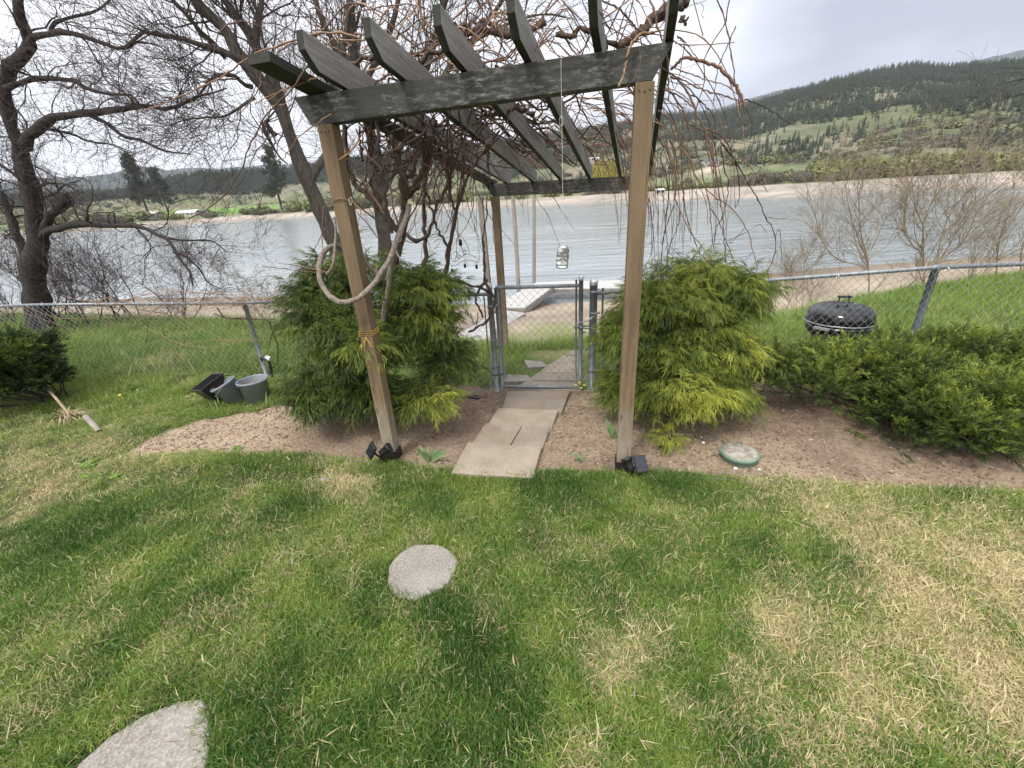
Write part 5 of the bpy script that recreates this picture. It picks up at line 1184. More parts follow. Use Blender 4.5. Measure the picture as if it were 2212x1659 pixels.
def trace(pts, Y, rpx, n=14, ytilt=0.0):
    """limb read off the photograph: pixel polyline at distance Y (or a list of distances)"""
    Ys = np.linspace(Y[0], Y[1], len(pts)) if isinstance(Y, (tuple, list)) else np.full(len(pts), Y)
    P = smoothline([aty(px, py, yy) for (px, py), yy in zip(pts, Ys)], n); r = np.linspace(rpx[0], rpx[1], n) * np.mean(Ys) / 925.0; return P, r
def sc(pts, s, ox, oy): return [(ox + s * u, oy + s * v) for u, v in pts]
def bare_tree(name, label, limbs, base, rs, levels, mat='bark', twig='twig', group=None, cat='tree', nlimb=8):
    root = thing(name, label, cat, tuple(map(float, base)), group); mb = MB(); LP, LR = [], []
    for P, r in limbs:
        P = P + np.concatenate([[[0, 0, 0]], rs.normal(size=(len(P) - 1, 3)) * np.minimum(r[1:, None], .06) * .16]); tubes(mb, P, r * (1 + .10 * rs.normal(size=len(r))), nlimb if r[0] > .03 else 6); LP.append(smoothline(P, 14)); LR.append(np.interp(np.linspace(0, 1, 14), np.linspace(0, 1, len(r)), r))
    mb.build('trunk', M[mat], root); LR[0] = LR[0][6:] if len(LP) > 6 else LR[0]; LR[0] = np.interp(np.linspace(0, 1, 14), np.linspace(0, 1, len(LR[0])), LR[0]); LP[0] = smoothline(LP[0][6:], 14) if len(LP) > 6 else LP[0]; P, R = np.array(LP), np.array(LR); mb = MB(); mb2 = MB(); allP = [(P, R)]
    for k, lv in enumerate(levels):
        src = lv.pop('src', -1); P0, R0 = allP[src] if src >= 0 else allP[-1]; C, Rc = children(P0, R0, rs=rs, **lv); allP.append((C, Rc)); tubes(mb if k == 0 else mb2, C, Rc, 5 if k == 0 else 3)
    mb.build('branches', M[mat], root)['kind'] = 'stuff'; mb2.build('twigs', M[twig], root)['kind'] = 'stuff'; return root
rs = np.random.RandomState(31); Y0 = 7.4
s = .4167
L = []
L.append(trace([(92, 720), (79, 650), (73, 583), (79, 521), (72, 450), (66, 400), (50, 354), (44, 320), (25, 271), (10, 208), (8, 170)], Y0, (23.5, 9.5), 20))
L[0][1][:6] *= np.array([1.15, 1.05, 1, 1, 1, 1])
L.append(trace([(8, 185), (20, 150), (40, 128), (62, 97), (58, 71), (46, 42), (42, -20), (60, -120), (50, -240)], (Y0, 7.0), (11.1, 3.7), 16))
L.append(trace([(62, 92), (75, 79), (104, 75), (137, 69), (187, 81), (233, 98), (267, 106), (300, 90), (345, 100)], (7.2, 6.6), (5.9, 1.0)))
L.append(trace([(110, 77), (118, 50), (160, 36), (205, 25), (235, 0), (250, -40)], (7.2, 7.6), (3.3, 0.8)))
L.append(trace([(12, 192), (42, 179), (83, 168), (120, 170), (158, 175), (200, 196), (250, 204), (283, 206), (300, 222)], (7.3, 6.7), (5.9, 1.4)))
L.append(trace([(54, 318), (67, 290), (92, 271), (137, 254), (200, 244), (258, 237), (308, 225), (346, 237), (400, 225), (417, 208), (450, 204), (490, 190)], (7.4, 6.4), (9.6, 1.0), 18))
L.append(trace([(190, 246), (233, 268), (267, 294), (308, 304), (354, 325), (415, 334)], (7.1, 6.6), (4.4, 0.8)))
L.append(trace([(85, 276), (150, 288), (190, 305), (240, 312), (290, 330)], (7.3, 7.6), (3.0, 0.8)))
L.append(trace([(86, 516), (105, 500), (125, 492), (167, 483), (229, 487), (292, 487), (333, 504), (367, 521), (383, 554), (408, 583), (417, 617)], (7.4, 6.3), (8.9, 1.6), 18))
L.append(trace([(360, 515), (396, 519), (458, 521), (490, 545)], (6.8, 6.6), (3.0, 0.8)))
L.append(trace([(375, 545), (400, 555), (430, 580), (450, 610), (480, 625)], (6.7, 6.4), (3.0, 0.8)))
L.append(trace([(92, 500), (105, 475), (120, 455), (146, 425)], (7.4, 7.3), (9.6, 5.9), 8))
L.append(trace([(75, 590), (55, 545), (30, 490), (5, 430), (-30, 380), (-60, 290)], (7.5, 7.8), (8.9, 4.4)))
L.append(trace([(70, 395), (38, 380), (0, 355), (-60, 320)], (7.5, 8), (3.7, 0.9)))
L.append(trace([(68, 410), (90, 400), (110, 395), (150, 402), (180, 430)], (7.4, 7), (3.0, 0.8)))
bare_tree('bare_tree', 'large dark leafless tree with twisting limbs at the left edge', L, np.append(L[0][0][0][:2], gz(*L[0][0][0][:2])), rs,
          [dict(n=190, L=(.3, 1.1), S=9, ang=(30, 80), wig=.38, bias=(.03, 0, .05), rf=.42, rmin=.004, tip=.3), dict(n=1200, L=(.2, .7), S=7, ang=(20, 65), wig=.32, bias=(0, 0, .02), rf=.55, rmin=.0028),
           dict(n=3000, L=(.15, .55), S=6, ang=(15, 60), wig=.25, bias=(0, 0, -.03), rf=.7, rmin=.0022)])
# leaning tree behind the left post
rs = np.random.RandomState(32); L = []
q_ = lambda pts: sc(pts, .2083, 415, 0)
L.append(trace([(742, 600), (725, 530), (705, 490), (685, 440), (662, 382), (644, 340), (622, 275), (600, 225), (575, 190), (550, 160), (515, 117), (494, 73), (457, 37), (427, 0), (390, -60), (360, -150)], (7.6, 7.2), (16, 7), 26))
L.append(trace(q_([(950, 1180), (860, 900), (760, 650), (690, 520), (620, 420), (540, 280), (480, 200), (330, 0), (200, -250)]), (7.5, 7.8), (11, 4), 16))
L.append(trace(q_([(480, 620), (400, 585), (300, 530), (150, 480), (0, 430), (-150, 390), (-350, 370), (-500, 330), (-700, 500)]), (7.3, 6.6), (6.5, 1.8), 14))
L.append(trace(q_([(640, 420), (690, 280), (700, 100), (730, 0), (760, -200)]), (7.6, 8), (7, 3)))
L.append(trace(q_([(350, 600), (200, 430), (60, 290), (-80, 130), (-250, -50)]), (7.4, 7), (5, 2)))
L.append(trace(q_([(860, 1400), (780, 1300), (745, 1260), (750, 1350), (900, 1620), (990, 1700)][::-1]), 7.4, (1.5, 5)))
L.append(trace(q_([(620, 900), (540, 880), (450, 790), (340, 770), (200, 820), (60, 1000), (-100, 1080)]), (7.4, 6.8), (4, 1.3)))
L.append(trace([(668, 395), (690, 350), (715, 320), (720, 250), (730, 150), (750, 60), (760, -40)], (7.5, 8.2), (9, 4)))
L.append(trace(q_([(650, 1010), (350, 1200), (120, 1220), (-60, 1240), (-200, 1290)]), (7.2, 6.6), (3, 1)))
bare_tree('bare_tree', 'leaning leafless tree with rough grey bark directly left of the pergola', L, np.append(L[0][0][0][:2], gz(*L[0][0][0][:2])), rs,
          [dict(n=230, L=(.4, 1.5), S=9, ang=(18, 60), wig=.22, bias=(0, 0, .10), rf=.40, rmin=.005, tip=.3), dict(n=1500, L=(.3, 1.0), S=7, ang=(12, 45), wig=.16, bias=(0, 0, .06), rf=.5, rmin=.003),
           dict(n=3300, L=(.2, .7), S=6, ang=(10, 40), wig=.12, bias=(0, 0, .03), rf=.7, rmin=.0022)], mat='bark_grey')
rs = np.random.RandomState(33); L = []
L.append(trace([(838, 640), (832, 532), (826, 490), (818, 430), (815, 380), (808, 320), (790, 240), (770, 150), (760, 60), (755, -60)], (8.8, 9.2), (15, 6), 20))
L.append(trace([(818, 430), (845, 370), (870, 280), (900, 190), (935, 100), (955, 30), (975, -60), (1000, -160)], (8.9, 9.3), (11, 4), 16))
L.append(trace([(878, 260), (930, 210), (985, 130), (1040, 60), (1080, 10), (1120, -60)], (9.1, 9.6), (7, 2.5)))
L.append(trace([(780, 200), (820, 120), (845, 60), (860, 0), (880, -90)], (9, 9.4), (6, 3)))
L.append(trace([(1020, 90), (1080, 60), (1130, 40), (1180, 30), (1230, 40)], (9.2, 9.6), (3.5, 1.2)))
L.append(trace([(770, 150), (720, 90), (690, 30), (670, -50)], (9, 9.3), (7, 3)))
bare_tree('bare_tree', 'leafless tree rising behind the pergola rafters, trunk hidden in the vine tangle', L, np.append(L[0][0][0][:2], gz(*L[0][0][0][:2])), rs,
          [dict(n=170, L=(.5, 1.7), S=9, ang=(20, 60), wig=.26, bias=(0, 0, .08), rf=.42, rmin=.005, tip=.3), dict(n=1300, L=(.4, 1.2), S=7, ang=(15, 50), wig=.22, bias=(0, 0, .04), rf=.5, rmin=.0035),
           dict(n=2600, L=(.3, .8), S=6, ang=(10, 45), wig=.2, bias=(0, 0, 0), rf=.7, rmin=.0025)], mat='bark_grey')
# leafless thickets along the bank on the left
rs = np.random.RandomState(34)
def thicket(label, px, py, Y_, hgt, nst, seed, mat='twig', twig='twig', group=None, spread=.7, fine=380, r0=.014, cat='bush', name='bare_bush', fine2=650):
    r_ = np.random.RandomState(seed); b = aty(px, py, Y_); b[2] = gz(b[0], b[1]) - .05; n = nst; p = np.repeat(b[None], n, 0) + np.stack([r_.normal(size=n) * .10, r_.normal(size=n) * .10, n * [0]], -1)
    d = np.stack([r_.normal(size=n) * spread, r_.normal(size=n) * spread, np.ones(n)], -1); P = wander(p, d, r_.uniform(.75, 1.1, n) * hgt, 12, .12, np.array([0, 0, .02]), r_); R = r0 * r_.uniform(.5, 1.2, n)[:, None] * np.linspace(1, .25, 12)
    limbs = [(P[i], R[i]) for i in range(n)]
    return bare_tree(name, label, limbs, b, r_, [dict(n=nst * 7, L=(.25 * hgt, .6 * hgt), S=8, ang=(20, 60), wig=.2, bias=(0, 0, .05), rf=.5, rmin=.004), dict(n=fine, L=(.12 * hgt, .4 * hgt), S=6, ang=(20, 55), wig=.2, bias=(0, 0, .02), rf=.6, rmin=.0025), dict(n=fine2, L=(.08 * hgt, .22 * hgt), S=5, ang=(20, 55), wig=.2, rf=.7, rmin=.002)], mat=mat, twig=twig, group=group, cat=cat)
thicket('bare dark bush behind the fence just right of the large left tree', 190, 690, 7.9, 1.5, 5, 1, fine=450, fine2=600)
thicket('bare dark bush behind the fence below the low limb of the left tree', 290, 692, 8.2, 1.6, 6, 2)
thicket('bare dark bush behind the fence at the left edge, left of the big trunk', 20, 690, 8.2, 1.5, 7, 3)
thicket('bare bush behind the fence left of the cypress, under the tip of the low limb', 400, 695, 8.0, 1.2, 5, 4)
thicket('sparse pale reddish bush by the shore between left tree and pergola', 560, 690, 9.0, 1.5, 5, 5, mat='twig_pale', twig='twig_pale', fine=350, r0=.009, fine2=400)
thicket('bare dark bush between the trunk and the low bush right of it', 120, 690, 8.6, 1.3, 6, 6)
thicket('wispy pale bush on the right bank just right of the right cypress', 1730, 640, 7.6, 1.5, 4, 15, mat='twig_pale', twig='twig_pale', fine=420, r0=.008, fine2=600, spread=.8)
# pale saplings on the bank right of the pergola
z4 = lambda pts: sc(pts, .3125, 1555, 86)
def sapling(label, polys, seed, Yr):
    r_ = np.random.RandomState(seed); L = [trace(z4(p), Yr, (rr[0] * .62, rr[1] * .7), 12) for p, rr in polys]; b = L[0][0][0].copy(); b[2] = gz(b[0], b[1])
    return bare_tree('sapling', label, L, b, r_, [dict(n=60, L=(.3, .95), S=8, ang=(20, 50), wig=.12, bias=(0, 0, .06), rf=.6, rmin=.004), dict(n=440, L=(.15, .6), S=6, ang=(20, 50), wig=.14, bias=(0, 0, .03), rf=.6, rmin=.0026), dict(n=650, L=(.08, .3), S=5, ang=(20, 50), wig=.14, rf=.8, rmin=.002)], mat='twig_pale', twig='twig_pale', cat='sapling')
sapling('pale leafless sapling behind the kettle barbecue, leftmost on the right bank', [([(1030, 1900), (1030, 1659), (1020, 1500), (975, 1350), (965, 1180), (960, 1060)], (3.2, 1)), ([(1020, 1530), (930, 1300), (880, 1100), (870, 1000)], (2.2, .8)), ([(1025, 1500), (1080, 1380), (1160, 1200), (1200, 1060)], (2, .7)), ([(1000, 1560), (820, 1520), (700, 1380), (660, 1200)], (2, .7)), ([(1025, 1520), (1180, 1400), (1300, 1250)], (1.8, .6))], 1, 7.2)
sapling('pale leafless sapling with a tall straight stem left of the right fence post', [([(1410, 1900), (1410, 1600), (1405, 1400), (1410, 1250), (1480, 1100), (1510, 980), (1530, 850)], (3.4, .9)), ([(1410, 1300), (1350, 1150), (1330, 1000)], (2, .7)), ([(1410, 1500), (1320, 1400), (1250, 1280)], (1.8, .7))], 2, 7.4)
sapling('dark stemmed sapling slanting up to the right behind the right fence post', [([(1150, 1850), (1350, 1659), (1500, 1530), (1650, 1430), (1760, 1250)], (3.8, 1.2)), ([(1500, 1530), (1520, 1420), (1560, 1280), (1620, 1120), (1640, 1000)], (2.6, .9)), ([(1530, 1510), (1640, 1330), (1760, 1150), (1760, 1020)], (2.2, .8))], 3, 7.0)
sapling('pale sapling with several slanting stems at the right edge', [([(1600, 1900), (1780, 1560), (1850, 1490), (1990, 1300), (2101, 1130), (2200, 950)], (3.4, 1)), ([(1700, 1800), (1830, 1600), (1960, 1500), (2150, 1420)], (2.5, 1)), ([(1900, 1800), (1930, 1400), (2000, 1180), (2040, 980)], (2.5, .9)), ([(2100, 1800), (2080, 1500), (2150, 1250), (2190, 1000)], (2.5, .9))], 4, 7.6)
L = [trace([(2420, 240), (2330, 215), (2240, 200), (2180, 210), (2120, 232)], 7.5, (3, .8)), trace([(2400, 330), (2300, 290), (2212, 268), (2150, 300)], 7.5, (3, .8)), trace([(2440, 120), (2330, 150), (2230, 165), (2150, 185)], 7.8, (3, .8))]
tb_ = np.array([11.5, 7.6, 0]); tb_[2] = gz(tb_[0], tb_[1]); tr_ = (smoothline([tb_, tb_ + [0, 0, 1.5], L[0][0][0], L[2][0][0] + [0, 0, .4], L[2][0][0] + [.2, 0, 2]], 14), np.linspace(.09, .03, 14))
bare_tree('bare_tree', 'thin bare branches reaching in from a tree beyond the right edge', [tr_] + L, tb_, np.random.RandomState(9), [dict(n=30, L=(.3, 1.0), S=8, ang=(20, 60), wig=.2, rf=.4, rmin=.003, tr=(.3, 1)), dict(n=160, L=(.2, .6), S=6, ang=(20, 50), wig=.2, rf=.6, rmin=.0025)])

# ================================================================== GRAPE VINE
rs = np.random.RandomState(41)
vine = thing('grape_vine', 'leafless grape vine climbing through and trailing from the pergola', 'vine', (-.62, 3.3, 0))
vt, vb, vs = MB(), MB(), MB()
zt_c = lambda pts: sc(pts, .2343, 734, 216)
def wig(P, a): P = P.copy(); P[1:-1] += rs.normal(size=(len(P) - 2, 3)) * a; return P
THICK = [([(480, 1850), (450, 1700), (500, 1500), (540, 1300), (590, 1150), (600, 1000), (600, 850), (590, 740)], .036, .030, 3.35), ([(590, 740), (560, 600), (520, 450), (430, 300), (350, 230)], .022, .014, 3.3), ([(600, 760), (680, 640), (740, 400), (760, 180)], .016, .011, 3.4),
         ([(610, 880), (700, 780), (770, 650), (820, 500), (850, 350), (880, 180)], .030, .018, 3.5), ([(540, 1200), (430, 1080), (330, 980), (230, 870), (130, 770), (80, 660), (50, 500), (40, 230)], .022, .014, 3.1), ([(480, 1230), (430, 1000), (410, 800), (390, 600), (360, 400), (340, 200)], .014, .010, 3.0),
         ([(390, 1020), (310, 830), (290, 600), (280, 400), (300, 200)], .011, .008, 3.3), ([(790, 1700), (780, 1300), (770, 1100), (780, 850), (790, 700), (820, 560), (830, 300)], .018, .012, 3.7), ([(610, 1230), (680, 1290), (770, 1280), (830, 1200), (870, 1050), (900, 950), (1000, 780), (1100, 450), (1120, 320)], .015, .010, 3.6),
         ([(960, 1700), (1000, 1450), (1040, 1200), (1070, 1060), (1110, 900), (1160, 780), (1210, 650), (1280, 550), (1400, 400), (1475, 280)], .022, .010, 3.9), ([(1000, 1350), (920, 1240), (870, 1100), (840, 1000), (800, 850), (790, 650)], .012, .008, 3.85), ([(1060, 1050), (1020, 850), (980, 600), (930, 450), (860, 300)], .012, .009, 3.9),
         ([(1150, 800), (1130, 600), (1150, 480), (1180, 380)], .012, .008, 4.0), ([(830, 300), (900, 430), (960, 560), (1000, 700)], .012, .008, 3.8), ([(200, 560), (190, 400), (180, 250)], .010, .007, 3.4), ([(450, 1170), (420, 900), (300, 560), (250, 380)], .009, .006, 3.2)]
tips = []
for p, r0, r1, Y_ in THICK:
    P, _ = trace(zt_c(p), Y_, (1, 1), 22); P = wig(P, .007); r = np.linspace(r0, r1, 22) * (1 + .12 * rs.normal(size=22)); tubes(vt, P, r, 8); tips.append((P, r))
# lower grey trunk and the big hooping cane round the post
P = smoothline([aty(828, 830, 3.2), aty(828, 707, 3.15), aty(834, 657, 3.12), aty(843, 588, 3.1), aty(853, 526, 3.08), aty(874, 479, 3.08), aty(884, 440, 3.1)], 18); tubes(vt, wig(P, .004), np.linspace(.020, .017, 18) * (1 + .08 * rs.normal(size=18)), 8, mat=1)
loop = [((884, 450), 3.05), ((874, 479), 2.98), ((849, 541), 2.86), ((831, 579), 2.78), ((799, 623), 2.70), ((774, 645), 2.66), ((743, 654), 2.64), ((715, 641), 2.66), ((696, 616), 2.72), ((690, 588), 2.76), ((693, 557), 2.82), ((706, 538), 2.9), ((726, 531), 2.95), ((780, 560), 3.1), ((815, 590), 3.15)]
P = smoothline([aty(*a, b) for a, b in loop], 44); tubes(vt, wig(P, .002), np.full(44, .0165) * (1 + .05 * rs.normal(size=44)), 9, mat=1)
P = smoothline([aty(*a, b) for a, b in (((706, 592), 2.75), ((716, 580), 2.75), ((722, 560), 2.76), ((724, 530), 2.8), ((726, 500), 2.85), ((722, 470), 2.9))], 16); tubes(vt, P, np.linspace(.010, .008, 16), 7, mat=1)
# knot of old wood by the left gate post
zg = lambda pts: sc(pts, .1666, 1002, 570)
for p, r0, r1, Y_ in (([(-260, 180), (0, 240), (90, 290), (200, 290), (260, 260), (300, 200)], .014, .012, 4.0), ([(250, -300), (262, -100), (270, 150), (280, 260)], .009, .011, 4.05), ([(280, 250), (340, 330), (400, 450), (390, 560), (300, 730), (200, 810), (60, 880)], .014, .012, 3.98), ([(230, 290), (150, 430), (190, 560), (250, 700)], .011, .009, 4.0), ([(160, 790), (180, 680), (175, 630)], .007, .003, 3.98), ([(140, 780), (100, 700), (90, 640)], .006, .003, 3.98), ([(200, 300), (260, 330), (330, 380)], .013, .012, 4.0), ([(300, -900), (290, -600), (240, -300), (270, 0), (260, 240)], .006, .008, 4.2)):
    P, _ = trace(zg(p), Y_, (1, 1), 16); tubes(vt, wig(P, .004), np.linspace(r0, r1, 16) * (1 + .12 * rs.normal(size=16)), 7)
vt.build('trunk', [M['vine'], M['vine_grey']], vine)
# old arms lying over the rafters
R1c = lambda pts: sc(pts, .2083, 1296, 0)
arms = []
for pts, r0, r1, Y_ in ((R1c([(230, 480), (330, 430), (400, 350), (480, 280), (560, 200), (620, 150), (700, 110), (780, 60), (900, 20)]), .022, .026, 2.75), (R1c([(-450, 360), (-300, 370), (-150, 330), (0, 300), (50, 460), (150, 460), (230, 480), (300, 500)]), .012, .014, 2.75),
                        (sc([(500, 520), (750, 505), (900, 490), (1050, 480), (1300, 520), (1450, 440), (1600, 380), (1750, 260), (1900, 250), (2100, 300), (2400, 180)], .2604, 553, 0), .013, .020, 3.0), (sc([(1250, 510), (1400, 400), (1600, 330), (1750, 190), (2000, 200), (2200, 350)], .2604, 553, 0), .012, .014, 3.2),
                        (sc([(1280, 560), (1400, 530), (1550, 470), (1750, 470), (2000, 620), (2300, 800)], .2604, 553, 0), .012, .010, 3.6), (R1c([(840, 170), (870, 230), (900, 250)]), .007, .005, 2.7), (sc([(1900, 950), (2050, 940), (2150, 900), (2300, 950)], .2604, 553, 0), .015, .015, 3.3)):
    P, _ = trace(pts, Y_, (1, 1), 26); P = wig(P, .008); r = np.linspace(r0, r1, 26) * (1 + .15 * rs.normal(size=26)); tubes(vb, P, r, 8); arms.append((P, r))
roofz = lambda u, v: (1 - v) * (beam_z(0) + hb + RH + .02) + v * (bbz(.8) + hb2 + RH + .02)
def rp(u, v, dz=0): return np.array([LFp[0], LFp[1], 0]) + bx3 * u + by3 * (Dp * v) + z3 * (roofz(u, v) + dz)
for k in range(26):
    v0 = rs.uniform(.02, 1.0); u0 = rs.uniform(-.2, .9); n_ = 7; us = u0 + np.linspace(0, rs.uniform(.5, 1.3), n_); P = smoothline([rp(u_, np.clip(v0 + rs.normal() * .05 + .1 * rs.rand() * i, 0, 1.05), rs.uniform(-.02, .07)) for i, u_ in enumerate(us)], 20); r = np.linspace(rs.uniform(.006, .012), .004, 20); tubes(vb, wig(P, .006), r, 6); arms.append((P[:26], r))
vb.build('arms', M['vine'], vine)
# one-year shoots: traced ones first
SH = [([(735, 720), (800, 660), (870, 605), (950, 605), (1020, 630), (1120, 655), (1220, 700), (1310, 780), (1400, 890), (1450, 980), (1500, 1110)], .0075, .0085, 2.55, .55), ([(1200, -40), (1295, 215), (1340, 420), (1375, 660), (1410, 880), (1440, 1000), (1475, 1340)], .0032, .0025, 2.6, .4),
      ([(1350, -40), (1280, 260), (1105, 560), (1070, 900), (1000, 1130), (995, 1440)], .003, .002, 2.5, .35), ([(1410, 270), (1250, 640), (1225, 710), (1170, 1110)], .003, .0015, 2.6, .2), ([(540, 640), (700, 740), (900, 850), (1060, 930), (1230, 980), (1420, 1040), (1480, 1090)], .0035, .003, 2.5, .45), ([(1500, 1030), (1740, 1130), (1900, 1240), (2020, 1300)], .0028, .002, 2.55, .1),
      ([(780, 710), (1090, 820), (1310, 890), (1420, 970)], .003, .0022, 2.7, .5), ([(800, 370), (870, 420), (1020, 620)], .003, .002, 2.7, .4), ([(1510, 1100), (1570, 1250), (1575, 1400), (1550, 1440), (1510, 1400), (1490, 1350)], .002, .0015, 2.55, .1), ([(520, -30), (580, 170), (590, 260), (660, 440), (700, 600), (710, 800), (715, 1050)], .0045, .003, 2.45, .7),
      ([(560, 340), (510, 345), (430, 350), (370, 400), (300, 520), (240, 780), (190, 900)], .006, .005, 2.42, .95), ([(490, 590), (350, 680), (240, 780)], .003, .002, 2.42, .6), ([(740, 790), (830, 850), (920, 980), (990, 1130), (1050, 1280), (1110, 1400), (1170, 1659), (1185, 1800)], .0055, .0045, 2.75, .55), ([(660, 930), (740, 960), (800, 1050), (860, 1150), (910, 1290), (950, 1400), (1030, 1659)], .005, .004, 2.85, .55),
      ([(730, 960), (800, 980), (880, 1040), (990, 1130)], .004, .003, 2.8, .4), ([(920, 980), (1000, 1010), (1080, 1090), (1180, 1200), (1200, 1350)], .004, .0025, 2.75, .15), ([(600, 1150), (640, 1170), (720, 1230), (790, 1330), (850, 1500), (850, 1659)], .0045, .003, 3.1, .8), ([(560, 1260), (620, 1290), (700, 1350), (800, 1450), (940, 1659)], .0045, .003, 3.2, .8),
      ([(1080, 1340), (1200, 1370), (1300, 1450), (1360, 1560), (1390, 1659)], .004, .003, 2.8, .4), ([(920, 1290), (1000, 1320), (1100, 1370), (1250, 1470), (1310, 1560), (1390, 1650)], .004, .003, 2.9, .2), ([(830, 1490), (950, 1450), (1120, 1410), (1400, 1440), (1590, 1480)], .002, .0015, 2.9, .1), ([(20, 5), (200, 90), (290, 190), (390, 320)], .004, .006, 2.8, .35), ([(350, -20), (290, 200), (230, 370), (190, 440)], .0035, .003, 2.8, .3), ([(0, 230), (240, 370), (350, 410), (480, 470)], .0035, .003, 2.7, .6), ([(100, -10), (20, 190)], .003, .003, 2.8, .3), ([(920, 70), (1030, 30), (1080, 90), (1050, 150), (1080, 190)], .0012, .001, 2.6, .5), ([(720, -20), (640, 130), (590, 200)], .003, .004, 2.7, .3), ([(860, 580), (840, 700), (790, 900), (750, 950)], .002, .0015, 2.7, .1), ([(800, 380), (860, 430), (870, 520), (860, 600)], .0025, .002, 2.7, .2), ([(640, 1200), (680, 1400), (620, 1560)], .0018, .001, 3.1, .2)]
SH3 = [([(720, -20), (790, 260), (860, 560), (890, 710), (910, 980), (940, 1180)], .004, .002, 2.85, .6), ([(890, 710), (960, 800), (1010, 920), (1050, 1040), (1100, 1140), (1150, 1310)], .003, .0018, 2.85, .45), ([(870, -20), (930, 200), (970, 430), (990, 600), (1025, 800), (1035, 1000), (1050, 1280)], .0045, .0022, 2.75, .6), ([(590, -10), (600, 150), (605, 450), (650, 800), (710, 980), (790, 1180), (910, 1290)], .004, .002, 3.0, .35),
       ([(500, -10), (530, 300), (520, 560), (580, 730), (680, 940), (830, 1130), (920, 1260)], .004, .002, 3.1, .8), ([(560, 60), (600, 100), (700, 230), (740, 380), (850, 500), (930, 590), (1110, 700), (1250, 890), (1310, 1020), (1340, 1160), (1380, 1300), (1385, 1480)], .004, .0022, 2.9, .85), ([(1000, 30), (1150, 210), (1280, 440), (1400, 640), (1460, 800), (1545, 920), (1570, 1080), (1545, 1250), (1490, 1360), (1510, 1480), (1560, 1530)], .0042, .002, 2.8, .15),
       ([(950, 280), (1060, 240), (1150, 200), (1250, 220), (1380, 380), (1490, 545)], .003, .0018, 2.8, .7), ([(1000, 60), (1040, 300), (1085, 450), (1060, 660), (1000, 840), (960, 910), (940, 1060)], .0032, .002, 2.85, .2), ([(1150, 210), (1190, 420), (1195, 610), (1150, 710)], .003, .002, 2.8, .1), ([(410, 60), (380, 210), (440, 380), (460, 600), (430, 870), (400, 1050), (370, 1290), (240, 1330), (175, 1380)], .0034, .0018, 3.2, .2),
       ([(520, 680), (440, 900), (400, 1100), (375, 1420)], .0032, .0018, 3.1, .1), ([(470, 320), (460, 600), (430, 850), (450, 1140), (430, 1430)], .0035, .002, 3.1, .45), ([(580, 740), (550, 920), (460, 1140), (440, 1400)], .003, .0018, 3.1, .2), ([(230, 480), (270, 700), (300, 920), (300, 1030), (290, 1170), (170, 1410)], .0028, .0016, 3.3, .5), ([(250, 480), (300, 900), (320, 1250), (335, 1400)], .0022, .0014, 3.3, .5), ([(370, 280), (400, 600), (430, 850)], .0026, .0018, 3.2, .6),
       ([(740, 380), (850, 650), (870, 880)], .0022, .0012, 2.9, .2), ([(1250, 920), (1110, 1060), (940, 1080)], .002, .0015, 2.9, .3), ([(1050, 1060), (1300, 940), (1410, 880), (1480, 970)], .002, .0013, 2.85, .4), ([(1460, 800), (1580, 815), (1690, 820)], .002, .0013, 2.8, .4), ([(1560, 1020), (1610, 930), (1630, 1090), (1632, 1250)], .0022, .0013, 2.8, .4), ([(450, 1140), (600, 1320)], .0015, .001, 3.1, .2), ([(440, 0), (470, 180), (540, 420), (530, 600)], .004, .003, 3.15, .9), ([(480, 0), (540, 170), (545, 400), (520, 680)], .0035, .0025, 3.1, .6), ([(1340, 1160), (1260, 1250), (1250, 1330), (1290, 1340)], .0015, .001, 2.9, .3), ([(1450, 1540), (1500, 1565), (1700, 1550)], .003, .0022, 3.2, .4)]
z480 = lambda pts: sc(pts, .2083, 415, 0)
SHL = [(z480([(-600, 1180), (-300, 1080), (0, 950), (350, 770), (650, 560), (850, 490), (1080, 410), (1300, 350), (1450, 340), (1600, 360), (1742, 400)]), .0022, .0055, 2.6, .65), (z480([(1050, 440), (900, 540), (840, 620), (720, 710), (690, 920), (500, 1180)]), .0035, .0018, 2.5, .6), ([(665, 140), (632, 190), (575, 250), (537, 321), (521, 365), (471, 435), (406, 473)], .0036, .0026, 2.4, .25), ([(640, 205), (604, 300), (590, 354), (575, 400), (554, 458)], .0028, .0016, 2.5, .2),
       (z480([(1230, 400), (1350, 430), (1500, 510), (1640, 580)]), .003, .003, 2.6, .6), (z480([(1300, 800), (1100, 880), (930, 940), (730, 1030), (650, 1080)]), .0035, .002, 2.6, .85), (z480([(1450, 1180), (1220, 1330), (1100, 1430), (940, 1659)]), .003, .0018, 2.5, .8), (z480([(1130, 20), (1070, 300), (1050, 560), (1120, 760)]), .003, .0025, 3.0, .1), (z480([(1100, 860), (930, 940), (740, 1080)]), .0025, .0015, 2.7, .85),
       ([(790, 460), (745, 430), (700, 450), (697, 540), (702, 560)], .003, .002, 2.7, .6), ([(760, 30), (800, 20), (850, 10), (905, 15), (960, 40)], .003, .003, 2.7, .6), ([(565, 575), (610, 580), (650, 585), (704, 590)], .0018, .003, 2.72, .4), ([(600, 568), (650, 575), (710, 588)], .0018, .003, 2.72, .5), ([(720, 470), (690, 520), (660, 570), (628, 600)], .0025, .0015, 2.9, .3), ([(1120, -30), (1090, 60), (1070, 160), (1060, 260)], .004, .003, 2.9, .4),
       ([(734, 345), (755, 330), (775, 300), (770, 280)], .005, .004, 2.65, .95), ([(735, 343), (760, 350), (790, 400), (830, 460)], .004, .006, 2.9, .6), ([(1000, 290), (985, 190), (1000, 120), (1010, 60)], .0055, .003, 2.75, .1), ([(1200, 60), (1150, 120), (1120, 200), (1090, 280)], .004, .003, 2.9, .3)]
alls = []
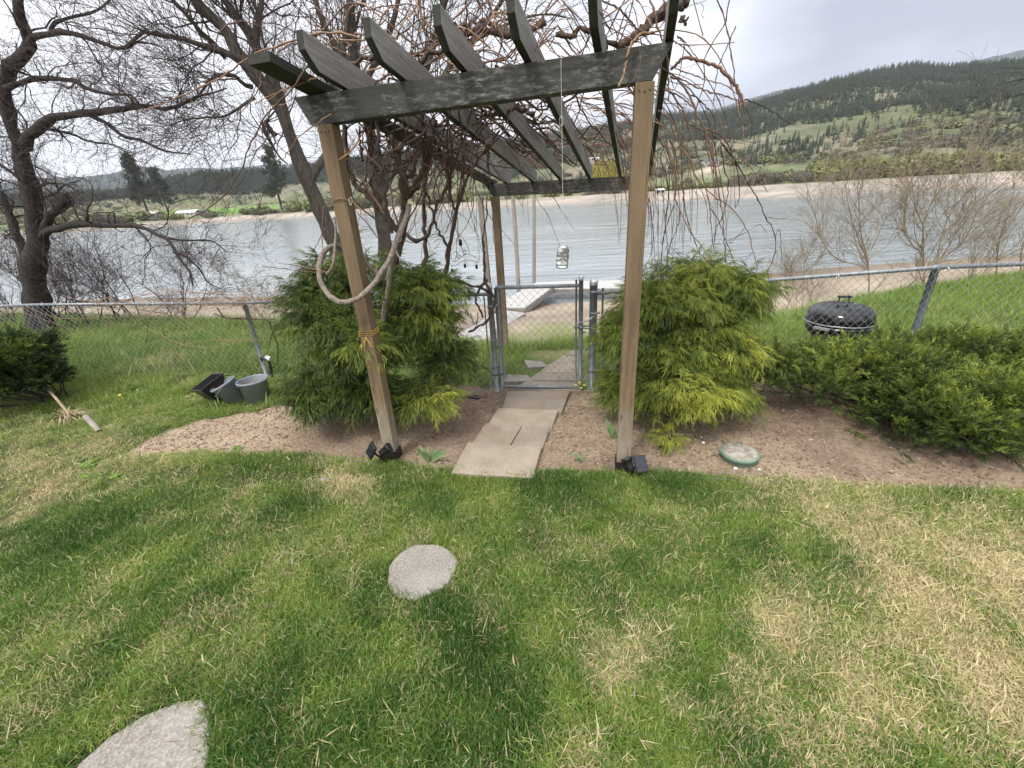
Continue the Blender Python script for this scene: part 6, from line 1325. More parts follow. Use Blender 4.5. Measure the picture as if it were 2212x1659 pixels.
def shoot(P, r0, r1, tone):
    n_ = len(P); r = np.linspace(r0, r1, n_); nodes = rs.rand() * 3 + np.arange(2, n_, 5); 
    for q in nodes.astype(int): 
        if q < n_: r[q] *= 1.5 if r0 < .005 else 1.15
    tubes(vs, P, r, 5, att=float(np.clip(tone + rs.normal() * .06, 0, 1))); alls.append((smoothline(P, 16), np.linspace(r0, r1, 16)))
for f_, LS in ((R1c, SH), (lambda p: sc(p, .2083, 1348, 302), SH3), (lambda p: p, SHL)):
    for p, r0, r1, Y_, tn in LS:
        P, _ = trace(f_(p), (Y_, Y_ + rs.uniform(-.12, .12)), (1, 1), 9 + 3 * len(p)); shoot(wig(P, .002), r0, r1, tn)
# untraced shoots: across the roof, over the back beam, and hanging tangle under the left side
for k in range(85):
    v0 = rs.uniform(-.05, 1.08); u0 = rs.uniform(-.15, 1.3) if rs.rand() < .45 else rs.uniform(.2, .9); L_ = rs.uniform(.4, 1.3); dirn = rs.choice([1, 1, 1, -1]); n_ = 9
    P = smoothline([rp(u0 + dirn * L_ * i / 8, v0 + .05 * np.sin(i * rs.uniform(.3, 1)) + rs.normal() * .012, .02 + .30 * rs.rand() * math.sin(math.pi * i / 8) - .10 * (i / 8) ** 2 + rs.normal() * .012) for i in range(n_)], 24); shoot(P, rs.uniform(.0028, .005), .002, rs.uniform(.2, .95))
for k in range(46):   # fountain over the right side rafter, farther back
    v0 = rs.uniform(.1, .95); P0 = rp(rs.uniform(1.2, 1.7), v0, rs.uniform(0, .1)); d0 = bx3 * rs.uniform(.6, 1) + by3 * rs.normal() * .25 + z3 * rs.uniform(.1, .5); P = [P0]; d_ = norm(d0); L_ = rs.uniform(.7, 1.7)
    for i in range(22): d_ = norm(d_ + np.array([0, 0, -.17]) + rs.normal(size=3) * .05); P.append(P[-1] + d_ * L_ / 22)
    shoot(np.array(P), rs.uniform(.003, .0045), .0015, rs.uniform(.1, .9))
for k in range(60):   # tangle below the roof on the left
    u0 = rs.uniform(-.05, .75); v0 = rs.uniform(.03, .75); P0 = rp(u0, v0, rs.uniform(-.25, .05)); L_ = rs.uniform(.3, 1.2); d_ = norm(np.array([rs.normal() * .5, rs.normal() * .4, -1])); P = [P0]
    for i in range(18): d_ = norm(d_ + rs.normal(size=3) * .13 + [0, 0, -.03]); P.append(P[-1] + d_ * L_ / 18)
    shoot(np.array(P), rs.uniform(.0025, .0065), .0015, rs.uniform(0, .55))
for k in range(50):    # fans rising from old wood to the roof
    P_, r_ = tips[rs.randint(len(tips))]; s0 = P_[rs.randint(6, len(P_) - 1)]; e0 = rp(rs.uniform(-.1, 1.0), rs.uniform(.02, .7), rs.uniform(-.05, .12)); 
    if np.linalg.norm(e0 - s0) > 1.5: continue
    m_ = (s0 + e0) / 2 + rs.normal(size=3) * .09; shoot(wig(smoothline([s0, m_, e0], 18), .006), rs.uniform(.004, .009), .004, rs.uniform(0, .4))
AP = np.array([a[0] for a in alls]); AR = np.array([a[1] for a in alls])
C, Rc = children(AP, AR, 620, rs, (.06, .32), S=6, ang=(25, 70), wig=.22, bias=(0, 0, -.03), rf=.55, rmin=.0014); tubes(vs, C, Rc, 3, att=rs.uniform(.1, .8, len(C)))
C, Rc = children(AP, AR, 260, rs, (.04, .13), S=9, ang=(30, 80), wig=.6, rf=.3, rmin=.0009); tubes(vs, C, Rc, 3, att=rs.uniform(.2, .6, len(C)))      # tendrils
vs.build('shoots', M['shoot'], vine)['kind'] = 'stuff'
# shoots along the left fence rail
fv = thing('grape_vine', 'orange brown grape shoots strung along the top rail of the left fence', 'vine', (-2.4, float(fence_y(-2.4)), 0)); vs2 = MB(); rs = np.random.RandomState(43)
FP = lambda px, py, off=.05: onplane(px, py, pB - np.array([0, off]), pA - np.array([0, off]))
zl0 = lambda pts: sc(pts, .3125, 0, 561.6)
for p, r0, tn in (([(700, 330), (1000, 240), (1150, 205), (1400, 230), (1700, 240), (1960, 210)], .004, .85), ([(900, 260), (1200, 215), (1500, 235), (1800, 265), (1950, 270)], .0035, .9), ([(180, 320), (400, 400), (700, 400), (1000, 380), (1150, 290)], .0035, .7), ([(0, 370), (150, 365), (350, 430), (500, 480), (650, 560)], .003, .8), ([(560, 380), (750, 430), (920, 465), (1000, 400), (1150, 290), (1200, 280)], .004, .55),
                  ([(1000, 460), (1250, 580), (1500, 600), (1760, 530)], .0028, .95), ([(930, 690), (1100, 680), (1250, 590), (1500, 550), (1760, 555), (1980, 550)], .0028, .9), ([(1250, 400), (1400, 480), (1600, 560), (1760, 560)], .0025, .95), ([(1500, 330), (1560, 400), (1700, 400), (1850, 420), (1990, 470)], .008, .1), ([(1480, 370), (1600, 405), (1900, 410)], .006, .1), ([(1860, 420), (1890, 520), (1920, 600), (1915, 720)], .008, .0), ([(1980, 340), (1940, 440), (1880, 510), (1850, 640)], .006, .05),
                  ([(1015, 400), (1020, 500), (1005, 605)], .003, .1), ([(1630, 560), (1640, 640), (1650, 760)], .002, .1), ([(850, 280), (800, 310), (820, 350)], .003, .8), ([(1700, 430), (1800, 540), (1980, 620)], .002, .5)):
    Pq = smoothline([FP(a, b) for a, b in zl0(p)], 20); tubes(vs2, Pq, np.linspace(r0, r0 * .6, 20), 5, att=tn)
for k in range(60):
    a = rs.uniform(190, 600); b = 650 + rs.normal() * 8; P0 = FP(a, b, rs.uniform(-.08, .12)); d_ = norm(np.array([rs.choice([-1, 1]), rs.normal() * .1, rs.normal() * .15])); P = [P0]; L_ = rs.uniform(.2, .7)
    for i in range(12): d_ = norm(d_ + rs.normal(size=3) * .10); P.append(P[-1] + d_ * L_ / 12)
    tubes(vs2, np.array(P), np.linspace(.003, .0015, 13), 4, att=rs.uniform(.2, 1))
vs2.build('shoots', M['shoot'], fv)['kind'] = 'stuff'
#@@PART4

# ================================================================== SMALL THINGS
rs = np.random.RandomState(51)
def mapf(s, ox, oy): return lambda u, v: (ox + s * u, oy + s * v)
VR = RT; 
# crushed can on a string
Yc = float(on_front(1212, 128, .012)[1]); P0 = on_front(1212, 128, .012); can_t = aty(1217, 531, P0[1] - .005)
mt = simple('crumpled aluminium', (.72, .72, .70), (.45, .45, .45), 40, .22, .85, .8, .004); M['alu'] = mt
can = thing('drink_can', 'crushed silver drink can hanging on a string from the front beam', 'can', tuple(map(float, can_t)))
mb = MB(); prof = [(0, 0), (.020, .001), (.024, -.004), (.025, -.010), (.031, -.022), (.0325, -.03)] + [(.0325, -.03 - .0075 * k) for k in range(1, 11)] + [(.030, -.114), (.025, -.120), (.022, -.117), (0, -.116)]
lathe(mb, prof, (0, 0, 0), 22); v = mb.v[0]; nz_ = vnoise(v[:, 0] * 60 + v[:, 2] * 20, v[:, 1] * 60 + v[:, 2] * 45, 1.0, 3) - .5; rr_ = np.hypot(v[:, 0], v[:, 1])
body = (v[:, 2] < -.02) & (v[:, 2] > -.112); k_ = np.where(body, 1 - .20 * np.clip(nz_ + .12, 0, 1) - .05 * np.abs(np.sin(v[:, 2] * 130)), 1); v[:, 0] *= k_ * 1.12; v[:, 1] *= k_ * np.where(body, .82, 1)
v = v @ rotm((0, 1, 0), .07).T; mb.v[0] = v + can_t; mb.build('can_body', mt, can, smooth=False)
ink = simple('dark print', (.05, .05, .05), None, 5, .6); mb = MB()
def seg(a, b, o, s): # letter stroke on the can front, a/b in letter units
    pa = o + bx3 * a[0] * s + z3 * a[1] * s; pb_ = o + bx3 * b[0] * s + z3 * b[1] * s; c = (pa + pb_) / 2; d_ = pb_ - pa; box(mb, c, d_ / 2 + norm(d_) * .0008, norm(np.cross(d_, by3)) * .0010, by3 * .0008)
for i, L_ in enumerate([[((0, 1), (0, 0)), ((0, 0), (.6, 0)), ((.6, 0), (.6, 1))], [((0, 0), (0, 1)), ((0, 1), (.6, 1)), ((0, .5), (.5, .5))], [((0, 0), (0, 1)), ((0, 1), (.6, 1)), ((0, .5), (.5, .5))]]):
    for a, b_ in L_: seg(a, b_, can_t + np.array([-.018 + i * .011, 0, -.070]) - by3 * .0285, .0085)
mb.build('lettering', ink, can, smooth=False)
mb = MB(); tubes(mb, smoothline([P0 + by3 * .03 + z3 * .012, P0 + z3 * .004, P0 - z3 * .12, (P0 + can_t) / 2, can_t + z3 * .0], 24), .0013, 5)
kn = aty(1212.5, 262, P0[1] - .003); a = np.linspace(0, 2 * np.pi, 15); tubes(mb, kn + np.outer(np.sin(a) * .009, bx3) + np.outer(np.cos(a) * .022 - .0, z3), .0013, 5); mb.build('string', M['twine'], can)
# wind chime
zc = mapf(.0833, 950.4, 483.8); Yw = 4.45
ch = thing('wind_chime', 'wire moon and star wind chime with four little bells beside the back left post', 'wind chime', tuple(map(float, aty(*zc(505, 300), Yw))))
def wire(pts, r=.0024, n=None, dy=0): return smoothline([aty(*zc(*p), Yw + dy) for p in pts], n or 5 * len(pts)), r
mb = MB()
for p in ([(380, 970), (430, 780), (432, 550), (440, 400), (505, 300), (600, 370), (680, 500), (740, 660), (775, 790)], [(430, 720), (340, 750), (295, 830), (320, 940), (380, 980), (440, 950), (560, 850), (640, 800), (750, 790), (880, 840), (970, 900), (1010, 960), (985, 1000), (930, 980), (780, 940), (620, 950), (540, 990), (440, 1060), (360, 1090), (310, 1080), (250, 1000)], [(440, 740), (500, 800), (575, 840)], [(420, 840), (450, 875), (490, 895)]):
    P, r = wire(p); tubes(mb, P, r, 5)
for a, b_ in (((445, 760), (425, 835)), ((475, 785), (445, 865)), ((505, 805), (470, 885)), ((535, 825), (500, 895))): P, r = wire([a, b_], .0018, 3); tubes(mb, P, r, 4)
mb.build('frame', M['rust_iron'], ch)
mb = MB(); st_ = [(630, 655), (655, 700), (692, 700), (668, 735), (688, 785), (640, 765), (618, 800), (622, 745), (592, 715), (622, 700), (630, 655)]
for a, b_ in zip(st_, st_[1:]): P, r = wire([a, b_], .0022, 3); tubes(mb, P, r, 4)
mb.build('star', M['rust_iron'], ch)
mb = MB(); P, r = wire([(462, -700), (470, 0), (495, 180), (505, 300)], .0016, 20); tubes(mb, P, r, 4); mb.build('hanging_chain', M['galv'], ch)
for (u, v_), hw, hh_ in (((530, 480), 42, 78), ((650, 1080), 32, 48), ((948, 1105), 32, 50), ((315, 1210), 32, 48)):
    c = aty(*zc(u, v_), Yw); k_ = .0833 * Yw * .96 / 925; mb = MB(); lathe(mb, [(0, hh_ * k_), (hw * k_ * .7, hh_ * k_), (hw * k_, hh_ * k_ * .6), (hw * k_ * 1.05, -hh_ * k_), (hw * k_ * .9, -hh_ * k_), (hw * k_ * .85, hh_ * k_ * .4)], c, 14)
    a = np.linspace(0, 2 * np.pi, 13); tubes(mb, c + z3 * (hh_ + 28) * k_ + np.outer(np.sin(a), VR) * 26 * k_ + np.outer(np.cos(a), z3) * 34 * k_, .0016, 4); tubes(mb, np.array([c - z3 * hh_ * k_ * .5, c - z3 * hh_ * k_ * 1.5]), .0018, 4); mb.build('bell', M['rust_iron'], ch)
# solar spotlights
def frame_from(z, up=(0, 0, 1)):
    z = norm(np.asarray(z, float)); x = norm(np.cross(up, z)); y = np.cross(z, x); return np.array([x, y, z]).T
def spotlight(label, stake, piv, lampc, lampdir, panc, pann, panup, Yd, k=1.0):
    g = G(*stake); pv = aty(*piv, Yd); lc = aty(*lampc, Yd - .01); pc = aty(*panc, Yd - .02)
    root = thing('solar_spotlight', label, 'spotlight', tuple(map(float, g)))
    mb = MB(); tubes(mb, np.array([g - z3 * .03, g + z3 * .01, pv * .9 + g * .1, pv]), np.array([.004, .008, .010, .010]), 8); box(mb, pv, VR * .012, by3 * .008, z3 * .014); mb.build('stake', M['black'], root)
    Fm = frame_from(lampdir); s = k; mb = MB(); lathe(mb, [(0, -.046 * s), (.016 * s, -.046 * s), (.022 * s, -.034 * s), (.027 * s, -.008 * s), (.036 * s, .030 * s), (.039 * s, .032 * s), (.039 * s, .042 * s), (.035 * s, .042 * s), (.034 * s, .034 * s)], lc, 26, M=Fm); o = mb.build('lamp_head', M['black'], root)
    mb = MB(); lathe(mb, [(.0345 * s, .036 * s), (.02 * s, .038 * s), (0, .038 * s)], lc, 20, M=Fm); mb.build('lens', M['solar'], root)
    Fp = frame_from(pann, panup); mb = MB(); box(mb, pc, Fp[:, 0] * .040 * k, Fp[:, 1] * .055 * k, Fp[:, 2] * .009 * k); o = mb.build('panel_case', M['black'], root, smooth=False); bv = o.modifiers.new('bevel', 'BEVEL'); bv.width = .004; bv.segments = 3
    mb = MB()
    for i in (-1, 0, 1): box(mb, pc + Fp[:, 2] * .0098 * k + Fp[:, 1] * .033 * i * k, Fp[:, 0] * .033 * k, Fp[:, 1] * .0155 * k, Fp[:, 2] * .0008)
    mb.build('solar_cells', M['solar'], root, smooth=False)
    mb = MB(); tubes(mb, smoothline([pv, (pv + pc) / 2 - z3 * .008, pc - Fp[:, 2] * .010], 7), .008, 8); tubes(mb, smoothline([pv, lc - Fm[:, 2] * .03], 4), .011, 8); mb.build('bracket', M['black'], root); return root
spotlight('black solar spotlight at the foot of the left pergola post, panel turned left', (839, 1005), (824, 988), (832, 973), VR * .85 + z3 * .55 + by3 * .15, (802, 973), -VR * .55 + z3 * .35 - by3 * .75, z3 * .8 + VR * .5, 2.66)
spotlight('black solar spotlight at the foot of the right pergola post, panel facing the lawn', (1366, 1034), (1366, 1012), (1358, 1003), -VR * .35 + z3 * .75 + by3 * .5, (1384, 1002), -by3 * .75 + z3 * .6 + VR * .25, z3, 2.34, 1.0)
# green valve box cover
g = G(1596, 990); vb_ = thing('valve_box', 'round green irrigation valve box with a dusty grey lid, right of the path', 'valve box', tuple(map(float, g)))
M['green_plastic'] = simple('faded green plastic', (.19, .265, .195), (.14, .20, .145), 12, .6); M['lid'] = simple('dusty lid', (.36, .33, .27), (.22, .19, .145), 22, .9, 0, .4, .002, lo=.42, hi=.60, detail=8)
mb = MB(); lathe(mb, [(.112, -.03), (.112, .028), (.120, .030), (.121, .052), (.114, .056), (.108, .056)], g, 40); mb.build('rim', M['green_plastic'], vb_)
mb = MB(); lathe(mb, [(0, .061), (.10, .060), (.1075, .056), (.1075, .040)], g, 40); mb.build('lid', M['lid'], vb_)
for a in (2.8, 5.9): mb = MB(); box(mb, g + [.117 * math.cos(a), .117 * math.sin(a), .04], (.012, 0, 0), (0, .010, 0), (0, 0, .012)); mb.build('lug', M['green_plastic'], vb_, smooth=False)
# pots and buckets by the fence post
M['bucket'] = simple('grey bucket plastic', (.25, .28, .30), (.18, .20, .22), 9, .5, 0, .05, .002); M['potsoil'] = simple('potting soil', (.16, .11, .07), (.30, .22, .14), 60, .95, 0, .8, .01)
def bucket(label, base_px, tilt, r0, r1, h, fill=.45):
    g = G(*base_px); root = thing('bucket', label, 'bucket', tuple(map(float, g))); Fm = frame_from(tilt); ct = g + Fm[:, 2] * .01
    mb = MB(); lathe(mb, [(0, 0), (r0, 0), (r1, h), (r1 + .008, h), (r1 + .009, h - .018), (r1 + .004, h - .02), (r1 + .008, h), (r1 - .004, h), (r1 - .005, h - .01), (r0 + (r1 - r0) * fill, h * fill), (r0 - .004, .01), (0, .01)], ct, 30, M=Fm); mb.build('body', M['bucket'], root)
    mb = MB(); lathe(mb, [(0, h * fill + .012), (r0 + (r1 - r0) * fill - .005, h * fill)], ct, 20, M=Fm); mb.build('soil', M['potsoil'], root); a = np.linspace(-.2, math.pi + .2, 20)
    hd = ct + np.outer(np.cos(a), Fm[:, 0]) * (r1 + .008) + np.outer(np.sin(a), -Fm[:, 1]) * (r1 + .012) + Fm[:, 2] * (h - .03) - np.outer(np.sin(a), Fm[:, 2]) * .05; mb = MB(); tubes(mb, hd, .0022, 5); mb.build('handle', M['galv_dull'], root); return root
bucket('upright grey bucket in the grass beside the left fence post', (560, 866), VR * -.03 + z3 + by3 * .02, .105, .140, .23, .7)
bucket('grey bucket tilting to the left, wedged between the upright bucket and the black pot', (519, 868), -VR * .42 + z3 - by3 * .12, .09, .122, .24, .55)
g = G(484, 862); pot = thing('flower_pot', 'square black plastic pot leaning left beside the two grey buckets', 'pot', tuple(map(float, g))); Fm = frame_from(-VR * .33 + z3 - by3 * .22); e = rotm(tuple(Fm[:, 2]), .5) @ Fm
def pp(x, y, z): return g + e @ np.array([x, y, z])
b0, b1, H_ = .075, .125, .23; mb = MB(); ring = lambda b, z: [pp(-b, -b, z), pp(b, -b, z), pp(b, b, z), pp(-b, b, z)]
V_ = ring(b0, 0) + ring(b1, H_) + ring(b1 + .012, H_) + ring(b1 + .012, H_ + .012) + ring(b1 - .006, H_ + .012) + ring(b0 + .02, .10); f_ = [(3, 2, 1, 0)]
for k in range(5): f_ += [(4 * k + i, 4 * k + (i + 1) % 4, 4 * k + 4 + (i + 1) % 4, 4 * k + 4 + i) for i in range(4)]
mb.add(V_, f_); mb.build('body', M['black'], pot, smooth=False); mb = MB(); mb.add(ring(b1 - .02, .17), [(0, 1, 2, 3)]); mb.build('soil', M['potsoil'], pot)
# tap and pipe on the fence post
tp = thing('garden_tap', 'white and black garden tap strapped to the left fence post above the buckets', 'tap', tuple(map(float, aty(578, 773, pA[1] - .05)))); Yt = pA[1] - .06
mb = MB(); tubes(mb, smoothline([aty(588, 845, Yt), aty(588, 820, Yt), aty(586, 797, Yt), aty(580, 780, Yt)], 8), .013, 8); mb.build('pipe', M['black'], tp)
mb = MB(); tubes(mb, np.array([aty(573, 772, Yt), aty(583, 775, Yt)]), .026, 10, cap=True); mb.build('collar', M['white_litter'], tp); mb = MB(); tubes(mb, np.array([aty(566, 776, Yt - .02), aty(576, 777, Yt - .02)]), .012, 8, cap=True); tubes(mb, np.array([aty(563, 772, Yt - .03), aty(566, 782, Yt - .03)]), .009, 6, cap=True); mb.build('spout', M['black'], tp)
# kettle barbecue behind the fence
Pq = onplane(1812, 690, np.array([0, 4.235]), np.array([1, 4.07])); dq = norm(Pq - CAM); kc = Pq + dq * .42; kc = aty(1812, 692, kc[1]); gzk = gz(kc[0], kc[1])
bq = thing('kettle_barbecue', 'black kettle barbecue with a domed lid behind the right fence', 'barbecue', (float(kc[0]), float(kc[1]), gzk)); R_ = .285
mb = MB(); t = np.linspace(0, math.pi / 2, 12); lathe(mb, [(R_ * math.sin(a) ** .72 if a > 0 else 0, .008 + .165 * max(0, math.cos(a)) ** .72) for a in t], kc, 44); lathe(mb, [(R_, .008), (R_ + .006, .004), (R_ + .004, -.006)], kc, 44); mb.build('lid', M['black_gloss'], bq)
mb = MB(); lathe(mb, [(R_ - .004, -.002), (R_ - .003, -.02)] + [(R_ * math.cos(a) * .99, -.02 - .20 * math.sin(a)) for a in np.linspace(0, 1.5, 10)], kc, 44); mb.build('bowl', M['black_gloss'], bq)
mb = MB(); lathe(mb, [(R_ + .007, .0), (R_ + .008, .006), (R_ + .0055, .010)], kc, 44); mb.build('rim_band', M['cap'], bq)
mb = MB(); top = kc + z3 * .183
for s_ in (-1, 1): tubes(mb, smoothline([top + VR * .050 * s_ - z3 * .008, top + VR * .047 * s_ + z3 * .045], 4), .006, 6)
box(mb, top + z3 * .052, VR * .066, by3 * .014, z3 * .009); o = mb.build('lid_handle', M['black'], bq, smooth=False)
mb = MB(); lathe(mb, [(0, .006), (.04, .004), (.042, 0)], kc + VR * .13 + z3 * .160 - by3 * .04, 18, M=frame_from(z3 + VR * .45 - by3 * .1)); mb.build('vent', M['cap'], bq)
mb = MB(); hd_ = norm(-VR * .8 - by3 * .55); c = kc + hd_ * (R_ + .035) - z3 * .035; s_ = norm(np.cross(hd_, z3)); box(mb, c, s_ * .065, hd_ * .014, z3 * .011)
for q in (-1, 1): box(mb, c - hd_ * .025 + s_ * .05 * q, s_ * .005, hd_ * .03, z3 * .005)
mb.build('side_handle', M['galv_dull'], bq, smooth=False)
for a in (.5, 2.6, 4.7):
    e_ = np.array([math.cos(a), math.sin(a), 0]); mb = MB(); tubes(mb, np.array([kc + e_ * .19 - z3 * .17, np.array([kc[0], kc[1], gzk]) + e_ * .27]), .012, 8); mb.build('leg', M['galv_dull'], bq)
# plants on the bed
def leaf(mb, base, tip, w, sag=.02, side=None, tone=.6, n=7):
    base, tip = np.asarray(base), np.asarray(tip); d_ = tip - base; side = norm(np.cross(d_, side if side is not None else by3)); t = np.linspace(0, 1, n)
    P = base + np.outer(t, d_) + np.outer(np.sin(t * math.pi) * sag, z3); ww = (np.sin(np.clip(t * 1.02, 0, 1) ** .75 * math.pi) * .5 + .04) * w; nrm = norm(np.cross(side, d_)); v = np.empty((n * 3, 3)); v[0::3] = P - side * ww[:, None] + nrm * ww[:, None] * .35; v[1::3] = P; v[2::3] = P + side * ww[:, None] + nrm * ww[:, None] * .35
    k = np.arange(n - 1) * 3; mb.add(v, np.concatenate([np.stack([k, k + 1, k + 4, k + 3], -1), np.stack([k + 1, k + 2, k + 5, k + 4], -1)]), tone)
def plant(name, label, cat, base_px, leaves, w, Yo=0, mat='iris'):
    g = G(*base_px); root = thing(name, label, cat, tuple(map(float, g)))
    for (px, py), dy, ww in leaves:
        t_ = aty(px, py, g[1] + dy); mb = MB(); leaf(mb, g, t_, w * ww, .02, side=norm(np.array([rs.normal() * .3, -1, rs.normal() * .2])), tone=rs.uniform(.3, 1)); mb.build('leaf', M[mat], root)
    return root
plant('tulip_plant', 'pale green broad leaved tulip plant on the soil left of the path', 'plant', (928, 1000), [((897, 967), -.03, 1.0), ((906, 962), .05, .9), ((923, 966), .08, .8), ((963, 971), .02, 1), ((966, 980), -.04, 1.1), ((943, 968), .1, .8), ((915, 975), -.05, .8)], .034)
plant('tulip_plant', 'small wilted two leaved plant on the soil between path and right post', 'plant', (1258, 1000), [((1232, 982), 0, 1), ((1256, 974), .04, .8), ((1240, 995), -.03, .7)], .022)
plant('leafy_plant', 'dark green leafy plant on the soil just left of the right post', 'plant', (1326, 950), [((1308, 903), .02, 1.4), ((1318, 912), -.02, 1.2), ((1312, 925), 0, 1.3), ((1324, 918), .03, 1.2), ((1330, 932), -.03, 1)], .028)
plant('dandelion_clump', 'green tuft with yellow dandelion flowers at the foot of the right gate post', 'plant', (1262, 848), [((1250, 815), .02, 1), ((1270, 812), 0, 1), ((1258, 808), .05, .8), ((1246, 830), 0, 1), ((1276, 832), -.03, 1)], .02)
fl_ = bpy.data.objects[[o.name for o in bpy.data.objects if o.get('label', '').startswith('green tuft with yellow')][0]]; M['yellow'] = simple('dandelion yellow', (.80, .62, .02), (.7, .5, .02), 80, .6)
for px, py in ((1252, 826), (1262, 832), (1244, 832), (1256, 838)):
    c = aty(px, py, fl_.location[1] - .03); mb = MB(); lathe(mb, [(0, .004), (.010, .005), (.013, 0), (.006, -.005), (0, -.006)], c, 12, M=frame_from(z3 - by3 * .5)); mb.build('flower', M['yellow'], fl_)
for (bx0, by0, lab, n_, hgt) in ((545, 862, 'upright sword leaved iris shoots in front of the buckets', 6, .17), (600, 872, 'iris shoots between the upright bucket and the left cypress', 5, .13), (470, 878, 'small iris shoots left of the black pot', 4, .1)):
    g = G(bx0, by0); root = thing('iris_plant', lab, 'plant', tuple(map(float, g)))
    for k in range(n_): mb = MB(); b_ = g + [rs.normal() * .05, rs.normal() * .03, 0]; leaf(mb, b_, b_ + [rs.normal() * .03, rs.normal() * .02, hgt * rs.uniform(.6, 1.2)], .016, .0, tone=rs.uniform(.5, 1)); mb.build('leaf', M['iris'], root)
M['straw'] = simple('dry straw', (.38, .30, .18), (.25, .19, .11), 30, .85)
g = G(150, 905); root = thing('dry_plant', 'pale dried up iris clump flopping over left of the bare soil', 'plant', tuple(map(float, g))); mb = MB()
for k in range(60):
    a = rs.uniform(0, 6.28); l = rs.uniform(.08, .22); P = smoothline([g + rs.normal(size=3) * .02, g + [math.cos(a) * l * .5, math.sin(a) * l * .5, .07 * rs.rand() + .02], g + [math.cos(a) * l, math.sin(a) * l, .01]], 6); w_ = .004; v = np.empty((12, 3)); s_ = np.array([-math.sin(a), math.cos(a), .2]) * w_; v[0::2] = P - s_; v[1::2] = P + s_; k2 = np.arange(5) * 2; mb.add(v, np.stack([k2, k2 + 1, k2 + 3, k2 + 2], -1))
mb.build('dry_leaves', M['straw'], root)['kind'] = 'stuff'
P = smoothline([aty(80, 795, 4.35), aty(95, 830, 4.2), aty(125, 865, 4.0), G(150, 895)], 12); mb = MB(); tubes(mb, P, np.linspace(.008, .014, 12), 7, cap=True); tag(mb.build('dead_stalk', M['straw'], None), 'pale dead stalk leaning up toward the left juniper', 'stalk')
# piece of grey half pipe, rock, black hose end, stone by the lawn edge
a0_, a1_ = G(188, 905) + z3 * .03, G(216, 934) + z3 * .012; mb = MB(); d_ = norm(a1_ - a0_); s_ = norm(np.cross(d_, z3)); u_ = np.cross(s_, d_); ang = np.linspace(-.2, math.pi + .2, 9)
for r_, fl2 in ((.026, 1), (.023, -1)):
    v = np.array([e_ + s_ * math.cos(q) * r_ + u_ * (math.sin(q) * r_ - .01) for e_ in (a0_, a1_) for q in ang]); k = np.arange(8); f_ = np.stack([k, k + 1, k + 10, k + 9], -1); mb.add(v, f_ if fl2 > 0 else f_[:, ::-1])
tag(mb.build('pipe_piece', M['post_old'], None), 'broken grey half pipe lying in the weeds left of the bare soil', 'pipe')
def rock(label, px, r, mat, name='rock', sq=(1, 1, .7), seed=0):
    g = G(*px); r_ = np.random.RandomState(seed); mb = MB(); t = np.linspace(0, math.pi, 9); lathe(mb, [(math.sin(a) + 1e-4, math.cos(a)) for a in t], (0, 0, 0), 14); v = mb.v[0]; v = v * np.array(sq) * r * (1 + .35 * (vnoise(v[:, 0] * 2 + 9 + seed, v[:, 1] * 2 + v[:, 2] * 1.7, 1.3)[:, None] - .5)); mb.v[0] = v; mb.f = [f[:, ::-1] for f in mb.f]
    o = mb.build(name, M[mat], None, smooth=False); o.location = tuple(g + z3 * r * .25); return tag(o, label, 'rock')
M['rock'] = stone_mat('brown rock', (.20, .14, .11), (.12, .085, .07), (.26, .2, .16), 60)
rock('reddish brown rock at the foot of the left gate post', (1037, 855), .075, 'rock', seed=1); rock('flat blue grey stone at the lawn edge below the left cypress', (701, 1040), .032, 'aggregate', sq=(1.3, .8, .5), seed=2)
for i, (px, py, r_, lab) in enumerate(((1519, 957, .012, 'white scrap of litter on the soil right of the cypress sprig'), (1562, 978, .020, 'white chip of litter touching the left side of the valve cover'), (1589, 1013, .012, 'pale pebble in front of the valve cover'), (1640, 1015, .010, 'pale pebble right in front of the valve cover at the lawn edge'), (1515, 945, .008, 'tiny white scrap behind the larger one near the valve cover'))): rock(lab, (px, py), r_, 'white_litter', 'litter' if 'litter' in lab or 'scrap' in lab else 'pebble', seed=10 + i)
mb = MB(); tubes(mb, smoothline([G(1003, 858) + z3 * .02, G(1018, 861) + z3 * .018, G(1036, 864) + z3 * .012], 8), .013, 10, cap=True); tag(mb.build('hose_end', M['black'], None), 'short black hose end on the soil left of the path by the gate', 'hose')
# edging strip between lawn and bed
M['edging'] = simple('grey edging strip', (.24, .24, .23), (.16, .155, .15), 10, .7)
for i, (seg_, lab) in enumerate((([(745, 998), (800, 1004), (860, 1011)], 'grey edging strip between lawn and soil left of the left post'), ([(975, 1026), (1060, 1030), (1150, 1036), (1200, 1036)], 'grey edging strip along the front of the path slabs'), ([(1490, 1037), (1600, 1044), (1700, 1049)], 'grey edging strip between lawn and soil below the valve cover'))):
    P = smoothline([G(*q) for q in seg_], 20); v = np.empty((40, 3)); v[0::2] = P + z3 * -.02; v[1::2] = P + z3 * .022; v2 = v + np.array([0, .006, 0]); k = np.arange(19) * 2; f_ = np.stack([k, k + 2, k + 3, k + 1], -1)
    mb = MB(); mb.add(np.concatenate([v, v2]), np.concatenate([f_, f_[:, ::-1] + 40, np.stack([k + 1, k + 3, k + 43, k + 41], -1)])); tag(mb.build('edging_strip', M['edging'], None, smooth=False), lab, 'edging')
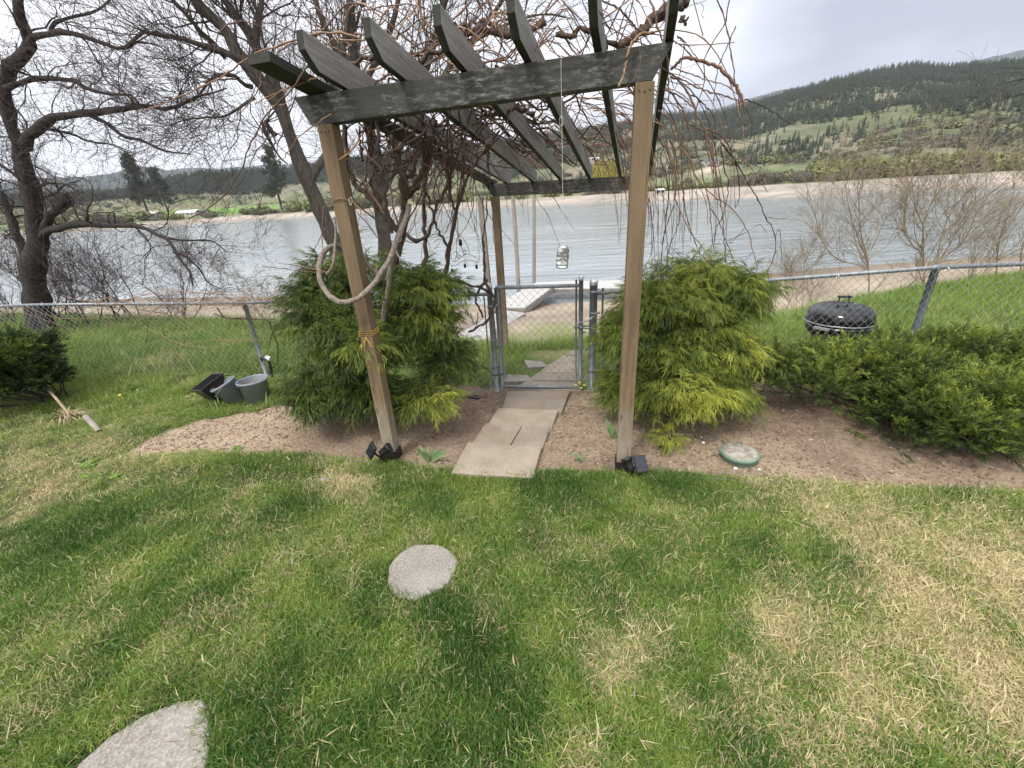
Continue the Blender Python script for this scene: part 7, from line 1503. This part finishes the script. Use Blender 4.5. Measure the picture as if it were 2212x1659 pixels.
# yellow cord round the left post, white cord in the tangle
zc_ = aty(816, 722, LFb[1])[2]; mb = MB(); sq = []
for k in range(3):
    for q in range(5): a = q * math.pi / 2 + math.pi / 4; sq.append(np.array([LFb[0], LFb[1], zc_ + k * .014 + q * .003]) + (bx3 * math.cos(a) + by3 * math.sin(a)) * .068)
tubes(mb, np.array(sq), .0028, 5); c = np.array([LFb[0], LFb[1], zc_]) - by3 * .05
for dx in (-.01, .02): tubes(mb, smoothline([c, c - by3 * .01 - z3 * .03 + bx3 * dx, c - by3 * .008 - z3 * .07 + bx3 * dx * 2], 8), .0022, 5)
tag(mb.build('cord', M['yellow_twine'], None), 'yellow cord tied round the left pergola post at shrub height', 'cord')
mb = MB(); zq = lambda pts, Y_: smoothline([aty(734 + .2343 * u, 216 + .2343 * v, Y_) for u, v in pts], 26)
for p in ([(600, 1130), (570, 1230), (500, 1310), (465, 1450), (450, 1560), (420, 1659)], [(500, 1310), (560, 1300), (570, 1240)], [(500, 1320), (540, 1430), (590, 1500)], [(505, 1325), (525, 1420), (570, 1480)], [(90, 900), (85, 930), (100, 970), (115, 930), (100, 890)], [(115, 850), (125, 810)]): tubes(mb, zq(p, 3.0 if p[0][0] > 300 else 2.72), .0022, 5)
tag(mb.build('cord', M['twine'], None), 'white cord knotted round the grey vine trunk behind the left post', 'cord')
# dandelions on the banks
for i, (px, py, lab) in enumerate(((268, 872, 'single yellow dandelion in the grass behind the left fence'), (2238 - 0, 820, 'x'), (2190, 735, 'yellow dandelion on the bank behind the right fence'))):
    if lab == 'x': continue
    g = G(px, py) + z3 * .10; mb = MB(); lathe(mb, [(0, .004), (.012, .006), (.016, 0), (.006, -.006), (0, -.006)], g, 12); tubes(mb, np.array([g - z3 * .1, g]), .0018, 4); tag(mb.build('dandelion', M['yellow'], None), lab, 'flower')
HAZE = 1.0e-4
if HAZE:
    mt = bpy.data.materials.new('haze'); mt.use_nodes = True; nt = mt.node_tree; nt.nodes.clear(); o_ = N(nt, 'ShaderNodeOutputMaterial'); pv_ = N(nt, 'ShaderNodeVolumePrincipled'); pv_.inputs['Color'].default_value = (.80, .86, .95, 1); pv_.inputs['Density'].default_value = HAZE; pv_.inputs['Anisotropy'].default_value = .2
    nt.links.new(pv_.outputs[0], o_.inputs['Volume']); mb = MB(); box(mb, (0, 1500, 560), (6000, 0, 0), (0, 4800, 0), (0, 0, 640)); mb.build('haze', mt, smooth=False)['kind'] = 'stuff'
